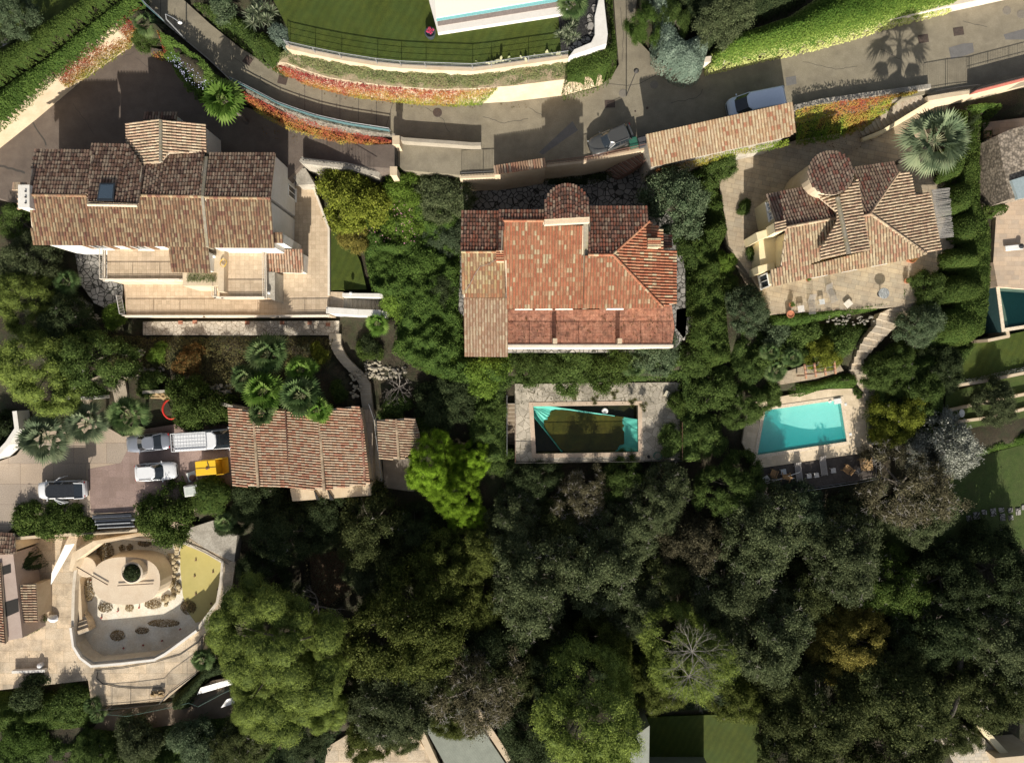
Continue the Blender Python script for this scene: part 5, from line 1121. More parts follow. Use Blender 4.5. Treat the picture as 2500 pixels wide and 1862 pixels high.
roof(hB, [(1329, 536)]+list(reversed(arc))+[(1439, 530)], pt, T_Bn, cream_e, wall=creamw, zb=-4.1, ins=.3, over=.06, tc=.24)
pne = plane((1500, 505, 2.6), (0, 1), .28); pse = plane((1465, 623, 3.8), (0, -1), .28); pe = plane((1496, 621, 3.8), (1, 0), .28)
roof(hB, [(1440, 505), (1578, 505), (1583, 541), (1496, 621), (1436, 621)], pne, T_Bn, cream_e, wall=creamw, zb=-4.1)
_, w4 = roof(hB, [(1430, 624), (1496, 624), (1616, 750), (1424, 752)], pse, T_B, cream_e, wall=creamw, zb=-4.1, ins=.3)
_, w5 = roof(hB, [(1496, 621), (1584, 541), (1617, 560), (1617, 608), (1650, 608), (1650, 741), (1617, 748)], pe, T_B, cream_e, wall=creamw, zb=-4.1)
roof(hB, [(1617, 573), (1639, 573), (1639, 604), (1617, 604)], plane((1617, 590, 1.6), (1, 0), .28), T_Bn, cream_e, wall=creamw, zb=-4.1, ins=.05)
ridge(hB, ray(1496, 621, pe), ray(1584, 541, pe), T_B, .13); ridge(hB, ray(1496, 622, pe), ray(1617, 749, pe), T_B, .13); ridge(hB, ray(1436, 622, pse), ray(1496, 622, pse), T_B, .13)
ridge(hB, ray(1229, 539, pm_), ray(1329, 539, pm_), T_B, .13); ridge(hB, ray(1126, 615, pw), ray(1230, 615, pw), T_Bw, .12)
lidslab(hB, [(1424, 546), (1436, 540), (1434, 752), (1424, 752)], pm_, .2, 1, mortar, 'parapet'); lidslab(hB, [(1329, 538), (1439, 530), (1439, 543), (1329, 549)], plane((1385, 540, 4.7), (0, 1), 0), .1, .5, cream_e, 'parapet')
p = P(1594, 595, 3.2); m = MB(); m.box((p[0], p[1], 2.4), (1.0, .75, 2.2)); ch = m.build('chimney', creamw, hB)
m = MB()
for i in range(5): m.tube((p[0]-.55, p[1]-.35+i*.17, 3.6), (p[0]+.6, p[1]-.35+i*.17, 3.6), .1, n=8, r=random.random())
m.build('chimney_tiles', T_B, ch)
p = P(1221, 625, 2.9); m = MB(); m.box((p[0], p[1], 2.2), (.65, .9, 1.6)); ch = m.build('chimney', creamw, hB)
m = MB()
for i in range(5): m.tube((p[0]-.35, p[1]-.4+i*.2, 3.08), (p[0]+.35, p[1]-.4+i*.2, 3.08), .11, n=8, r=random.random())
m.build('chimney_tiles', T_B, ch)
block(hB, 'roof_terrace', [(1239, 756), (1450, 756), (1640, 744), (1647, 800), (1640, 842), (1240, 842)], -.6, -4.4, redtile)
rb = MB(); L_ = PL([(1240, 841), (1360, 841), (1512, 841), (1640, 841)], -.6)
railing('railing', L_, 1.05, iron, None, parent=hB, step=.12)
for x in (1353, 1508): p = P(x, 834, -.6); m = MB(); m.box((p[0], p[1], .05), (.4, .45, 1.3)); m.build('terrace_pillar', creamw, hB)
wallline('terrace_edge', [a[:2] for a in PL([(1238, 845), (1642, 845)], -.6)], .25, -.55, -4.4, bal, parent=hB)
for t in (.2, .5, .8): opening(hB, w3, 4, t, .55, 1.4, 2.0, 'french_window', plain('shutter_brown', (.2, .12, .07), .6))
opening(hB, w4, 2, .5, .5, 1.4, 2.0, 'french_window', plain('shutter_brown', (.2, .12, .07), .6)); opening(hB, w2, 3, .4, -1.6, 1.2, 1.2, 'window'); opening(hB, w1, 0, .5, -.6, 1.0, 1.1, 'window'); opening(hB, w5, 4, .5, -.4, 1.1, 1.3, 'window')
m = MB(); cb = [ray(1215, 632, pw), ray(1195, 645, pw), ray(1172, 652, pw), ray(1160, 670, pw), ray(1150, 690, pw), ray(1136, 712, pw)]; m.path([(c.x, c.y, c.z+.18) for c in cb], .015, 4); m.build('aerial_cable', grey_m, hB)
# ================================================================ HOUSE C (yellow, right)
hC_ = empty('yellow_house', P(2080, 540, -3), 'yellow house with round tiled tower and hipped mossy roofs at the right', 'house')
ap = 1.8; cS = plane((2124, 523, ap), dS, .3); cE = plane((2124, 521, ap), dE, .3); cN = plane((2124, 519, ap), dN, .3)
_, c1 = roof(hC_, [(2106, 529), (2124, 524), (2259, 619), (2243, 627), (1982, 677), (1979, 646), (2122, 611)], cS, T_Cs, cream_e, wall=yelloww, zb=-3.1, tc=.27)
_, c2 = roof(hC_, [(2125, 521), (2193, 422), (2222, 422), (2231, 473), (2269, 473), (2296, 608), (2259, 618)], cE, T_Ce, cream_e, wall=yelloww, zb=-3.1, tc=.27)
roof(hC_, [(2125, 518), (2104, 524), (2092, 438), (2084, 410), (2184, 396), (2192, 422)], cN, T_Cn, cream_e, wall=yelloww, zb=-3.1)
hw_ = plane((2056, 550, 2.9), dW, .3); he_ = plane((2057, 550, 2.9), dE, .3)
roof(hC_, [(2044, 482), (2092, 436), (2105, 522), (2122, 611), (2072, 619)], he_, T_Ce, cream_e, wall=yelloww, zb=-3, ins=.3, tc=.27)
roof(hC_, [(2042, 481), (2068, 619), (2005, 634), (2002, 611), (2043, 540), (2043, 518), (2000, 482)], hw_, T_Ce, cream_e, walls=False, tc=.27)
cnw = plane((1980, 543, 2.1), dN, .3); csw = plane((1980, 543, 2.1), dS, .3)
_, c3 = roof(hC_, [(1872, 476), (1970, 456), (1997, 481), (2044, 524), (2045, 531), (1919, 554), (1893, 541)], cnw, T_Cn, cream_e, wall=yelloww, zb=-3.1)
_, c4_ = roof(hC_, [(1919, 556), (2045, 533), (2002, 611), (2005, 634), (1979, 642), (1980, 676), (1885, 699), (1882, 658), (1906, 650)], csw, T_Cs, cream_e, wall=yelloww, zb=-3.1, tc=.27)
ridge(hC_, ray(2043, 482, hw_), ray(2071, 619, hw_), mortar, .2); ridge(hC_, ray(2124, 521, cE), ray(2193, 422, cE), T_Ce, .14); ridge(hC_, ray(2124, 522, cE), ray(2259, 619, cE), T_Ce, .14)
ridge(hC_, ray(1919, 555, csw), ray(2044, 532, csw), T_Ce, .13); ridge(hC_, ray(2106, 527, cS), ray(2124, 523, cS), T_Ce, .13)
roof(hC_, [(1891, 541), (1918, 538), (1920, 562), (1894, 567)], plane((1905, 550, 2.5), dW, .15), T_Ce, cream_e, wall=yelloww, zb=-1, ins=.05)
tw = plane((2029, 422, 3.0), dN, .26); circ = [(2029+56*math.cos(a), 423-53*math.sin(a)) for a in [math.pi*k/14 for k in range(28)]]
roof(hC_, circ, tw, T_Cn, cream_e, wall=creamw, zb=-3.1, ins=.22, tc=.26, over=.05)
# buttresses / low yellow blocks on west side
block(hC_, 'buttress', [(1846, 568), (1886, 556), (1892, 570), (1850, 588)], .3, -3, yelloww); block(hC_, 'buttress', [(1850, 650), (1890, 640), (1892, 655), (1852, 668)], -.6, -3, yelloww)
block(hC_, 'west_wing', [(1852, 590), (1902, 566), (1907, 650), (1857, 668)], -.9, -3, yelloww)
for k, t in ((6, .3), (6, .7)): opening(hC_, c3, k, t, .6, .7, .8, 'window', None, plain('white_paint', (.75, .74, .7)), plain('blue_pane', (.16, .2, .26), .15, spec=.8))
for t in (.2, .5, .8): opening(hC_, c1, 3, t, -1.6, 1.3, 1.9, 'french_window', plain('shutter_green', (.25, .32, .26), .6))
opening(hC_, c2, 4, .5, -1.4, 1.0, 1.2, 'window', plain('shutter_green', (.25, .32, .26), .6)); opening(hC_, c4_, 6, .5, -1.5, 1.2, 1.9, 'french_window')
m = MB(); q = [P(2275, 464, -.2), P(2316, 459, -.2), P(2326, 579, -.2), P(2294, 583, -.2)]; A_, B_, C_, D_ = [Vector(a) for a in q]
for i in range(70):
    a = A_.lerp(D_, i/70); b = B_.lerp(C_, i/70); m.tube(a+Vector((random.uniform(-.1, 0), 0, random.uniform(0, .04))), b+Vector((random.uniform(0, .15), 0, random.uniform(-.12, 0))), .03, n=4, r=random.random())
reed = m.build('reed_canopy', surf('reeds', (.22, .21, .19), (.36, .34, .31), 8), hC_)
steps('road_stairs', [P(*a) for a in ((2248, 229, -.1), (2200, 245, -1), (2150, 268, -2), (2090, 308, -3))], [P(*a) for a in ((2265, 250, -.1), (2215, 280, -1), (2160, 312, -2), (2106, 333, -3))], [surf('stair_stone', (.42, .37, .29), (.5, .45, .36), 2, dirt=(.2, .1, .06), damt=.7, dsc=1.5), nose], 15, 'long cream stone stairs climbing from the yellow house to the road', depth=1.2)
wallline('stair_wall', [P(*a) for a in ((2268, 252, .3), (2215, 284, -.6), (2160, 318, -1.6), (2108, 340, -2.6))], .3, None, -4, yelloww, 'yellow wall below the road stairs')
wallline('roadside_wall', [P(*a)[:2] for a in ((1938, 266, 0), (2000, 252, 0), (2100, 238, 0), (2262, 216, 0))], .4, .5, -3.5, greyw, 'vine covered road wall between the tiled shelter and the stairs')
wallline('roadside_wall', [P(*a)[:2] for a in ((2262, 244, 0), (2320, 234, 0), (2382, 224, 0), (2510, 190, 0), (2600, 165, 0))], .45, .35, -3.2, creamw, 'cream road wall at the right edge with a red coping')
m = MB(); L_ = PL([(2383, 221), (2510, 188), (2600, 165)], 1.2)
for i in range(2):
    a, b = Vector(L_[i]), Vector(L_[i+1]); n = (b-a).cross(Vector((0, 0, 1))).normalized()*.03; m.prism([a+n, b+n, b-n, a-n], [v-Vector((0, 0, .9)) for v in (a+n, b+n, b-n, a-n)])
tag(m.build('red_screen', surf('red_screen', (.30, .09, .07), (.36, .13, .10), 3)), 'red fence panels on the road wall at the right edge', 'fence')
railing('railing', PL([(2262, 236), (2320, 226), (2383, 219)], .4), 1.2, iron, 'open railing on the road wall beside the red fence', step=.16)
railing('railing', PL([(2383, 220), (2510, 187), (2600, 164)], 1.25), .5, iron, 'short spiked bars above the red fence panels', step=.16)
wallline('hedge_wall', [P(*a)[:2] for a in ((1640, 168, 0), (1733, 160, 0), (1850, 132, 0), (1929, 111, 0), (2114, 70, 0), (2290, 29, 0), (2460, -8, 0), (2600, -40, 0))], .5, 1.3, -.5, surf('white_road_wall', (.62, .55, .46), (.68, .62, .53), 1.5, dirt=(.4, .3, .2), damt=.5), 'white roadside wall beneath the big variegated hedge')
# ================================================================ LOWER LEFT VILLA GARDEN
bq = PL(BASIN, -10); BQ = [(a[0], a[1]) for a in bq]; HOLES.append((BQ, -12.2))
wallline('basin_wall', BQ+[BQ[0]], .32, -9.93, -12.4, surf('basin_wall', (.52, .46, .37), (.62, .57, .48), 1.5, dirt=(.3, .24, .17), damt=.6), 'pale rim wall round the drained garden basin')
gravelm = surf('white_gravel', (.62, .58, .48), (.72, .68, .58), 1.2, dirt=(.48, .38, .24), damt=.7, dsc=.5, hf=7, hfa=.14, bs=.6, bd=.04)
m = MB(); m.slab(inset(BQ, -.1), -12.0, -11.6); tag(m.build('basin_floor', gravelm), kind='structure')
pond = [(452, 1322), (500, 1342), (546, 1372), (541, 1420), (532, 1470), (505, 1508), (478, 1520), (456, 1490), (446, 1450), (440, 1385), (440, 1340)]
q = PL(pond, -11.45); m = MB(); m.prism(q, [(a[0], a[1], -11.62) for a in q]); tag(m.build('pond_water', surf('yellow_water', (.40, .34, .12), (.44, .38, .15), .4, rough=.12, dirt=(.28, .26, .09), damt=.5, dsc=.12, hf=3, hfa=.03, bs=.03)), kind='structure')
def oval(cx_, cy_, rx, ry, z, n=36, sk=0, p_=2.5):
    c = P(cx_, cy_, z); k = (HC-z)/FP; out = []
    for i in range(n):
        t = 2*math.pi*i/n; ct, st = math.cos(t), math.sin(t); out.append((c[0]+rx*k*math.copysign(abs(ct)**(2/p_), ct), c[1]+ry*k*math.copysign(abs(st)**(2/p_), st)+sk*ct))
    return out
m = MB(); o1 = oval(308, 1417, 83, 58, -9.0, sk=.0); o0 = inset(o1, -.12); m.prism([(x, y, -9.0) for x, y in o1], [(x, y, -11.7) for x, y in o0]); dome = m.build('round_terrace', surf('ochre_plaster', (.52, .42, .31), (.58, .49, .37), 1, dirt=(.42, .32, .22), damt=.4, hf=8, hfa=.08)); tag(dome, 'oval raised platform in the middle of the drained basin', 'platform')
m = MB(); L_ = [(x, y) for x, y in inset(o1, .12)]; 
for i in range(len(L_)): j = (i+1) % len(L_); m.tube((L_[i][0], L_[i][1], -9.0), (L_[j][0], L_[j][1], -9.0), .05, n=5)
m.build('rim_line', creamw, dome)
c = P(323, 1397, -8.2); m = MB(); m.lathe((c[0], c[1], -9.0), [(1.18, 0), (1.15, .9), (1.0, .95), (.95, .8), (.9, .78)], 26); pl_ = m.build('round_planter', surf('ochre_plaster2', (.50, .42, .32), (.56, .48, .38), 2)); tag(pl_, 'round plastered planter ring standing on the oval platform', 'planter')
leafmass('shrub', 'dark tangled shrub growing inside the round planter', 'shrub', [(c[0]+.95*math.cos(t), c[1]+.95*math.sin(t)) for t in np.linspace(0, 6.0, 14)], -8.4, -7.7, L_dark, 900, .12, .3, .3, 2.5, world=True, seed=4)
m = MB(); c = P(206, 1385, -9.9); m.lathe((c[0], c[1], -11.6), [(1.15, 0), (1.1, 1.4), (1.05, 1.45)], 22); tag(m.build('round_platform', surf('ochre_plaster', (1, 1, 1), (1, 1, 1))), 'small round plastered base touching the oval platform', 'platform')
wd = plain('dark_wood', (.10, .07, .05), .7)
for (a_, b_, lb) in (((187, 1383), (263, 1427), 'dark pole lying across the gap between small base and oval platform'), ((287, 1429), (374, 1424), 'dark straight pole lying on the oval platform')):
    m = MB(); a, b = Vector(P(*a_, -8.85)), Vector(P(*b_, -8.85)); m.tube(a, b, .05, n=6); tag(m.build('pole', wd), lb, 'pole')
steps('curved_steps', [P(*a) for a in ((176, 1555, -10.1), (181, 1530, -10.4), (193, 1498, -11.0))], [P(*a) for a in ((217, 1540, -10.1), (214, 1518, -10.5), (206, 1494, -11.0))], [sandy, nose], 5, 'curved cream steps going down into the drained basin', depth=1.2)
wallline('garden_kerb', [P(*a)[:2] for a in ((180, 1390, -10), (184, 1440, -10), (188, 1520, -10))], .35, -10.6, -12, creamw, 'inner pale kerb along the left side of the basin')
wallline('garden_wall', [P(*a)[:2] for a in ((178, 1530, -10), (184, 1574, -10), (201, 1602, -10), (228, 1622, -10), (300, 1616, -10), (381, 1607, -10), (408, 1592, -10), (483, 1537, -10))], .25, -9.6, -11, whitew, 'bright white curved parapet along the south edge of the basin')
for i, (x, y, rx, ry) in enumerate(((255, 1484, 19, 12), (314, 1485, 11, 10), (372, 1476, 22, 12), (402, 1462, 12, 11), (285, 1552, 19, 14), (398, 1522, 40, 10), (345, 1540, 18, 9), (296, 1338, 9, 9), (315, 1336, 9, 9), (255, 1350, 22, 30), (352, 1326, 18, 10), (215, 1440, 16, 30), (460, 1482, 22, 20), (425, 1430, 12, 24))):
    leafmass('dry_shrub', 'low brown dried shrub patch on the pale gravel '+['below the oval platform at left', 'below the oval platform, smallest clump', 'below the oval platform, double clump', 'beside the platform near the pond', 'in the shade, left dark clump', 'in the shade, long right patch', 'in the shade, middle patch', 'above the platform, left of a pair', 'above the platform, right of a pair', 'left of the dried pair', 'near the top rim', 'left of the oval platform', 'at the pond edge, lower', 'at the pond edge by the stones'][i], 'shrub', oval(x, y, rx, ry, -11.4, 14, p_=2), -11.6, -11.25, L_tan, 420, .1, .3, .25, 3, world=True, seed=i, group='dried shrubs in the basin', core=False)
g_ = random.Random(5); m = MB()
for i in range(46):
    x, y = g_.choice(((424, 1300), (423, 1330), (430, 1360), (428, 1390), (424, 1410), (418, 1440), (428, 1348))); p = P(x+g_.uniform(-14, 16), y+24+g_.uniform(-12, 12), -11.5); r_ = g_.uniform(.12, .35); m.lathe(p, [(r_, 0), (r_*.9, r_*.5), (r_*.4, r_*.7)], 6)
tag(m.build('rocks', surf('ochre_rock', (.34, .27, .16), (.44, .36, .23), 3)), kind='stuff', label='ochre rocks strewn along the pond edge in the basin', cat='rocks')
# loose cubes in pond
for i, (x, y) in enumerate(((478, 1367), (520, 1396), (475, 1406), (478, 1450), (515, 1473), (532, 1438))):
    m = MB(); p = P(x, y, -11.4); m.box((p[0], p[1], -11.42), (.16, .16, .14), .3*i); m.lathe((p[0]+.02, p[1]+.1, -11.44), [(.05, 0), (.05, .1)], 6); tag(m.build('float_marker', plain('brown_float', (.16, .09, .05), .7)), 'small brown cube in the yellow pond, '+ordn(i, 6, 'from the top'), 'cube', 'brown cubes in the pond')
for i, (x, y) in enumerate(((248, 1507), (288, 1491), (221, 1416), (340, 1482), (412, 1419), (302, 1581), (350, 1574), (396, 1563), (440, 1535))):
    m = MB(); p = P(x, y, -11.55); m.box((p[0], p[1], -11.5), (.17, .14, .12), .5*i); tag(m.build('red_block', plain('red_paint', (.30, .06, .05), .6)), 'little reddish block on the basin gravel, '+['upper left', 'under the oval platform', 'far left by the inner kerb', 'right of centre below the platform', 'by the pond stones', 'lowest left in shade', 'lowest middle in shade', 'right in shade', 'near the right rim'][i], 'block', 'reddish blocks on the gravel')
# shade sail, bag, beam, hose
m = MB(); q = [P(159, 1330, -7.6), P(182, 1327, -7.9), P(124, 1427, -8.6), P(126, 1398, -7.8)]; m.prism(q, [(a[0], a[1], a[2]-.03) for a in q]); tag(m.build('shade_sail', plain('white_canvas', (.66, .64, .60), .8, var=.04)), 'narrow white triangular awning left of the basin', 'awning')
m = MB(); q = [P(228, 1320, -8.4), P(340, 1300, -8.6), (P(400, 1301, -8.6)), P(400, 1306, -8.6), P(340, 1308, -8.6), P(240, 1328, -8.4), P(185, 1368, -8.6), P(176, 1395, -8.8), P(168, 1392, -8.8), P(176, 1350, -8.6)]; m.prism(q, [(a[0], a[1], -10.2) for a in q]); tag(m.build('curved_wall', creamw), 'curving cream wall with folded top at the upper left of the basin', 'wall')
m = MB(); c = P(124, 1511, -9.5); V_ = []
for k in range(60): 
    a = random.random()*6.28; b = random.random()*1.57; r_ = .62*random.uniform(.8, 1.1)
    V_.append((c[0]+r_*math.cos(a)*math.cos(b), c[1]+.75*r_*math.sin(a)*math.cos(b), -10+r_*math.sin(b)*.9))
import bmesh
bm = bmesh.new(); [bm.verts.new(v) for v in V_]; bmesh.ops.convex_hull(bm, input=bm.verts); me = bpy.data.meshes.new('rubble_bag'); bm.to_mesh(me); bm.free()
c_ = Vector((c[0], c[1], -10)); me.transform(Matrix.Translation(-c_)); o = link('rubble_bag', me, plain('white_bag', (.6, .6, .6), .7)); o.location = c_; tag(o, 'crumpled white rubble bag on the paved deck beside the villa', 'bag')
m = MB(); p = P(71, 1637, -9.6); m.box((p[0], p[1], -9.7), (3.5, .3, .5), .04); tag(m.build('white_beam', whitew, bevel=.03), 'long white bench block on the sandy terrace at the left', 'bench')
m = MB(); p = P(99, 1623, -9.8); m.lathe((p[0], p[1], -10), [(.28, 0), (.3, .35), (.2, .5), (.05, .55)], 12); tag(m.build('plastic_sack', plain('white_bag', (.6, .6, .6), .7)), 'small white sack beside the white bench block', 'sack')
m = MB(); pts = [P(*a, -9.94) for a in ((238, 1640), (236, 1655), (250, 1668), (290, 1677), (340, 1680), (395, 1678))]; m.path(pts, .035, 6); pts = [P(*a, -9.94) for a in ((230, 1636), (300, 1630), (380, 1615), (440, 1598), (480, 1570), (494, 1552))]; m.path(pts, .035, 6); tag(m.build('water_hose', plain('black_rubber', (.03, .03, .03), .6)), 'long black hose looping over the sandy lower terrace', 'hose')
m = MB(); 
for i in range(14): p = P(366+g_.uniform(0, 30), 1692+g_.uniform(-6, 6), -9.8); m.box((p[0], p[1], -9.9+.12*(i % 3)), (.5, .18, .12), g_.uniform(-.3, .3), random.random())
tag(m.build('timber_stack', surf('tan_wood', (.36, .24, .12), (.5, .38, .22), 4)), 'small stack of tan timber offcuts at the railing corner', 'timber')
railing('railing', [P(*a, -10) for a in ((228, 1722), (320, 1716), (401, 1706), (420, 1685), (490, 1634), (496, 1554))], 1.1, iron, 'black railing round the south end of the sandy terrace', step=.13)
railing('railing', [P(*a, -10) for a in ((442, 1302), (500, 1335), (568, 1370))], 1.1, iron, 'black railing crossing between the two dark trees above the pond', step=.15)
pad('upper_walk', [(440, 1296), (520, 1270), (580, 1300), (572, 1372), (500, 1338)], -8.8, greyw, 1.4)
# building F at left edge
hF = empty('low_house', P(20, 1470, -10), 'flat roofed pink house with tile edged slopes at the left edge', 'house')
block(hF, 'wall', [(-70, 1355), (32, 1350), (55, 1556), (-70, 1580)], -6.6, -10.2, surf('pink_roof', (.36, .28, .24), (.42, .34, .29), 1.2, dirt=(.26, .2, .16), damt=.4))
roof(hF, [(-40, 1372), (2, 1374), (14, 1570), (-40, 1575)], plane((8, 1470, -6.3), dW_, .2), T_D, cream_e, wall=creamw, zb=-6.6, ins=.05)
roof(hF, [(50, 1428), (87, 1424), (92, 1516), (56, 1518)], plane((52, 1470, -7.0), dE_, .25), T_Bl, cream_e, wall=creamw, zb=-10)
roof(hF, [(-60, 1295), (34, 1302), (38, 1352), (-60, 1356)], plane((10, 1300, -6.6), (0, 1), .2), T_An, cream_e, wall=creamw, zb=-10)
for q_ in (((4, 1383), (26, 1376), (27, 1397), (5, 1404)), ((10, 1470), (44, 1460), (46, 1492), (14, 1506))):
    q = PL(q_, -6.58); m = MB(); m.prism(q, [(a[0], a[1], -6.7) for a in q]); m.build('roof_opening', plain('painted_void_shade', (.02, .018, .016), .9), hF)  # flat dark slab; the shade inside the opening is painted
leafmass('clipped_hedge', 'dark clipped hedge between the pink house and its side court', 'hedge', [(32, 1340), (60, 1332), (98, 1388), (70, 1400), (62, 1432), (38, 1436)], -10, -7.4, L_dark, 160, .12, .5, .2, seed=31)
leafmass('clipped_hedge', 'rounded hedge at the lower corner of the pink house', 'hedge', [(58, 1515), (92, 1495), (104, 1518), (90, 1542), (50, 1560), (50, 1540)], -10, -8.6, L_hedge, 160, .12, .5, .2, seed=32)
# yard props
o = empty('yellow_container', P(523, 1137, -7), 'bright yellow steel container with open rear in the yard', 'container', rz=R(5)); OFF[o.name] = Vector((0, 0, 0)); ym = plain('yellow_paint', (.70, .42, .02), .45, coat=.2, var=.08); m = MB(); m.box((-.2, 0, .75), (2.05, 1.42, 1.5)); m.build('body', ym, o, local=True, bevel=.03)
m = MB(); m.box((1.15, .78, .8), (.75, .05, 1.3)); m.box((1.15, -.78, .8), (.75, .05, 1.3), 0); m.box((1.15, 0, .12), (.75, 1.5, .08)); m.build('side_panel', ym, o, local=True)
m = MB(); m.box((-.2, .0, 1.52), (2.06, .03, .03)); m.box((.1, .25, 1.54), (.06, .7, .06), .2); m.build('lid_seam', wd, o, local=True); m = MB(); m.lathe((-.05, -.05, 1.5), [(.14, 0), (.14, .06), (.08, .1)], 12); m.build('filler_cap', rust, o, local=True)
o = empty('mixer', P(477, 1185, -7), 'whitish box machine with a flat base plate beside the round tree', 'machine', rz=R(8)); OFF[o.name] = Vector((0, 0, 0)); wm = plain('old_white', (.52, .53, .5), .5); m = MB(); m.box((0, -.35, .6), (1.35, 1.1, 1.1)); m.build('body', wm, o, local=True, bevel=.06)
m = MB(); m.box((0, -.35, 1.18), (1.1, .9, .06)); m.box((.5, -.35, 1.2), (.1, .9, .1)); m.build('lid', plain('pale_green_grey', (.45, .48, .44), .5), o, local=True)
m = MB(); m.box((-.15, 1.0, .12), (.95, .95, .1), .2); m.build('base_plate', wm, o, local=True); m = MB(); m.lathe((.0, .85, .17), [(.3, 0), (.34, .25), (.2, .4)], 14); m.build('drum', rust, o, local=True)
for i in range(11):
    m = MB(); a = P(225+i*1.5, 1256+i*3.2, -6.8); b = P(318+((i*37) % 17), 1252+i*3.1, -6.8); z = -6.9+.09*(i % 4); m.tube((a[0], a[1], z), (b[0], b[1], z+.05), .05+.03*(i % 3), n=8)
    tag(m.build('metal_pipe', grey_m if i % 3 else iron), 'metal pipe in the pile beside the yard hedge, '+ordn(i, 11, 'from the top'), 'pipe', 'pipes and bars piled by the yard hedge')
railing('railing', [P(*a, -7) for a in ((216, 1297), (330, 1290))], 1.1, iron, 'black railing below the pile of metal pipes', step=.13)
wallline('yard_wall', [P(*a)[:2] for a in ((-40, 1320, -7), (60, 1312, -7), (130, 1306, -7), (220, 1302, -7), (334, 1294, -7))], .3, -6.9, -10.2, creamw, 'long cream wall dividing the parking yard from the villa garden')
m = MB(); c = P(418, 998, -6.3); ring = [(c[0]+.75*math.cos(t), c[1]+1.0*math.sin(t), -6.2+.12*math.cos(t*2)) for t in np.linspace(1.9, 5.9, 26)]; m.path(ring, .10, 8); a = ring[-1]; m.box((a[0]+.1, a[1]+.05, a[2]), (.45, .5, .4)); tag(m.build('debris_chute', plain('red_plastic', (.50, .03, .02), .4)), 'bright red curved hose ring in the planting above the vans', 'hose')
m = MB(); 
for i in range(9): p = P(392+g_.uniform(-14, 16), 962+g_.uniform(-6, 10), -6.3); a = g_.uniform(-.7, .1); m.box((p[0], p[1], -6.4+.05*i), (1.6, .14, .06), a)
tag(m.build('plank_pile', surf('tan_wood', (.36, .24, .12), (.5, .38, .22), 4)), 'loose heap of brown planks above the red ring', 'planks')
for nm, pts in (('a', [(220, 925), (255, 912), (305, 930), (310, 960), (270, 955), (240, 948)]), ('b', [(275, 955), (310, 960), (312, 1000), (285, 1005)]), ('c', [(185, 972), (218, 972), (220, 1010), (190, 1000)])): pad('garden_path', pts, -6.45, lane, .8)
pad('garden_path', [(125, 672), (150, 668), (170, 715), (215, 740), (205, 770), (165, 745), (130, 700)], -5.2, greyw, .8)
g_ = random.Random(8)
def rocks(nm, areas, n, z, lb, mt, s=(.07, .22)):
    m = MB()
    for i in range(n):
        ax = g_.choice(areas); p = P(g_.uniform(ax[0], ax[2]), g_.uniform(ax[1], ax[3]), z); r_ = g_.uniform(*s); m.lathe((p[0], p[1], z+g_.uniform(-.2, .15)), [(r_, 0), (r_*.92, r_*.5), (r_*.4, r_*.75)], g_.choice((5, 6, 7)), sx=g_.uniform(.6, 1.4), sy=g_.uniform(.6, 1.1))
    tag(m.build(nm, mt), lb, 'rocks', kind='stuff')
rk = surf('limestone', (.28, .25, .19), (.40, .36, .28), 3, dirt=(.2, .17, .12), damt=.5)
rocks('rocks', [(298, 855, 350, 868), (300, 895, 400, 925), (510, 938, 565, 970)], 260, -6.3, 'pale limestone rockery edging the shrub bank below the villa', rk)
rocks('rocks', [(890, 880, 930, 920), (855, 905, 880, 970), (900, 895, 990, 925)], 200, -6.8, 'pale rocks scattered round the dead tree by the stepped path', rk)
rocks('rocks', [(205, 760, 240, 790)], 24, -4.9, 'broken stone edging beside the dark garden path', rk)
rocks('rocks', [(2020, 765, 2135, 785), (2030, 776, 2120, 792)], 60, -3.9, 'grey rockery under the terrace of the yellow house', surf('grey_rock', (.17, .16, .13), (.25, .23, .19), 3), (.07, .16))
# retaining wall and tennis strips lower left
pad('lower_drive', [(215, 1790), (260, 1738), (420, 1715), (520, 1660), (640, 1640), (640, 1740), (480, 1760), (330, 1782)], -12.2, surf('brown_track', (.14, .105, .075), (.19, .15, .11), 1, dirt=(.09, .07, .05), damt=.6), .8)
for q_, lb in ((((481, 1695), (490, 1678), (583, 1651), (573, 1668)), 'left long white panel leaning along the slope fence'), (((539, 1727), (553, 1707), (642, 1674), (636, 1695)), 'right long white panel lying beside the brown track')):
    q = [P(a, b, -11.2 if k in (0, 3) else -10.9) for k, (a, b) in enumerate(q_)]; m = MB(); m.prism(q, [(a[0], a[1], a[2]-.12) for a in q]); tag(m.build('panel_sheet', plain('white_sheet', (.60, .60, .58), .5, var=.05)), lb, 'panel')
railing('mesh_fence', [P(*a, -12) for a in ((240, 1722), (330, 1730), (420, 1712), (478, 1698), (500, 1707), (560, 1675), (640, 1640))], 1.6, plain('green_wire', (.05, .10, .08), .6), 'green wire fence zigzagging below the sandy terrace', step=.35)
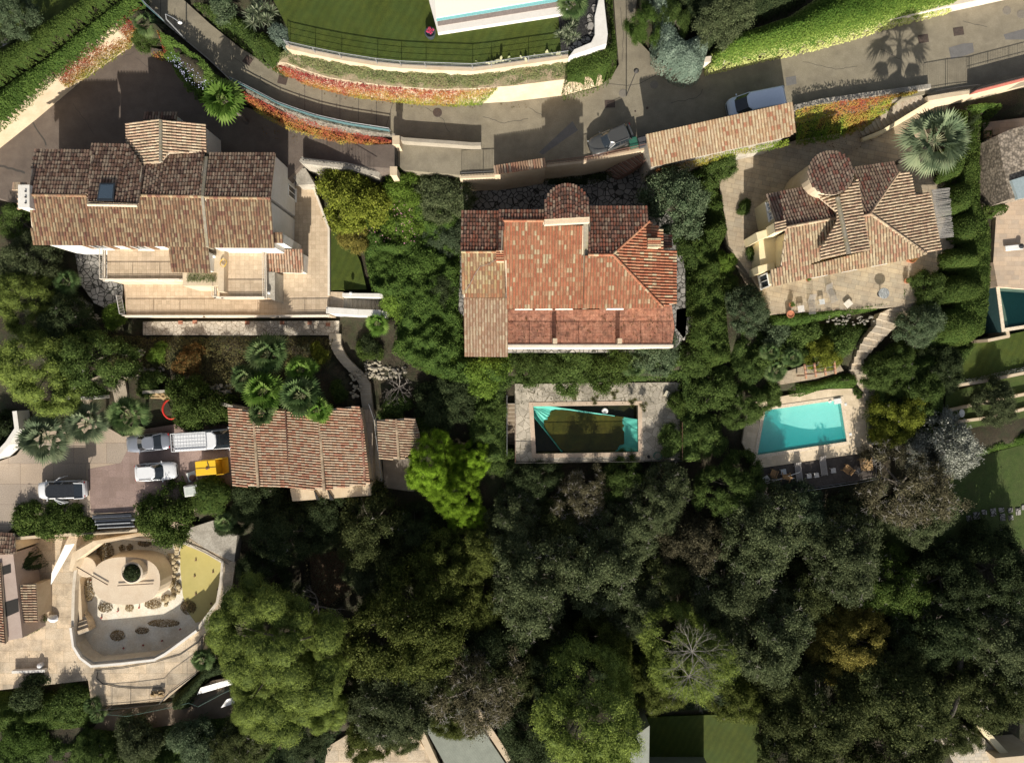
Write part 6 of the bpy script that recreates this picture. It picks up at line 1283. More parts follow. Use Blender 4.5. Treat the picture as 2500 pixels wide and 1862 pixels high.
# ================================================================ BOTTOM CENTRE
wallline('terrace_wall', [P(*a)[:2] for a in ((993, 1738, -11.5), (1030, 1800, -11.5), (1062, 1870, -11.5), (1090, 1940, -11.5))], .7, -11.9, -13.5, creamw, 'pale stone wall left of the long grey green roof')
wallline('terrace_wall', [P(*a)[:2] for a in ((1160, 1735, -11.5), (1200, 1795, -11.5), (1250, 1870, -11.5), (1290, 1940, -11.5))], .7, -11.9, -13.5, creamw, 'pale stone wall right of the long grey green roof')
gg = surf('grey_green_boards', (.22, .24, .20), (.28, .30, .25), 1, pat='plank', ps=.16, rot=-1.15, dirt=(.17, .18, .15), damt=.5)
m = MB(); q = PL([(1052, 1657), (1105, 1690), (1165, 1760), (1245, 1880), (1285, 1940), (1120, 1940), (1085, 1862), (1040, 1780)], -11.9); m.prism(q, [(a[0], a[1], -13.5) for a in q]); tag(m.build('covered_terrace', gg), 'long grey green boarded deck between two pale stone walls at the bottom', 'deck')
m = MB(); q = PL([(1545, 1800), (1586, 1770), (1584, 1905), (1748, 1905), (1748, 2040), (1500, 2040)], -8.5); m.prism(q, [(a[0], a[1], -13.5) for a in q]); r_ = m.build('flat_roof_house', surf('grey_green_roof', (.24, .26, .22), (.29, .31, .27), 1, dirt=(.2, .18, .15), damt=.4)); tag(r_, 'narrow grey green flat roof with white edge at the bottom edge', 'house')
m = MB(); q = PL([(1583, 1768), (1588, 1768), (1586, 1902), (1580, 1902)], -8.35); m.prism(q, [(a[0], a[1], -8.7) for a in q]); m.build('gutter', whitem, r_); p = P(1573, 1800, -8.4); m = MB(); m.box((p[0], p[1], -8.35), (.35, .4, .3)); m.build('roof_vent', whitem, r_)
o = empty('pale_house', P(2420, 1830, -12.5), 'pale house corner with cream walls in the lower right corner', 'house')
block(o, 'wall', [(2310, 1800), (2350, 1768), (2400, 1800), (2450, 1850), (2520, 1940), (2390, 1940)], -10.5, -13.5, surf('pale_paving', (.5, .46, .38), (.58, .54, .46), 1.5, pat='slab', ps=.8, dirt=(.2, .16, .12), damt=.5)); block(o, 'parapet', [(2392, 1775), (2402, 1772), (2470, 1845), (2540, 1935), (2525, 1940), (2455, 1856)], -9.8, -13.5, yelloww)
block(o, 'wall', [(2430, 1850), (2540, 1840), (2560, 1940), (2470, 1940)], -9.0, -13, creamw)
# ================================================================ POOL C SURROUNDINGS
m = MB(); q = PL([(1856, 1144), (2133, 1103), (2141, 1163), (2084, 1176), (1860, 1209)], -8.06); m.prism(q, [(a[0], a[1], -8.3) for a in q]); tag(m.build('wooden_deck', woodd), kind='structure')
PADS.append(([(a[0], a[1]) for a in q], [-8.3]*len(q)))
railing('railing', [P(*a, -8.05) for a in ((1860, 1209), (2084, 1175), (2140, 1163), (2134, 1105))], 1.0, grey_m, 'grey tube railing along the outer edge of the wooden deck', step=2.2)
SL = plain('weathered_teak', (.30, .28, .26), .8); TK = surf('warm_teak', (.34, .20, .09), (.44, .28, .14), 5); WS = plain('white_seat', (.55, .53, .50), .7)
def local_empty(nm, px, py, z, rz, lb, cat, group=None):
    o = empty(nm, P(px, py, z), lb, cat, group, rz=rz); OFF[o.name] = Vector((0, 0, 0)); return o
def lounger(px, py, rz, lb, L=2.0, mt=None):
    mt = mt or SL; o = local_empty('sun_lounger', px, py, -8.06, rz, lb, 'sun lounger'); m = MB()
    for i in range(20): m.box((-L/2+.55+i*(L-.6)/20, 0, .32), (.05, .58, .025))
    m.build('seat', mt, o, local=True); m = MB(); M = Matrix.Rotation(R(28), 3, 'Y')
    for i in range(8): m.box((-L/2+.48-i*.075, 0, .34+i*.04), (.055, .58, .025), M=M)
    m.build('backrest', mt, o, local=True); m = MB()
    for s in (-1, 1): m.box((0, s*.31, .3), (L, .05, .07))
    m.build('frame', mt, o, local=True)
    for x in (-.7, .8):
        for s in (-1, 1): m = MB(); m.box((x, s*.3, .14), (.06, .05, .28)); m.build('leg', mt, o, local=True)
    return o
lounger(1947, 1152, R(98+180), 'left slatted grey sun lounger on the wooden deck, next to the folded parasol'); lounger(2007, 1137, R(98+180), 'right slatted grey sun lounger on the deck, between white stools')
def stool(px, py, lb, w=.45, z=-8.06, mt=None, rz=.15, nm='stool'):
    mt = mt or WS; o = local_empty(nm, px, py, z, rz, lb, nm.replace('_', ' ')); m = MB()
    for i in range(5): m.box((-w/2+w*(i+.5)/5, 0, .44), (w/5-.02, w, .03))
    m.build('seat', mt, o, local=True)
    for x in (-1, 1):
        for s in (-1, 1): m = MB(); m.box((x*w*.42, s*w*.42, .21), (.04, .04, .42)); m.build('leg', mt, o, local=True)
stool(1971, 1160, 'white slatted stool on the deck, left of a pair between the loungers', .48); stool(1989, 1158, 'white slatted stool on the deck, right of a pair between the loungers', .48); stool(2030, 1147, 'white slatted stool standing alone right of the right lounger', .5); stool(1909, 1150, 'pale stool above the tipped wooden chair on the deck', .55, mt=plain('pale_grey_top', (.5, .52, .52), .4))
def armchair(px, py, rz, lb, mt=None, tip=0, w=.62):
    mt = mt or TK; o = local_empty('wooden_chair', px, py, -8.06, rz, lb, 'chair'); o.rotation_euler = (0, R(tip), rz); o.location.z += .25 if tip else 0; m = MB()
    for i in range(6): m.box((-w/2+w*(i+.5)/6, 0, .42), (w/6-.015, w*.86, .025))
    m.build('seat', mt, o, local=True); m = MB()
    for i in range(7): m.box((-w/2-.08, -w*.4+i*w*.8/6, .68), (.025, .05, .5))
    m.box((-w/2-.1, 0, .93), (.05, w, .08)); m.build('backrest', mt, o, local=True)
    for s in (-1, 1):
        m = MB(); m.box((0, s*w*.5, .62), (w*1.05, .07, .04)); m.build('armrest', mt, o, local=True)
        for x in (-1, 1): m = MB(); m.box((x*w*.46, s*w*.48, .3), (.05, .05, .6)); m.build('leg', mt, o, local=True)
    return o
armchair(1885, 1153, 1.2, 'warm brown teak chair at the left end of the deck', tip=0, w=.66); armchair(2063, 1144, 2.5, 'teak armchair turned at an angle right of the lone stool', w=.72); armchair(1912, 1168, 1.35, 'brown teak chair tipped back below the pale stool', tip=50, w=.85)
o = local_empty('folding_table', 2107, 1131, -8.06, .15, 'large teak table with a draped brown top at the right end of the deck', 'table'); m = MB(); m.prism([(-.62, -.6, .74), (.6, -.7, .70), (.66, .62, .74), (-.66, .7, .72)], [(-.62, -.6, .70), (.6, -.7, .66), (.66, .62, .70), (-.66, .7, .68)]); m.build('tabletop', surf('brown_canvas', (.36, .23, .11), (.44, .29, .15), 4), o, local=True)
for x in (-1, 1):
    for s in (-1, 1): m = MB(); m.box((x*.5, s*.5, .34), (.06, .06, .68)); m.build('leg', TK, o, local=True)
o = local_empty('parasol_stand', 1868, 1170, -8.06, .6, 'white square parasol base with pole at the left end of the deck', 'parasol base'); m = MB(); m.box((0, 0, .1), (.8, .6, .2)); m.build('base', whitem, o, local=True, bevel=.03); m = MB(); m.tube((0, 0, .2), (0, 0, 1.0), .04); m.build('pole', grey_m, o, local=True)
m = MB(); m.tube(P(1872, 1180, -7.6), P(1953, 1152, -7.5), .035, n=6); m.tube(P(1884, 1171, -7.7), P(1940, 1167, -7.6), .03, n=6); tag(m.build('pole_pair', whitem), 'white poles lying across the left lounger and tipped chair', 'poles')
o = local_empty('garden_bin', 2127, 1122, -8.06, 0, 'grey crate with red items beside the large teak table', 'crate'); m = MB(); m.box((0, 0, .25), (.42, .7, .5), .1); m.build('body', plain('crate_grey', (.30, .31, .33), .5), o, local=True, bevel=.03); m = MB(); m.lathe((.05, -.25, .5), [(.09, 0), (.09, .16), (.03, .2)], 10); m.build('red_bottle', plain('red_paint', (.30, .06, .05), .6), o, local=True)
armchair(2091, 1147, .4, 'pale chair tucked behind the large teak table', SL, 0, .45)
q = PL([(2119, 1028), (2150, 1026), (2154, 1084), (2122, 1085)], -7.6); m = MB(); m.prism(q, [(a[0], a[1], -9.5) for a in q]); tag(m.build('equipment_housing', surf('grey_lid', (.14, .135, .125), (.2, .19, .18), 2), bevel=.04), 'dark grey boxed pump housing right of the turquoise pool', 'pump house')
m = MB(); a = P(2112, 992, -8); b = P(2127, 1014, -8)
railing('railing', [P(*v, -8) for v in ((2112, 992), (2126, 993), (2128, 1015), (2160, 1012))], 1.0, iron, 'short black railing at the upper right of the pool deck', step=.14)
# pergola
pad('pergola_terrace', [(1880, 915), (1925, 905), (1963, 893), (2040, 872), (2060, 905), (1990, 925), (1900, 940)], -6.6, stone, 1.4)
o = empty('pergola', P(2002, 905, -6.6), 'pergola with four terracotta coloured beams on the small terrace', 'pergola')
for i in range(4):
    x = 1965+i*24; a, b = P(x-2, 893-i*3, -4.3), P(x+4, 921-i*4, -4.3); m = MB(); m.box(((a[0]+b[0])/2, (a[1]+b[1])/2, -4.3), (.16, a[1]-b[1]+.3, .18), .12); m.build('beam', plain('terracotta_paint', (.50, .26, .15), .7), o)
    m = MB(); m.box((b[0], b[1]+.2, -5.4), (.14, .14, 2.1)); m.build('post', plain('terracotta_paint', (.50, .26, .15), .7), o)
m = MB()
for k in range(3): m.tube(P(1963, 895+k*11, -4.15), P(2040, 884+k*10, -4.15), .02, n=4)
m.build('wire', grey_m, o)
m = MB(); p = P(1968, 860, -5.2); m.box((p[0], p[1], -5.2), (.55, .35, .12), -.5); tag(m.build('white_box', whitem, bevel=.02), 'small white tilted box lying in the shrubs above the pergola', 'box')
# terrace C furniture
wi = plain('wire_grey', (.28, .27, .26), .5)
def wirelounger(px, py, rz, lb):
    o = local_empty('wire_lounger', px, py, -3, rz, lb, 'sun lounger'); m = MB()
    for i in range(14): m.tube((-.3+i*.1, -.3, .35), (-.3+i*.1, .3, .35), .012, n=4)
    for i in range(7): m.tube((-.3, -.3+i*.1, .35), (1.0, -.3+i*.1, .35), .012, n=4)
    m.build('seat', wi, o, local=True); m = MB()
    for i in range(7): m.tube((-.3-.08*i, -.3, .35+.07*i), (-.3-.08*i, .3, .35+.07*i), .012, n=4)
    for i in range(7): m.tube((-.3, -.3+i*.1, .35), (-.85, -.3+i*.1, .85), .012, n=4)
    m.build('backrest', wi, o, local=True)
    for x in (-.25, .9):
        for s in (-1, 1): m = MB(); m.tube((x, s*.3, .35), (x, s*.3, 0), .02, n=6); m.build('leg', wi, o, local=True)
wirelounger(1978, 742, R(-85), 'left wire mesh lounger on the stone terrace of the yellow house'); wirelounger(2024, 715, R(-65), 'right wire mesh lounger on the stone terrace, turned outward')
o = local_empty('round_table', 2148, 718, -3, 0, 'round mosaic topped grey table on the stone terrace', 'table'); m = MB(); m.lathe((0, 0, .70), [(.5, 0), (.52, .03), (.5, .05)], 28); m.build('tabletop', surf('mosaic_top', (.34, .36, .36), (.48, .5, .5), 9, pat='pebble', ps=.06), o, local=True); m = MB(); m.path([(0, 0, 0), (0, 0, .7)], .05, 8); m.lathe((0, 0, 0), [(.28, 0), (.25, .04)], 14); m.build('pedestal', iron, o, local=True)
stool(2002, 738, 'pale square glass stool between the two wire loungers', .5, -3, plain('pale_grey_top', (.5, .52, .52), .4)); stool(1951, 755, 'white square stool at the left of the wire loungers', .62, -3)
m = MB(); p = P(2071, 741, -2.8); m.box((p[0], p[1], -2.8), (.68, .62, .1), .7); tag(m.build('white_board', plain('pale_board', (.58, .54, .46), .7)), 'cream square board on the terrace edge, left of the round table', 'board')
for i, (x, y, s, lb) in enumerate(((2218, 634, 1.3, 'large terracotta pot with orange plant at the roof corner'), (2210, 687, .8, 'small terracotta pot with green ball plant near the stone path'), (2251, 675, 1.0, 'terracotta pot half in shade at the terrace corner'), (1929, 745, .8, 'small terracotta pot with dark plant left on the terrace'), (1925, 768, 1.1, 'empty terracotta pot on the terrace edge'), (1970, 684, .5, 'tiny terracotta pot under the roof edge'))):
    o = local_empty('flower_pot', x, y, -3, 0, lb, 'flower pot'); m = MB(); m.lathe((0, 0, 0), [(.2*s, 0), (.3*s, .4*s), (.33*s, .42*s), (.33*s, .48*s), (.28*s, .48*s), (.26*s, .4*s)], 16); m.build('pot', plain('terracotta', (.42, .17, .09), .8), o, local=True)
    if i != 4:
        m = MB()
        for k in range(160): a = random.random()*6.28; r_ = random.random()*.3*s; z = .45*s+random.random()*.35*s; m.poly([(r_*math.cos(a), r_*math.sin(a), z), (r_*math.cos(a)+.08, r_*math.sin(a), z+.03), (r_*math.cos(a)+.06, r_*math.sin(a)+.08, z+.04)], random.random())
        m.build('plant', L_orange if i == 0 else L_green, o, local=True)
o = empty('flower_pot', P(1052, 88, 3.9), 'dark round pot of vivid pink flowers at the corner of the white slab', 'flower pot'); OFF[o.name] = Vector((0, 0, 0)); m = MB(); m.lathe((0, 0, 0), [(.35, 0), (.48, .6), (.46, .65), (.38, .65), (.36, .55)], 20); m.build('pot', plain('dark_pot', (.04, .05, .06), .5), o, local=True)
m = MB(); m2 = MB()
for k in range(5):
    ax, ay = (.0, .0) if k == 4 else (.2*math.cos(k*1.57+.3), .2*math.sin(k*1.57+.3))
    for j in range(60): a = random.random()*6.28; r_ = random.random()*.13; mm = m2 if j % 3 else m; mm.poly([(ax+r_*math.cos(a), ay+r_*math.sin(a), .8+.1*random.random()), (ax+r_*math.cos(a)+.07, ay+r_*math.sin(a), .83), (ax+r_*math.cos(a)+.03, ay+r_*math.sin(a)+.07, .85)], random.random())
m.build('plant', L_green, o, local=True); m2.build('flowers', leafmat('vivid_pink', LS((.55, .03, .12), (.75, .08, .2)), tr=.1), o, local=True)
# path C
PL_ = [(2213, 700, -3.1), (2212, 725, -3.2), (2190, 745, -3.5), (2142, 768, -4), (2138, 795, -4.4), (2106, 830, -5), (2088, 868, -5.8), (2075, 905, -6.6), (2098, 940, -7.3), (2112, 985, -7.9)]
PR_ = [(2246, 700, -3.1), (2246, 735, -3.2), (2236, 765, -3.5), (2205, 782, -4), (2172, 812, -4.4), (2140, 845, -5), (2108, 880, -5.8), (2110, 905, -6.6), (2137, 940, -7.3), (2141, 985, -7.9)]
steps('garden_path', [P(*a) for a in PL_], [P(*a) for a in PR_], [surf('path_stone', (.40, .34, .26), (.50, .44, .35), 1.4, pat='slab', ps=.8, line=(.5, .45, .4), lw=.02, dirt=(.2, .17, .13), damt=.5), nose], 20, 'winding pale stone path from the terrace down to the turquoise pool', 'path', depth=1)
# neighbour, right edge
hN = empty('neighbour_house', P(2490, 400, -3.6), 'pebble roofed house with glass roof light at the right edge', 'house')
block(hN, 'wall', [(2436, 330), (2462, 318), (2560, 290), (2580, 460), (2466, 486), (2448, 400)], -.2, -3.8, surf('pebble_roof', (.29, .24, .18), (.40, .34, .27), 2, pat='pebble', ps=.22)); block(hN, 'glass_roof', [(2470, 440), (2540, 418), (2570, 470), (2486, 486)], .1, -.3, plain('roof_glass', (.28, .34, .35), .15, spec=1)); block(hN, 'wall', [(2380, 225), (2392, 223), (2396, 235), (2384, 238)], -2, -3, creamw) 
poN, qN = poolshell('dark_pool', 'dark teal swimming pool cut by the right edge', [(2438, 694), (2590, 660), (2590, 780), (2452, 802)], -3.9, 2.2, -4.02, surf('dark_teal_tile', (.04, .10, .10), (.06, .13, .13), 5), watermat('dark_pool_water', (.55, .75, .76), scat=(.01, .06, .06)), surf('pale_coping', (1, 1, 1), (1, 1, 1)), .3)
o = local_empty('outdoor_shower', 2470, 606, -3.6, .1, 'white lounge chair with dark cushion beside the dark pool', 'sun lounger'); m = MB(); m.box((0, 0, .3), (1.7, .5, .1)); m.build('seat', whitem, o, local=True, bevel=.03); m = MB(); m.lathe((.65, .05, .36), [(.22, 0), (.25, .08), (.1, .16)], 16); m.build('cushion', plain('black_trim', (.025, .025, .027), .6), o, local=True); o.name = 'lounge_chair'
o = local_empty('parasol', 2430, 460, -3.6, .55, 'closed white cantilever parasol on the neighbour terrace', 'parasol'); m = MB(); m.path([(-.9, -.4, 2.0), (.9, .4, 2.4)], .07, 6); m.lathe((.9, .4, 2.2), [(.35, 0), (.2, .15), (.05, .4)], 4); m.build('canopy', plain('white_canvas', (.66, .64, .60), .8, var=.04), o, local=True); m = MB(); m.tube((1.1, .5, 0), (1.1, .5, 2.5), .05); m.build('pole', grey_m, o, local=True)
for i, (x, y) in enumerate(((2412, 330), (2432, 322), (2416, 345), (2420, 400), (2440, 395))): m = MB(); p = P(x, y, -3.3); m.box((p[0], p[1], -3.45), (.7, .6, .35), .15*i); tag(m.build('stone_block', stone, bevel=.04), 'pale stone block at the right edge, '+['upper left of five', 'upper right of five', 'middle of five', 'lower left of five', 'lower right of five'][i], 'stone block', 'stone blocks by the neighbour house')
m = MB()
for i, (x, y, w_, h_) in enumerate(((2366, 1265, 13, 15), (2384, 1258, 16, 18), (2403, 1250, 12, 13), (2425, 1250, 14, 20), (2445, 1244, 14, 11), (2448, 1262, 13, 18), (2467, 1245, 13, 12), (2468, 1263, 12, 12), (2486, 1248, 13, 18), (2500, 1238, 12, 12))):
    m = MB(); p = P(x, y, -10.15); m.box((p[0], p[1], -10.17), (w_*.042, h_*.042, .1), .12); tag(m.build('stepping_stone', crazyd, bevel=.02), 'square grey stepping stone in the dark lower lawn, '+ordn(i, 10), 'stone', 'stepping stones across the dark lawn')
for pts, zz, lb in ((((2322, 942, -6.6), (2400, 930, -6.6), (2520, 905, -6.6)), -6.2, 'upper pale terrace wall across the right hand lawn'), (((2318, 1000, -7.5), (2410, 980, -7.5), (2530, 955, -7.5)), -7.2, 'middle pale kerb across the right hand lawn'), (((2330, 1030, -7.5), (2420, 1018, -7.5), (2530, 990, -7.5)), -7.3, 'lower pale kerb beneath the lone olive tree'), (((2420, 700, -5), (2436, 760, -5), (2448, 822, -5), (2400, 832, -5)), -4.2, 'pale wall hugging the corner of the dark pool')):
    wallline('lawn_wall', [P(*a)[:2] for a in pts], .3, zz, zz-2.6, creamw, lb)
for (x, y, lb) in ((2342, 1008, 'small white dish aerial on the right lawn'), (2358, 1258, 'small white garden lamp at the end of the stepping stones')):
    m = MB(); p = P(x, y, -7.2); m.lathe((p[0], p[1], -7.4), [(.04, 0), (.04, .5), (.3, .6), (.25, .66)], 14, sy=1.4) if y < 1100 else m.lathe((p[0], p[1], -10.2), [(.05, 0), (.05, .3), (.14, .35), (.1, .5)], 10); tag(m.build('aerial_dish' if y < 1100 else 'garden_lamp', whitem), lb, 'dish' if y < 1100 else 'lamp')
# terrace items B pool
rlg = [P(*a, -7.5) for a in ((1257, 1127), (1660, 1122))]; railing('railing', rlg, 1.05, iron, 'long dark railing along the south edge of the neglected pool terrace', step=.13)
railing('railing', [P(*a, -7.5) for a in ((1258, 1010), (1258, 1127))], 1.0, rust, 'rusty railing between the pool terrace and its side stairs', step=.16); railing('railing', [P(*a, -7.5) for a in ((1660, 1030), (1660, 1122))], 1.0, rust, 'rusty railing at the right end of the neglected pool terrace', step=.2)
steps('side_stairs', [P(*a) for a in ((1239, 985, -7.6), (1239, 1085, -9.2))], [P(*a) for a in ((1257, 985, -7.6), (1257, 1085, -9.2))], [surf('brown_stone', (.22, .17, .12), (.3, .24, .17), 2, dirt=(.1, .08, .06), damt=.6), nose], 10, 'narrow brown stairs along the left side of the neglected pool terrace', depth=1)
railing('handrail', [P(*a, -8) for a in ((1238, 965), (1238, 1110))], 1.1, grey_m, 'thin pale handrail left of the narrow brown stairs', step=2)
m = MB(); p = P(1628, 961, -7.3); m.box((p[0], p[1], -7.35), (.45, .55, .3), -.5); b = m.build('crate', plain('cream_paint', (.55, .5, .38), .6)); tag(b, 'cream framed square box with green top on the pool terrace', 'box'); m = MB(); m.box((p[0], p[1], -7.18), (.33, .43, .05), -.5); m.build('green_top', L_hedge, b)
m = MB(); p = P(1605, 1112, -7.4); m.path([(p[0]+.42*math.cos(t*.6), p[1]+.36*math.sin(t*.6), -7.44+.01*t) for t in range(32)], .03, 5); tag(m.build('garden_hose', plain('green_rubber', (.02, .12, .09), .5)), 'coiled dark green hose at the lower right of the neglected pool', 'hose')
m = MB(); p = P(1583, 1114, -7.4); m.lathe((p[0], p[1], -7.5), [(.14, 0), (.16, .3), (.13, .3), (.12, .1)], 12); tag(m.build('plant_pot', iron), 'small black pot left of the coiled green hose', 'pot')
steps('entrance_steps', [P(*a) for a in ((1575, 362, -.2), (1545, 380, -1.2), (1500, 405, -2.6), (1478, 420, -3.8))], [P(*a) for a in ((1592, 382, -.2), (1570, 400, -1.2), (1530, 425, -2.6), (1505, 438, -3.8))], [surf('red_brown_steps', (.24, .13, .09), (.32, .2, .15), 2, dirt=(.1, .07, .05), damt=.6), nose], 11, 'red brown steps dropping from the road beside the tiled shelter', depth=1)
railing('handrail', [P(*a) for a in ((1592, 384, 0), (1530, 428, -2.6), (1505, 440, -3.8))], .9, rust, 'slanting rusty handrail beside the red brown steps', step=.2)
pad('house_path', [(1652, 755), (1680, 750), (1672, 830), (1650, 800)], -4, surf('grey_slab', (.3, .28, .25), (.4, .37, .33), 1.4), .6, clamp=False)
# lamp post: thin pole whose shadow crosses the junction
m = MB(); p = P(1529, 234, 0); m.tube((p[0], p[1], 0), (p[0], p[1], 4.6), .05, .035, 8); lo = empty('lamp_post', (p[0], p[1], 0), 'tall thin lamp post with lantern at the road junction', 'lamp post'); m.build('pole', iron, lo); m = MB(); m.lathe((p[0], p[1], 4.6), [(.05, 0), (.2, .35), (.24, .4), (.1, .6), (.03, .7)], 8); m.build('lantern', iron, lo)
build_ground()
# ================================================================ VEGETATION
S = species
S('oak', 'oak_tree', L_oak, 4.2, 8.5, 55, 40000, .16, seed=1, lobe=(.13, .25), twig=7, tsp=.2, shell=.28, jit=.7, fine=.04, rag=.45, twigs=16)
S('oak2', 'oak_tree', L_grey, 4.0, 8.0, 70, 42000, .14, seed=2, lobe=(.12, .23), twig=6, tsp=.17, shell=.32, jit=.8, fine=.07, rag=.42, twigs=60)
S('oak3', 'oak_tree', L_oaky, 4.6, 9, 80, 48000, .15, seed=3, lobe=(.11, .21), twig=6, tsp=.15, shell=.3, jit=.7)
S('olive', 'olive_tree', L_olive, 2.8, 5.0, 34, 26000, .12, seed=4, lobe=(.18, .30), twig=6, tsp=.14, shell=.3, jit=.9, fine=.05, tr=.16)
S('umbrella', 'umbrella_pine', L_pine, 6.0, 12, 34, 90000, .12, seed=5, lobe=(.19, .27), twig=7, tsp=.09, shell=.10, jit=.38, base=.62, rag=.78, flat=.62, asp=2.4, tr=.3)
S('pine', 'pine_tree', L_pine, 4.2, 9, 70, 52000, .13, seed=6, lobe=(.14, .24), twig=7, tsp=.13, shell=.35, jit=.7, fine=.06, asp=2.6)
S('bright', 'pine_tree', L_bright, 4.2, 9, 90, 60000, .13, seed=7, lobe=(.12, .20), twig=7, tsp=.12, shell=.4, jit=.6, fine=.08, asp=2.2, base=.3, cone=.3)
S('bush', 'bush', L_green, 1.6, 2.4, 12, 9000, .13, seed=8, lobe=(.3, .5), twig=5, tsp=.12, shell=.3, jit=.7, base=.2, tr=.08)
S('bushbig', 'bush', L_green, 2.6, 4.0, 24, 20000, .14, seed=9, lobe=(.22, .38), twig=5, tsp=.14, shell=.3, jit=.7, base=.25, tr=.12)
S('dry', 'thin_tree', L_brown, 3.4, 7.0, 40, 20000, .11, seed=10, lobe=(.12, .24), twig=6, tsp=.18, shell=.6, jit=.9, fine=.12, twigs=140)
S('ball', 'clipped_tree', L_hedge, 1.8, 4, 9, 14000, .1, seed=11, lobe=(.62, .7), twig=4, tsp=.05, shell=.08, jit=.5, base=.45, tr=.12)
S('cedar', 'conifer', L_hedgeb, 2.4, 6, 26, 22000, .13, seed=12, lobe=(.2, .32), twig=7, tsp=.14, shell=.35, jit=.5, base=.15, cone=.7, asp=3)
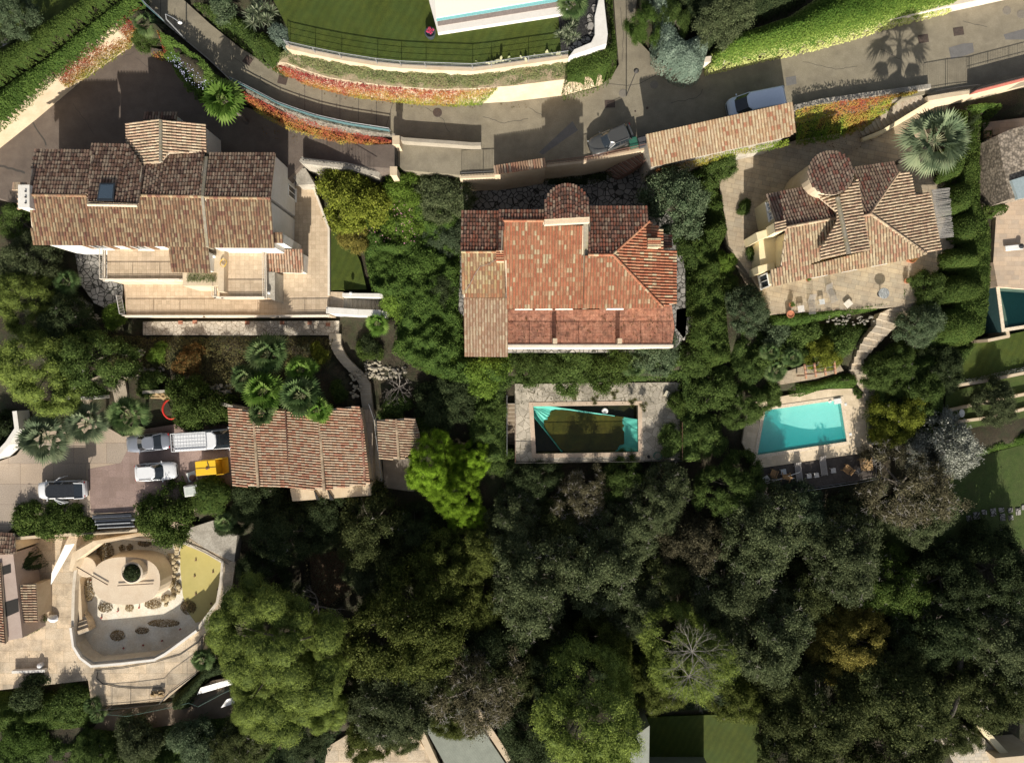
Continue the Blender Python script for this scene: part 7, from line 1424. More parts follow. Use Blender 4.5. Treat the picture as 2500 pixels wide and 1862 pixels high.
T = [ # key, px, py, radius px, ground z, label, mat, stretch, height scale
('bright', 1055, 1138, 76, -9.2, 'vivid green pine right of the small shed, brightest tree in the picture', None, 1.0, 1.2),
('bright', 1112, 1198, 70, -9.4, 'vivid green pine crown merging into the lower right of the brightest tree', None, 1.0, 1.1),
('bright', 1135, 1262, 46, -9.6, 'smaller vivid green pine crown at the lower tip of the brightest tree', None, 1.0, .9),
('umbrella', 690, 1590, 172, -12.4, 'huge umbrella pine with rounded pillow lobes in the lower left forest', None, 1.0, .95),
('umbrella', 604, 1548, 84, -12, 'round lobed pine between the yellow pond and the huge umbrella pine', None, 1.0, .95),
('umbrella', 800, 1560, 70, -12.4, 'small round lobed pine on the right flank of the huge umbrella pine', None, 1, 1),
('pine', 1440, 1750, 150, -13.2, 'broad dense pine at the bottom edge left of the grey green roof', None, 1.0, 1.1),
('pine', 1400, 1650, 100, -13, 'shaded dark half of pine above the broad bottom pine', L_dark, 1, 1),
('pine', 1680, 1600, 118, -13, 'pine crossed by pale bare branches in the lower centre', L_pine, 1, 1.1),
('oak3', 1000, 1530, 150, -12.5, 'large olive green oak lit from below left of the dark gap', None, 1, 1),
('oak', 900, 1290, 92, -11, 'dark oak above the large olive green oak', None, 1, 1),
('oak3', 1080, 1400, 96, -11.5, 'olive oak crown below the vivid green pine', None, 1, 1),
('oak2', 1300, 1420, 120, -12, 'broad grey green oak right of the dark gap in the forest', None, 1, 1),
('oak2', 1450, 1390, 115, -12, 'grey oak crown with thin bright twigs in the forest middle', None, 1, 1),
('oak2', 1560, 1480, 84, -12.5, 'mid grey oak above the shaded pine', None, 1, 1),
('oak', 1480, 1560, 76, -13, 'dull yellow green oak crown left of the pine with bare branches', L_oaky, 1, 1),
('dry', 1420, 1210, 68, -10, 'thin brownish tree just below the neglected pool', None, 1, 1),
('oak2', 1610, 1220, 82, -10.2, 'feathery grey green tree below the right end of the neglected pool', None, 1, 1),
('oak', 1520, 1170, 60, -10, 'small green tree under the pool terrace railing', L_green, 1, .8),
('oak', 1300, 1170, 62, -10, 'dim shrubby tree below the left end of the pool terrace', L_dark, 1, .8),
('oak3', 1790, 1190, 82, -9.6, 'bushy green oak touching the left end of the wooden deck', L_green, 1, .9),
('oak2', 1860, 1300, 118, -11.5, 'wide grey oak below the wooden deck', None, 1, 1),
('oak2', 2060, 1350, 110, -11.8, 'pale grey green oak right of the wide grey oak', None, 1, 1),
('oak2', 1960, 1260, 76, -11, 'grey oak crown directly under the deck railing', L_olive, 1, .9),
('oak', 1690, 1330, 90, -12, 'brown tinged oak in the centre right forest', L_brown, 1, 1),
('oak2', 1780, 1430, 104, -12.6, 'grey green oak above the pine with bare branches', None, 1, 1),
('oak2', 1880, 1560, 112, -12.8, 'dim grey oak left of the golden oak', None, 1, 1),
('oak3', 2070, 1570, 92, -12.8, 'golden yellow oak standing out in the dark right forest', L_gold, 1.0, 1),
('oak', 2080, 1490, 70, -12.8, 'darker golden oak crown behind the golden yellow oak', L_gold, 1, .8),
('dry', 2230, 1190, 112, -10.5, 'large brownish olive tree with wispy crown right of the deck', None, 1, 1),
('oak2', 2260, 1260, 76, -10.8, 'wispy grey green tree beneath the brownish olive tree', L_grey, 1, .9),
('olive', 2312, 1085, 82, -9.6, 'silvery white leaved tree right of the brownish tree', L_silver, 1, 1.2),
('olive', 2265, 1140, 48, -10, 'small silvery tree nestled against the silvery white tree', L_silver, 1, 1.0),
('oak', 2200, 1010, 72, -8.8, 'yellow green conifer right of the pump housing', L_yel, 1, .9),
('oak', 2250, 950, 66, -8, 'dark bushy tree right of the stone path above the yellow green conifer', L_green, 1, .9),
('oak', 2180, 900, 60, -7, 'dark green tree hugging the right side of the winding path', L_green, 1, .8),
('oak', 2300, 890, 62, -7.6, 'deep green tree at the end of the cypress row', L_dark, 1, .9),
('olive', 2250, 790, 58, -5, 'grey green shrub tree right of the top of the winding path', L_olive, 1, .9),
('bushbig', 2275, 700, 46, -4, 'glossy dark green bush at the terrace corner of the yellow house', L_green, 1, 1),
('olive', 2435, 985, 56, -7.6, 'lone grey olive tree on the terraced right lawn', L_grey, 1, .9),
('oak', 2320, 1420, 92, -12, 'very dark oak below the dark lower lawn', L_dark, 1, 1),
('oak', 2440, 1400, 100, -12, 'very dark oak at the right edge below the stepping stones', L_dark, 1, 1),
('oak', 2325, 1375, 46, -11.6, 'small olive yellow tree in the dark right forest', L_oaky, 1, .9),
('oak2', 2450, 1560, 108, -12.6, 'grey green oak at the right edge of the forest', L_grey, 1, 1),
('oak', 2300, 1540, 96, -12.6, 'dark oak with bluish sheen between golden and right edge oaks', L_dark, 1, 1),
('oak2', 2440, 1690, 96, -13, 'dim grey oak overhanging the pale house corner', L_oak, 1, 1),
('oak', 2190, 1720, 122, -13.2, 'large dark oak in the lower right forest', L_oak, 1, 1),
('oak', 2010, 1740, 116, -13.4, 'very dark wide oak right of the sunlit bottom lawn', L_oak, 1, 1),
('oak', 2200, 1850, 100, -13.4, 'dark oak cut by the bottom edge near the pale house', L_oak, 1, 1),
('oak2', 1960, 1850, 90, -13.4, 'grey brown oak cut by the bottom edge right of the bottom lawn', L_oak, 1, 1),
('oak', 1790, 1700, 72, -13.2, 'brown green oak fringing the top of the bottom lawn', L_oaky, 1, .9),
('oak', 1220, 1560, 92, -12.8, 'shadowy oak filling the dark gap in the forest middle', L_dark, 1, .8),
('oak2', 950, 1710, 112, -12.8, 'dense grey green oak over the tan bottom terrace', L_grey, 1, .9),
('dry', 1170, 1690, 110, -12.8, 'brown leaved oak over the long grey green deck', None, 1, 1),
('oak', 1230, 1640, 80, -12.8, 'dark green oak above the brown leaved oak', L_oak, 1, .9),
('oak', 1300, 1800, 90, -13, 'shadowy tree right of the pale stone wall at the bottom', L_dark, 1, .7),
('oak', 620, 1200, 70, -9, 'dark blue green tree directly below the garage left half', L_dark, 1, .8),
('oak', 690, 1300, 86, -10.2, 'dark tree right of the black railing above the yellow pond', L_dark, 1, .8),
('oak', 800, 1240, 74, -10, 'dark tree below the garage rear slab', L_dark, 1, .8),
('oak2', 768, 1300, 54, -10.8, 'greyish tree above the brown clearing', L_grey, 1, .8),
('bushbig', 398, 1258, 78, -9, 'dense mid green tree at the bottom of the yard beside the clipped tree', L_hedge, 1, .9),
('ball', 513, 1210, 50, -7.4, 'smooth clipped round tree beside the whitish machine', None, 1, .5),
('bushbig', 560, 1275, 40, -9, 'dark bush between clipped tree and garage corner', L_dark, 1, .9),
('pine', 90, 900, 110, -7.5, 'rounded pine at the left edge above the yard palms', L_pine, 1, .95),
('pine', 60, 730, 84, -6.5, 'bright tufted pine at the left edge beside the villa garden', L_pine, 1, .9),
('oak', 200, 880, 96, -7, 'leafy dark green oak above the yard palms', L_green, 1, .85),
('oak', 60, 640, 76, -5.5, 'dark grey green tree below the white chimney', L_grey, 1, .8),
('oak', 150, 790, 76, -6.2, 'dark oak left of the white lower balustrade', L_dark, 1, .8),
('cedar', 30, 530, 58, -5, 'dark green conifer beside the white chimney at the left edge', L_green, 1, .8),
('bushbig', 20, 1050, 54, -8, 'yellow tinged dark tree at the left edge below the pine', L_dark, 1, .8),
('bush', 275, 768, 34, -5.6, 'light green shrub at the left end of the lower balustrade', L_lime, 1, 1),
('bush', 385, 862, 28, -6.6, 'round light green shrub on the bank below the paving strip', L_lime, 1, .8),
('bush', 462, 880, 42, -6.6, 'orange flowered dry shrub on the bank below the villa', L_orange, 1, .7),
('bushbig', 470, 990, 70, -7, 'mid green spreading shrub above the white van', L_hedge, 1, .8),
('bush', 545, 1000, 38, -7, 'small green shrub against the back corner of the garage', L_hedge, 1, .9),
('bush', 360, 935, 36, -6.8, 'dark rounded shrub right of the pale garden path', L_green, 1, .8),
('bush', 150, 960, 30, -6.8, 'low dark shrub left of the pale garden path', L_green, 1, .8),
('bush', 778, 860, 26, -6.6, 'yellow green ball shrub left of the stepped path', L_yel, 1, .9),
('bush', 826, 955, 26, -7, 'dark hanging shrub left of the stepped path by the garage', L_green, 1, .9),
('bush', 900, 858, 32, -6.8, 'green shrub right of the top of the stepped path', L_hedge, 1, .7),
('bush', 960, 995, 40, -7.4, 'green shrub spilling over the small shed roof', L_green, 1, .8),
('bush', 1026, 1035, 26, -7.4, 'little bright shrub on the right edge of the small shed roof', L_green, 1, 1.2),
('bushbig', 860, 490, 88, -3.8, 'yellow green lemon tree beside the villa east terrace', L_yel, 1, .85),
('bushbig', 862, 575, 44, -4, 'golden green shrub below the lemon tree', L_gold, 1, .8),
('bushbig', 985, 452, 52, -3.2, 'bright green bush beside the south gate pillar', L_lime, 1, 1.1),
('olive', 1085, 475, 72, -3.6, 'grey twiggy tree right of the bright green bush', L_grey, 1, .8),
('bushbig', 990, 530, 64, -4, 'pink flecked green shrub between lemon tree and grey tree', L_lime, 1, .5),
('bushbig', 1090, 580, 50, -4.2, 'soft green shrub against the north west roof of the red house', L_olive, 1, .55),
('bushbig', 935, 625, 44, -4.4, 'ivy covered shrub in the middle of the wild garden', L_hedgeb, 1, .5),
('bushbig', 1020, 650, 70, -4.8, 'leafy green shrub right of the wild garden middle', L_hedgeb, 1, .5),
('bushbig', 1000, 740, 66, -5.6, 'green shrub at the right end of the garden stairs', L_lime, 1, .5),
('bushbig', 1075, 700, 48, -5.2, 'dark shrub beside the west wall of the red house', L_dark, 1, .8),
('bushbig', 1040, 810, 56, -6.2, 'mid green shrub left of the pink roof wing', L_hedgeb, 1, .5),
('bushbig', 1090, 880, 50, -6.6, 'light green bush below the corner of the pink roof wing', L_lime, 1, .7),
('bushbig', 1180, 900, 66, -6.8, 'bright bamboo like bush directly below the pink roof wing', L_lime, 1, .8),
('bushbig', 1300, 890, 60, -6.6, 'leafy green bush between red house and pool, left', L_green, 1, .7),
('bushbig', 1400, 895, 64, -6.6, 'leafy green bush between red house and pool, centre', L_green, 1, .7),
('bushbig', 1500, 890, 66, -6.6, 'olive green bush between red house and pool, right', L_hedge, 1, .8),
('bushbig', 1600, 860, 66, -6, 'grey green bush overhanging the right end of the roof terrace', L_olive, 1, .9),
('bushbig', 1120, 960, 60, -7.6, 'dark bush left of the neglected pool terrace', L_dark, 1, .8),
('bushbig', 1060, 1000, 60, -7.8, 'very dark bush above the vivid green pine', L_dark, 1, .7),
('bushbig', 1195, 1010, 44, -8, 'ivy green bush beside the narrow brown stairs', L_green, 1, .8),
('bushbig', 1200, 1110, 56, -9.2, 'mid green bush below the narrow brown stairs', L_green, 1, .8),
('bush', 1640, 1075, 38, -7.5, 'trailing green bush creeping onto the pool terrace right end', L_green, 1, .7),
('bush', 1655, 990, 30, -7.5, 'fern like bush at the upper right of the pool terrace', L_hedge, 1, .7),
('olive', 1652, 487, 86, -4, 'big soft grey green olive tree overhanging the red house roof', L_olive, 1, 1.25),
('olive', 1826, 752, 58, -5, 'silver green olive tree left of the stone terrace', L_olive, 1, 1.1),
('bushbig', 1762, 640, 34, -4, 'pale green shrub between the hedge row and the yellow buttress', L_lime, 1, .8),
('bushbig', 1775, 705, 38, -4.4, 'feathery shrub left of the silver green olive', L_hedge, 1, .8),
('bush', 1850, 620, 24, -3.2, 'small leafy shrub beside the yellow buttress', L_green, 1, .9),
('bush', 1820, 505, 20, -3.2, 'potted shrub on the shaded court of the yellow house', L_green, 1, .8),
('bushbig', 1760, 400, 46, -2.5, 'bright green bush just below the right half of the tiled shelter', L_green, 1, .9),
('bushbig', 1700, 870, 50, -6.4, 'green bush at the foot of the tall hedge row', L_green, 1, .8),
('bushbig', 1750, 950, 60, -7.6, 'dark tree between the neglected pool and the turquoise pool', L_green, 1, .9),
('oak', 1825, 990, 56, -8, 'green tree overhanging the left end of the turquoise pool', L_green, 1, .8),
('bushbig', 1720, 1060, 56, -8.6, 'leafy bush right of the neglected pool terrace corner', L_green, 1, .8),
('bush', 1890, 860, 44, -6, 'dark shrub above the pergola terrace', L_green, 1, .8),
('bushbig', 2010, 865, 48, -6, 'yellow green shrub hanging over the pergola', L_yel, 1, .8),
('bush', 2060, 830, 40, -5.4, 'palm like shrub left of the winding path', L_green, 1, .8),
('bush', 1960, 810, 42, -5.2, 'ivy shrub below the stone terrace edge', L_green, 1, .8),
('bush', 1900, 800, 44, -5.2, 'soft shrub right of the silver green olive', L_olive, 1, .8),
('bush', 2097, 958, 14, -8, 'small round shrub in the corner between pool deck and path', L_green, 1, .8),
('bush', 1893, 982, 15, -8, 'small round shrub at the upper left of the turquoise pool', L_green, 1, .8),
('bush', 1885, 952, 30, -7.8, 'leafy shrub above the turquoise pool left corner', L_green, 1, .9),
('cedar', 1575, 50, 42, 1.6, 'feathery dark green conifer left of the blue cedar', L_hedgeb, 1.4, .6),
('cedar', 1650, 45, 40, 1.8, 'feathery dark green conifer behind the blue cedar', L_green, 1.5, .6),
('olive', 1770, 38, 72, 2.2, 'round grey green tree at the top edge behind the hedge', L_grey, 1, .8),
('bushbig', 355, 78, 40, -2, 'palm shaded dark bush in the walled corner of the driveway', L_green, 1, .7),
('olive', 30, 30, 56, 2, 'silvery feathery tree on the lawn at the upper left corner', L_olive, 1, 1),
('cedar', 4, 90, 24, 2, 'dark spiky shrub at the left edge by the slatted bench', L_dark, 1, .6),
('bush', 540, 10, 40, 2.4, 'pale green shrub at the top edge left of the yuccas', L_olive, 1, .7),
('bush', 690, 85, 34, 3, 'pale blue green feathery shrub at the lawn corner', L_blue, 1, .5),
('bush', 130, 1270, 50, -8, 'dark flowering shrub below the people carrier', L_hedge, 1, .8),
('bush', 190, 1275, 44, -8, 'tangled brown green shrub left of the pipe pile', L_hedge, 1, .8),
('bush', 60, 1262, 44, -8, 'shaded shrub at the left edge below the people carrier', L_hedge, 1, .8),
('cedar', 2378, 292, 20, -3, 'slim dark cypress spire beside the large fan palm', L_dark, 1, 1.9),
('bush', 900, 845, 30, -6.6, 'shrub in shade right of the red brown path shadow', L_dark, 1, .7),
('olive', 1010, 830, 40, -6.2, 'pale grey shrub between the dead tree and the pink roof', L_grey, 1, .6),
('oak3', 1160, 1340, 84, -11.6, 'olive tinted oak crown filling the space below the lower tip of the vivid green pine', None, 1, .95),
('oak2', 1250, 1280, 80, -11, 'grey oak crown between the thin brownish tree and the dark gap', None, 1, .9),
('oak', 1370, 1290, 74, -11.2, 'mid green oak crown just below the thin brownish tree', None, 1, .9),
('oak2', 1530, 1300, 84, -11.4, 'dense grey green oak under the feathery tree below the pool', None, 1, 1),
('oak3', 1180, 1470, 82, -12.4, 'olive oak crown at the left rim of the central grey oaks', None, 1, .9),
('oak', 1620, 1400, 78, -12.4, 'green oak crown left of the grey oak above the bare branches', None, 1, .95),
('oak2', 1760, 1540, 78, -12.8, 'dim grey oak crown touching the right side of the bare branched pine', None, 1, .9),
('oak', 1960, 1450, 84, -12.6, 'dark oak crown above the left side of the golden oak', None, 1, .9),
('oak2', 2180, 1430, 92, -12.4, 'bluish green oak crown above the right side of the golden oak', L_hedge, 1, .9),
('oak', 2200, 1590, 80, -12.8, 'dark oak crown immediately right of the golden oak', None, 1, .85),
('oak', 1920, 1670, 84, -13.2, 'dark oak crown below the left side of the golden oak', None, 1, .9),
('oak2', 2100, 1660, 76, -13.2, 'dim oak crown right below the golden oak', None, 1, .85),
('oak', 2350, 1660, 84, -13, 'dark oak crown left of the tree overhanging the pale house corner', None, 1, .85),
('oak', 2330, 1790, 70, -13.2, 'low dark oak crown left of the pale house corner', None, 1, .7),
('oak', 1600, 1680, 70, -13.2, 'low olive oak crown between the two lower centre pines', L_oaky, 1, .8),
('oak2', 900, 1410, 62, -11.8, 'grey green oak crown right of the brown clearing', None, 1, .85),
('oak', 960, 1380, 70, -11.6, 'dark oak crown above the large olive green oak', None, 1, .85),
('oak', 860, 1690, 62, -12.8, 'dark oak crown below the right flank of the huge umbrella pine', None, 1, .8),
('oak', 1060, 1640, 82, -12.8, 'dull oak crown between the large olive green oak and the boarded deck', None, 1, .9),
('oak', 900, 1800, 66, -12.8, 'green oak crown hanging over the left edge of the tan bottom terrace', L_oaky, 1, .7),
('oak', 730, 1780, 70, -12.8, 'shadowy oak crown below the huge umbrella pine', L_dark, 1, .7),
('oak2', 1350, 1600, 70, -13, 'shadowy oak crown above the broad dense bottom pine', L_oak, 1, .9),
('oak', 1010, 1290, 66, -10.6, 'dark crown squeezed between the vivid green pine and the garage trees', L_dark, 1, .85),
('oak', 2090, 1250, 60, -11, 'small grey green crown at the lower left of the brownish olive tree', L_grey, 1, .85),
('oak', 640, 1420, 64, -11.4, 'dark crown right of the yellow pond tip', L_dark, 1, .85),
('umbrella', 640, 1680, 92, -12.4, 'lower left lobe pine below the huge umbrella pine', None, 1, .85),
('umbrella', 770, 1690, 84, -12.4, 'lower right lobe pine below the huge umbrella pine', None, 1, .85),
('bright', 1148, 1120, 52, -9.2, 'right shoulder crown of the brightest green pine', None, 1.0, 1.1),
('oak', 1110, 1765, 52, -12.8, 'small oak crown poking over the boarded deck', L_oaky, 1, .7),
('oak', 985, 1800, 46, -12.8, 'small oak crown shading the tan bottom terrace', None, 1, .7),
('bush', 70, 1695, 48, -11, 'dark shrub under the left part of the sandy terrace', L_dark, 1, .9),
('bush', 160, 1712, 44, -11, 'spiky looking shrub left of the terrace railing corner', L_green, 1, .9),
('bushbig', 330, 1812, 58, -12.4, 'bluish green shrub at the bottom edge below the brown track', L_grey, 1, .8),
('bushbig', 470, 1812, 62, -12.4, 'grey green shrub at the bottom edge right of the bluish one', L_olive, 1, .8),
('oak', 230, 1850, 56, -12.6, 'dark tree crown at the bottom edge, left part', L_green, 1, .7),
('oak2', 580, 1820, 70, -12.6, 'loose grey tree crown at the bottom edge below the huge pine', L_oak, 1, .7),
('bushbig', 60, 1800, 60, -12.2, 'bright topped shrub in the bottom left corner', L_hedgeb, 1, .7),
('dry', 700, 1480, 60, -12.2, 'twiggy grey undergrowth tree in the umbrella pine gap', L_grey, 1, .7),
]
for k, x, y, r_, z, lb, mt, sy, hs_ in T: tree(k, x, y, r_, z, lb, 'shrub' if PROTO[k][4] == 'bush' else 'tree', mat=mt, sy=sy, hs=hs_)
# bare branches
def bare(nm, px, py, z, n, l, lb, seed, mt, tilt=.35):
    g = random.Random(seed); m = MB(); p = Vector(P(px, py, z))
    for i in range(n):
        a = 6.28*i/n+g.uniform(-.3, .3); branches(m, p, Vector((math.cos(a), math.sin(a), tilt)).normalized(), l*g.uniform(.7, 1.1), .038, 3, g, .8, .12)
    m.tube(p-Vector((0, 0, 4)), p, .16, .08); tag(m.build(nm, mt), lb, 'dead tree')
palew = plain('bleached_wood', (.20, .185, .16), .8)
bare('dead_tree', 975, 945, -6.2, 8, 1.15, 'leafless grey dead tree on the rocks right of the stepped path', 3, plain('grey_twig', (.26, .23, .2), .8), .5)
bare('dead_branches', 1690, 1590, -1.9, 11, 1.7, 'pale bleached branches fanning over the pine in the lower centre', 5, palew, .12)
bare('dead_branches', 1682, 1650, -2.2, 9, 1.4, 'lower spray of pale bleached branches over the pine', 6, palew, .15)
m = MB(); m.path([P(2345, 1600, -9), P(2342, 1690, -8.5), P(2325, 1740, -8), P(2290, 1790, -7.6)], [.3, .26, .22, .18], 8); tag(m.build('leaning_trunk', BARK), 'dark curved leaning trunk in the lower right forest', 'trunk')
m = MB(); m.path([P(1997, 1660, -9), P(2012, 1760, -9), P(2016, 1850, -9)], [.14, .12, .1], 6); tag(m.build('leaning_trunk', BARK), 'thin dark trunk slanting between the lower right oaks', 'trunk')
g = random.Random(9); m = MB(); p = Vector(P(775, 1480, -5)); 
for i in range(5): a = i*1.3; branches(m, p, Vector((math.cos(a), math.sin(a), .1)), 1.5, .12, 2, g, .6, 0)
tag(m.build('dead_branches', BARK), 'dark bare limbs showing in the gap of the huge umbrella pine', 'branches')
# palms
palm('w', 545, 243, 60, -2, 'blurred light green fan palm above the driveway beside the curving road', hh=5.2, nleaf=26, mat=L_palmb, seg=12, fan=.6, spread=95, seed=1)
palm('t', 2282, 345, 88, -2.4, 'large fan palm with star shaped crown above the yellow house', hh=7.6, nleaf=38, mat=L_palmg, seg=13, fan=.55, spread=62, droop=.35, seed=2)
for i, (x, y, rr, lb) in enumerate(((117, 1068, 72, 'left grey green fan palm over the yard parking'), (216, 1032, 60, 'middle grey green fan palm over the yard parking'), (316, 1014, 56, 'right dark green fan palm above the silver saloon'))): palm('t', x, y, rr, -7.2, lb, hh=3.4, nleaf=36, mat=(L_palmg, L_palmg, L_palm)[i], seg=12, fan=.55, spread=60, droop=.4, seed=3+i)
for i, (x, y, rr, lb) in enumerate(((655, 865, 60, 'uppermost broad leaved fan palm below the villa terrace'), (645, 955, 60, 'left broad leaved fan palm above the garage roof'), (735, 965, 62, 'right broad leaved fan palm above the garage roof'), (735, 905, 44, 'rear broad leaved fan palm in the garage grove'), (600, 925, 42, 'outer left broad leaved fan palm in the garage grove'), (775, 1000, 40, 'small broad leaved fan palm touching the garage ridge'), (640, 1005, 40, 'low broad leaved fan palm over the garage valley'))): palm('w', x, y, rr, -7, lb, hh=4.2-.1*i, nleaf=26, mat=L_palmb if i % 2 else L_palm, seg=16, fan=.55, spread=112, droop=.3, seed=10+i)
palm('w', 922, 790, 34, -6.6, 'small fan palm beside the thick white stair wall', hh=1.6, nleaf=20, mat=L_palmb, seg=14, fan=.6, spread=100, seed=21)
for i, (x, y, rr, z, lb) in enumerate(((1398, 8, 46, 3.8, 'shaggy fan palm at the end of the covered pool'), (550, 1272, 30, -8.6, 'small dark fan palm right of the clipped round tree'), (495, 1610, 32, -11, 'fan palm at the right end of the sandy terrace'), (228, 1720, 26, -11, 'little fan palm below the sandy terrace railing, left'), (240, 1745, 22, -11.4, 'little light green fan palm below its neighbour'), (1880, 858, 28, -5.8, 'low fan palm left of the white tilted box'), (1932, 872, 30, -6, 'low fan palm above the pergola terrace'), (1892, 905, 34, -6.8, 'low fan palm at the left end of the pergola terrace'), (355, 60, 34, -1.6, 'dark fan palm in the walled corner above the driveway'), (165, 690, 36, -5.2, 'shadowed fan palm beside the dark garden path'), (1545, 890, 40, -6.4, 'spiky palm like clump between red house and pool'))): palm('t', x, y, rr, z, lb, hh=1.8 if i else 2.4, nleaf=26, mat=L_palm, seg=14, fan=.6, spread=75, seed=30+i)
spiky(630, 32, 56, 2.6, 'large grey striped yucca clump at the upper left of the lawn', L_yucca, 60, 1.6, heads=9, wd=.08); spiky(1386, 78, 40, 3.8, 'dark striped yucca clump at the end of the upper lawn', L_yucca, 60, 1.4, heads=6); spiky(1408, 52, 22, 3.9, 'small yucca in the black gravel bed', L_yucca, 50, 1.0, heads=2)
for i, (x, y) in enumerate(((1402, 958), (1452, 968), (1545, 975), (1572, 985), (1500, 955))): spiky(x, y+8, 20, -7.4, 'wispy weed clump on the cracked pool paving, '+['leftmost', 'second from the left', 'fourth from the left', 'rightmost', 'middle one'][i], leafmat('weeds', LS((.06, .06, .02), (.14, .13, .05), (.12, .15, .05)), tr=.2), 60, 1.5, 'weed_clump', 'weeds', 'weeds in the pool paving', .03, 4)
# cactus hedge
for i in range(15):
    x, y, z = P(1168+i*14.5, 163-(max(0, i-3))*2.0+random.uniform(-6, 4), 3.2); m = MB(); g = random.Random(i)
    pts = [(0, 0, 0)]
    for k in range(9):
        b = g.choice(pts); s_ = g.uniform(.12, .2); a = g.uniform(-1.2, 1.2); c = (b[0]+math.sin(a)*s_*1.5, b[1]+g.uniform(-.1, .1), b[2]+math.cos(a)*s_*1.6); pts.append(c); n_ = 8; an = g.uniform(-.6, .6)
        q = [(x+c[0]+s_*.7*math.cos(t)*math.cos(an), y+c[1]+s_*.7*math.cos(t)*math.sin(an)+s_*.4*math.sin(t), z+c[2]+s_*math.sin(t)) for t in [6.283*j/n_ for j in range(n_)]]
        d = (.04*math.sin(an), .04*math.cos(an)); m.prism(q, [(v[0]+d[0], v[1]+d[1], v[2]+.01) for v in q], g.random())
    tag(m.build('cactus', L_cact), 'prickly pear cactus by the wire fence, '+ordn(i, 15), 'cactus', 'prickly pears along the wire fence')
# hedges and masses
LM = leafmass
LM('hedge', 'broad dark clipped hedge crossing the upper left corner', 'hedge', [(-60, 175), (0, 132), (120, 52), (205, -5), (225, -60), (340, -60), (280, 0), (200, 62), (117, 128), (50, 172), (-60, 245)], 1, 3.2, L_hedge, 260, .10, .35, .18, .8, seed=1)
LM('ivy_hedge', 'bright green ivy bank below the dark clipped hedge, upper left', 'hedge', [(-60, 245), (0, 207), (117, 127), (200, 60), (278, 0), (345, -50), (352, 0), (315, 25), (272, 60), (205, 118), (123, 180), (73, 228), (10, 290), (-60, 340)], .9, 2.3, L_hedgeb, 260, .13, .8, .3, 1.2, seed=2)
A_, B_ = [P(*a) for a in ((405, 70, .8), (457, 104, .8), (513, 151, .8), (574, 208, .8), (604, 230, .7))], [P(*a) for a in ((412, 126, -1.4), (447, 175, -1.5), (492, 238, -1.5), (548, 262, -1.5), (600, 258, -1.5))]
ruled('ivy_bank', 'sunlit ivy slope falling from the curving road to the driveway', 'ivy', A_, B_, 16000, L_hedgeb, .14, .35, .5)
A_, B_ = [P(*a) for a in ((440, 112, .9), (500, 160, .8), (560, 205, .6))], [P(*a) for a in ((430, 130, -.4), (470, 180, -.6), (500, 210, -.6))]
ruled('blossom', 'pale blue blossom scattered on the green bank beside the road', 'blossom', A_, B_, 190, L_bluefl, .1, .95, .3, kind='stuff')
if 0: LM('ivy_bank', 'green bank with pale blue flowers between driveway and curving road', 'hedge', [(408, 98), (420, 92), (470, 125), (520, 158), (575, 205), (600, 230), (560, 225), (548, 262), (500, 240), (470, 205), (448, 170), (418, 130)], -2, .5, L_hedgeb, 240, .13, .5, .4, 1.2, seed=3)
if 0: LM('blossom', 'pale blue blossom scattered on the green bank beside the road', 'blossom', [(420, 112), (450, 122), (500, 190), (478, 195), (440, 160)], -1, .75, L_bluefl, 70, .09, .5, .4, 1.2, seed=3, core=False, kind='stuff')
LM('ivy_bank', 'deep green planted slope north of the curving road at the top', 'hedge', [(452, -10), (560, 20), (600, 40), (660, 90), (705, 112), (690, 150), (672, 165), (640, 148), (590, 108), (520, 52)], .2, 2.6, L_green, 220, .12, .5, .4, 1.0, seed=4)
LM('hedge', 'dark rounded hedge below the pale blue green shrub', 'hedge', [(640, 70), (672, 90), (702, 118), (695, 148), (678, 165), (655, 150), (625, 105)], .5, 3.6, L_hedge, 220, .1, .4, .2, 1.2, seed=41)
LM('hedge', 'clipped green hedge block at the corner of the road junction', 'hedge', [(1374, 142), (1440, 128), (1481, 112), (1488, 60), (1480, -60), (1499, -60), (1502, 50), (1512, 120), (1511, 147), (1490, 182), (1450, 200), (1423, 212), (1378, 216), (1373, 176)], .8, 3.9, L_hedge, 240, .11, .3, .25, .9, seed=5)
LM('blue_cedar', 'weeping blue grey cedar spilling over the road junction', 'tree', [(1590, -40), (1640, -30), (1645, 40), (1672, 90), (1700, 78), (1735, 80), (1738, 110), (1728, 150), (1715, 180), (1690, 192), (1650, 178), (1618, 155), (1600, 130), (1598, 80), (1605, 40)], .6, 3.4, L_blue, 300, .15, .7, .5, 1.6, seed=6, jit=.5, asp=3, tsp=.1)
LM('hedge', 'huge variegated yellow green hedge along the upper right road', 'hedge', [(1735, 160), (1735, 120), (1775, 72), (1850, 50), (1940, 20), (2060, -60), (2440, -60), (2345, 5), (2200, 42), (2114, 70), (1985, 105), (1929, 116), (1850, 133), (1790, 148)], .4, 3.3, L_varieg, 260, .14, 1.3, .5, .8, seed=7, rn=lambda x, y, h: np.clip((2.5-h)*.42+rng.random(len(x))*.42+.0, 0, 1))
LM('dark_wood', 'dark shaded trees behind the variegated hedge at the top edge', 'trees', [(1560, -60), (2040, -60), (1940, 15), (1850, 48), (1780, 72), (1738, 118), (1700, 95), (1670, 30), (1610, 0)], .5, 2.7, L_dark, 160, .15, .8, 1.2, .9, seed=8, kind='stuff')
LM('vine', 'red and yellow vine covering the upper left boundary wall', 'vine', [(340, 4), (356, 10), (395, 70), (416, 122), (400, 128), (370, 128), (345, 118), (392, 118), (380, 85), (350, 35)], -1.5, .6, L_red, 240, .11, .4, .2, 2, seed=9, core=False)
def rl(tp, tz, bp, bz): return [P(*a, tz) for a in tp], [P(*a, bz) for a in bp]
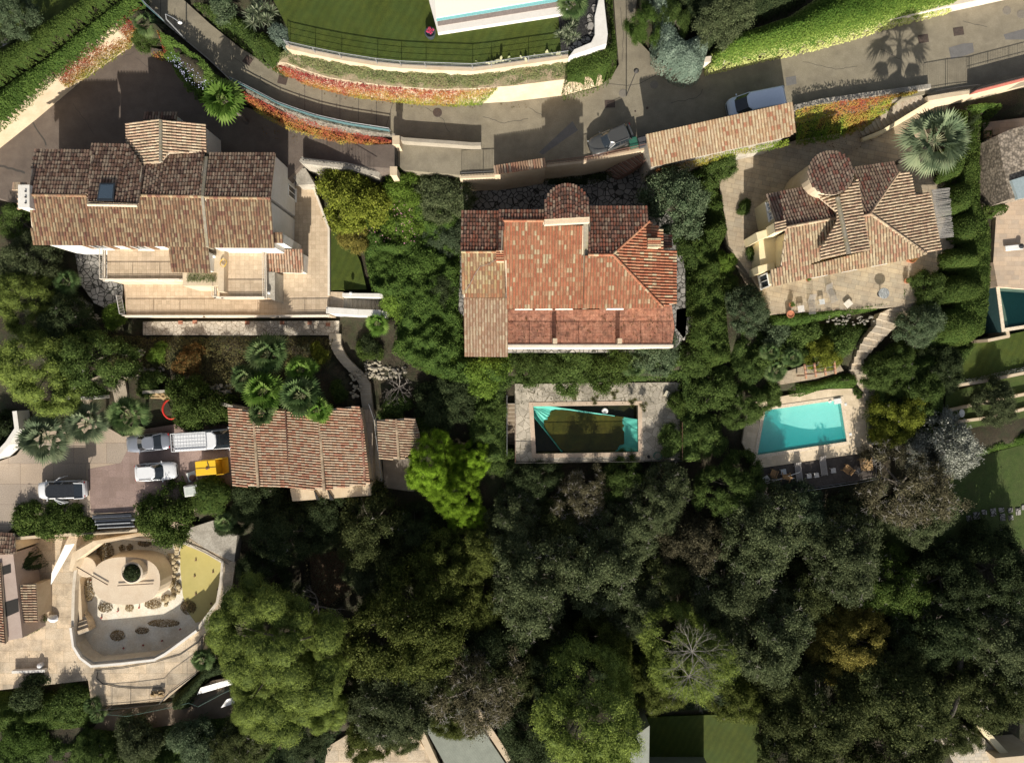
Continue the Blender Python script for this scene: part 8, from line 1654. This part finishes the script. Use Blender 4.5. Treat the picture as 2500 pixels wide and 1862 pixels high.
A_, B_ = rl([(123, 182), (205, 116), (272, 60), (345, 8)], 1.2, [(165, 215), (210, 186), (275, 140), (322, 106)], -1.7)
ruled('vine', 'crimson and yellow vine on the tall cream boundary wall', 'vine', A_, B_, 6500, L_red, .12, .05, .1, rn=lambda u, v, n: v*.6+n*.25+rng.random(len(v))*.2-.08, gap=.24)
A_, B_ = rl([(588, 214), (640, 240), (688, 266), (782, 298), (864, 318), (957, 336)], .55, [(604, 246), (644, 277), (694, 306), (805, 341), (893, 356), (957, 352)], -1.4)
ruled('vine', 'red and orange vine on the driveway side of the teal fence', 'vine', A_, B_, 7500, L_red, .11, .1, .3, rn=lambda u, v, n: v*.4+n*.35+rng.random(len(v))*.25-.05)
A_, B_ = rl([(684, 154), (747, 176), (805, 192), (880, 203), (952, 211), (1069, 219), (1160, 217), (1215, 213)], 2.35, [(664, 165), (747, 205), (834, 230), (922, 243), (1040, 255), (1100, 257), (1142, 257), (1175, 254)], -.02)
ruled('vine', 'long red and yellow vine on the tall wall along the road', 'vine', A_, B_, 15000, L_red, .11, .04, .14, rn=lambda u, v, n: v*.38+u*.38+n*.35+rng.random(len(v))*.3-.26+.35*np.clip((u-.85)*6, 0, 1), gap=.2)
A_, B_ = rl([(1940, 262), (2000, 250), (2060, 240), (2120, 232), (2180, 224), (2240, 214)], .9, [(1940, 350), (2000, 345), (2060, 325), (2100, 308), (2150, 285), (2235, 228)], -2.6)
ruled('vine', 'sloping red and gold vine mass right of the tiled shelter', 'vine', A_, B_, 12000, L_red, .13, .15, .35, rn=lambda u, v, n: .35+v*.35+n*.4+rng.random(len(v))*.25-.3*np.exp(-((u-.5)/.2)**2))
A_, B_ = rl([(1600, 412), (1700, 385), (1800, 358), (1925, 336)], .9, [(1605, 425), (1700, 402), (1800, 375), (1925, 352)], -.6)
ruled('vine', 'thin orange vine under the lower eave of the tiled shelter', 'vine', A_, B_, 3200, L_red, .12, .05, .2, rn=lambda u, v, n: .5+u*.4+n*.3-.1)
ruled('ledge_plants', 'dry mixed plants filling the sloping ledge between the two road walls', 'plants', LT_, [Vector(a)+Vector((0, .35, .0)) for a in LB_], 16000, leafmat('ledge_leaves', LS((.04, .07, .02), (.12, .14, .06), (.2, .22, .09), (.26, .18, .12)), tr=.2), .11, .05, .4, kind='stuff', gap=.12)
# cypress / hedge column rows on the right
LM('hedge', 'continuous hedge strip joining the domed cypress columns', 'hedge', [(2335, 245), (2400, 235), (2400, 500), (2425, 560), (2425, 690), (2410, 820), (2330, 850), (2320, 740), (2335, 600), (2335, 480), (2325, 440)], -4.4, -2.0, L_hedge, 180, .12, .6, .6, 1, seed=19)
for i, (x, y, rx, ry, zt, lb) in enumerate(((2370, 275, 34, 40, .3, 'trimmed green hedge mound right of the large fan palm'), (2362, 380, 36, 52, .6, 'tall cypress hedge column right of the large fan palm, second from top'), (2375, 470, 42, 50, .2, 'cypress hedge column beside the reed canopy'), (2385, 545, 42, 50, -.4, 'cypress hedge column below the reed canopy'), (2375, 625, 56, 38, -.6, 'wide domed cypress hedge left of the neighbour pool terrace'), (2375, 700, 62, 46, -1.0, 'largest domed cypress hedge beside the dark pool'), (2370, 790, 56, 54, -1.6, 'lower domed cypress hedge left of the dark pool wall'), (2440, 240, 60, 20, .2, 'low hedge row under the cream road wall at the right edge'), (2420, 285, 34, 18, -1.2, 'clipped ball hedge among the stone blocks'), (2435, 315, 18, 18, -1.8, 'small clipped ball beside the stone blocks'), (2455, 500, 40, 22, -1.8, 'flower edged shrub between pebble roof and terrace'), (2425, 355, 20, 30, -1.8, 'narrow green shrub left of the pebble roof'))):
    LM('cypress_hedge', lb, 'hedge', oval(x, y, rx, ry, zt, 22, p_=2.4), -4.2, zt, L_hedgeb if i in (7, 8, 9, 11) else L_hedge, 230, .11, .9, .35, 1.3, world=True, seed=20+i)
LM('hedge', 'long dense hedge row between the red house and the yellow house', 'hedge', [(1690, 430), (1745, 420), (1775, 470), (1790, 560), (1770, 600), (1770, 660), (1785, 720), (1790, 800), (1800, 880), (1740, 900), (1690, 830), (1680, 740), (1680, 640), (1665, 580), (1700, 560), (1730, 520)], -4.4, -1.2, L_hedge, 190, .13, .8, .7, .9, seed=50, lumps=.35)
LM('hedge', 'light flecked young hedge segment beside the olive tree', 'hedge', [(1640, 560), (1700, 580), (1720, 640), (1700, 690), (1660, 620)], -4.2, -1.9, L_green, 190, .13, .6, .6, 1.2, seed=51)
LM('hedge', 'two part clipped hedge between pergola and turquoise pool', 'hedge', [(1933, 940), (1940, 930), (1990, 925), (2050, 905), (2085, 905), (2102, 930), (2090, 948), (2020, 950), (1960, 970), (1935, 968)], -8, -6.3, L_hedgeb, 260, .11, .4, .35, 1.6, seed=52)
LM('hedge', 'ivy strip along the lower edge of the stone terrace', 'hedge', [(1880, 765), (1960, 755), (2100, 740), (2190, 728), (2193, 700), (2215, 700), (2210, 738), (2140, 758), (2040, 775), (1950, 800), (1880, 800)], -4.6, -2.7, L_hedgeb, 240, .11, .35, .3, 1.8, seed=53)
LM('wild_bank', 'wild green undergrowth filling the garden between the villa and red house', 'undergrowth', [(880, 560), (830, 500), (960, 430), (1110, 450), (1125, 520), (1125, 730), (1132, 870), (1240, 880), (1240, 930), (1120, 940), (1010, 900), (950, 860), (970, 770), (960, 730), (905, 712), (890, 640)], -4.6, -3.1, L_hedgeb, 150, .14, .6, .9, 1.0, seed=60, kind='stuff', lumps=.7, zfun=lambda x, y: -4.4+(y-8)*.09)
LM('wild_bank', 'green undergrowth bank between the red house and the neglected pool', 'undergrowth', [(1240, 850), (1640, 848), (1690, 800), (1700, 900), (1720, 1130), (1662, 1130), (1662, 930), (1258, 934), (1235, 960), (1236, 1130), (1160, 1140), (1130, 1000), (1120, 900)], -7.2, -5.6, L_green, 120, .14, .7, .9, .9, seed=61, kind='stuff', lumps=.6)
LM('wild_bank', 'shrubby undergrowth below the yellow house terrace', 'undergrowth', [(1790, 770), (1880, 790), (2130, 785), (2130, 800), (2090, 860), (2030, 870), (1960, 890), (1890, 905), (1830, 960), (1790, 900)], -6.0, -4.3, L_green, 130, .13, .6, .9, 1.1, seed=62, kind='stuff', lumps=.7)
LM('wild_bank', 'dark undergrowth right of the winding stone path', 'undergrowth', [(2250, 740), (2320, 720), (2330, 840), (2400, 830), (2320, 950), (2330, 1060), (2200, 1100), (2130, 1020), (2145, 960), (2120, 890), (2180, 830)], -7.2, -4.8, L_green, 110, .14, .8, 1.2, .7, seed=63, kind='stuff', lumps=.6, zfun=lambda x, y: -6.6+(y-2)*.16)
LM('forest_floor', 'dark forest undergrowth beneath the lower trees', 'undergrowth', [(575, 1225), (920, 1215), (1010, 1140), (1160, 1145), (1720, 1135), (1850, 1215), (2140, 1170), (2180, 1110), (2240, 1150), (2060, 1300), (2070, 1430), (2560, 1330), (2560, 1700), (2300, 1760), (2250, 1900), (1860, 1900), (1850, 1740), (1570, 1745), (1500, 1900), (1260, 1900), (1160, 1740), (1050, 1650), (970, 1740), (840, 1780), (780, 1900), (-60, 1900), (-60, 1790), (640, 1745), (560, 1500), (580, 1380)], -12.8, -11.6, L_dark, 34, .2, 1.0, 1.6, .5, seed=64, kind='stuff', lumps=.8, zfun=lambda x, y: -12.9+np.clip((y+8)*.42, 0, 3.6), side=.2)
LM('hedge', 'long rounded hedge along the bottom left edge of the sandy terrace', 'hedge', [(-60, 1700), (60, 1690), (200, 1690), (222, 1730), (200, 1790), (60, 1800), (-60, 1800)], -12, -9.4, L_hedge, 150, .13, .9, .9, .7, seed=65, lumps=.4)
LM('hedge', 'mixed green hedge along the bottom left edge of the picture', 'hedge', [(-60, 1800), (210, 1785), (330, 1790), (470, 1765), (640, 1745), (700, 1790), (640, 1900), (-60, 1900)], -12.6, -10.4, L_green, 110, .15, 1.0, 1.2, .5, seed=66, lumps=.6)
LM('hedge', 'dark green hedge on the right corner of the sandy terrace', 'hedge', [(410, 1712), (480, 1640), (500, 1600), (560, 1600), (580, 1640), (500, 1665), (450, 1740), (415, 1740)], -12, -9.8, L_dark, 160, .13, .7, .6, .9, seed=67)
LM('hedge', 'dim green hedge line at the right edge below the lone olive tree', 'hedge', [(2330, 1110), (2420, 1070), (2560, 1030), (2560, 1075), (2430, 1105), (2350, 1135)], -9.6, -8.3, L_hedgeb, 200, .12, .5, .6, 1, seed=68)
LM('hedge', 'white flowered low hedge on top of the upper right lawn wall', 'hedge', [(2325, 930), (2400, 918), (2520, 890), (2520, 902), (2400, 932), (2330, 945)], -6.6, -5.9, L_silver, 200, .1, .3, .3, 2, seed=69, core=False)
LM('bank_plants', 'sparse dry plants over the earth bank below the villa', 'plants', [(235, 800), (340, 820), (820, 822), (800, 900), (560, 970), (420, 900), (300, 930), (240, 860)], -6.7, -6.1, leafmat('dry_bank', LS((.06, .07, .02), (.13, .12, .05), (.14, .12, .05), (.09, .14, .035)), tr=.2), 170, .11, .6, .9, 1.3, seed=70, kind='stuff', core=False)
LM('blossom', 'pink blossom flecks over the wild garden shrubs', 'blossom', [(940, 450), (1020, 430), (1020, 600), (900, 590), (880, 540), (960, 560)], -3.2, -1.2, L_flower, 7, .11, .6, 1.5, 1.3, seed=71, kind='stuff', core=False)
if 0: LM('garden_lawn', 'rough grass below the lemon tree beside the villa terrace', 'grass', [(808, 560), (870, 600), (900, 705), (808, 710)], -4.3, -3.9, L_lime, 200, .09, .3, .2, 2, seed=72, kind='stuff', core=False)
LM('hedge', 'dark trimmed shrubs against the garage south side', 'hedge', [(580, 1192), (700, 1195), (700, 1260), (640, 1300), (575, 1260)], -9, -7.2, L_dark, 150, .13, .8, .9, .9, seed=73)
LM('ivy_bank', 'low hedge under the court wall of the red house', 'hedge', [(1320, 432), (1440, 422), (1500, 410), (1520, 425), (1440, 450), (1330, 450)], -4, -3.2, L_dark, 200, .12, .4, .4, 1.5, seed=74)
LM('ivy_bank', 'green hedge beneath the vine and the long stairs', 'hedge', [(1690, 410), (1790, 385), (1800, 400), (1790, 430), (1730, 440), (1690, 430)], -3.6, -1.6, L_hedgeb, 200, .12, .5, .5, 1.2, seed=75)
b = empty('slatted_bench', P(10, 112, 1.9), 'slatted dark bench on the lawn at the upper left edge', 'bench', rz=R(28)); OFF[b.name] = Vector((0, 0, 0)); m = MB()
for i in range(5): m.box((0, -.3+i*.15, .45), (1.8, .09, .04))
m.build('seat', plain('grey_slat', (.2, .2, .21), .6), b, local=True)
for x in (-.8, .8): m = MB(); m.box((x, 0, .22), (.07, .6, .44)); m.build('leg', iron, b, local=True)

for pts, z_, lb, n_ in (([(640, 300), (700, 312), (805, 345), (893, 362), (955, 358), (955, 380), (800, 375), (690, 345), (640, 330)], -1.95, 'red fallen leaves on the driveway under the fence vine', 9), ([(1940, 350), (2090, 320), (2200, 290), (2120, 360), (1980, 385)], -2.97, 'fallen vine leaves on the court of the yellow house', 6), ([(1262, 940), (1655, 937), (1655, 985), (1262, 988)], -7.47, 'dry leaves and weeds on the neglected pool paving', 8), ([(680, 178), (834, 230), (1040, 257), (1300, 250), (1300, 262), (1040, 270), (834, 244), (690, 200)], .02, 'fallen leaves along the foot of the vine wall', 7), ([(1250, 770), (1640, 760), (1640, 835), (1250, 838)], -.57, 'dead leaves scattered over the red roof terrace', 5)):
    LM('fallen_leaves', lb, 'leaves', pts, z_, z_+.02, L_orange if z_ > -7 else L_brown, n_, .12, .2, .0, 2, seed=int(n_), kind='stuff', core=False, jit=.15, tsp=.004)
LM('leaf_litter', 'brown leaf litter in the forest clearing beside the umbrella pine', 'leaves', [(730, 1340), (850, 1330), (870, 1390), (860, 1450), (800, 1490), (745, 1450)], -11.2, -10.9, L_brown, 60, .16, .4, .2, 2, seed=91, kind='stuff', core=False)
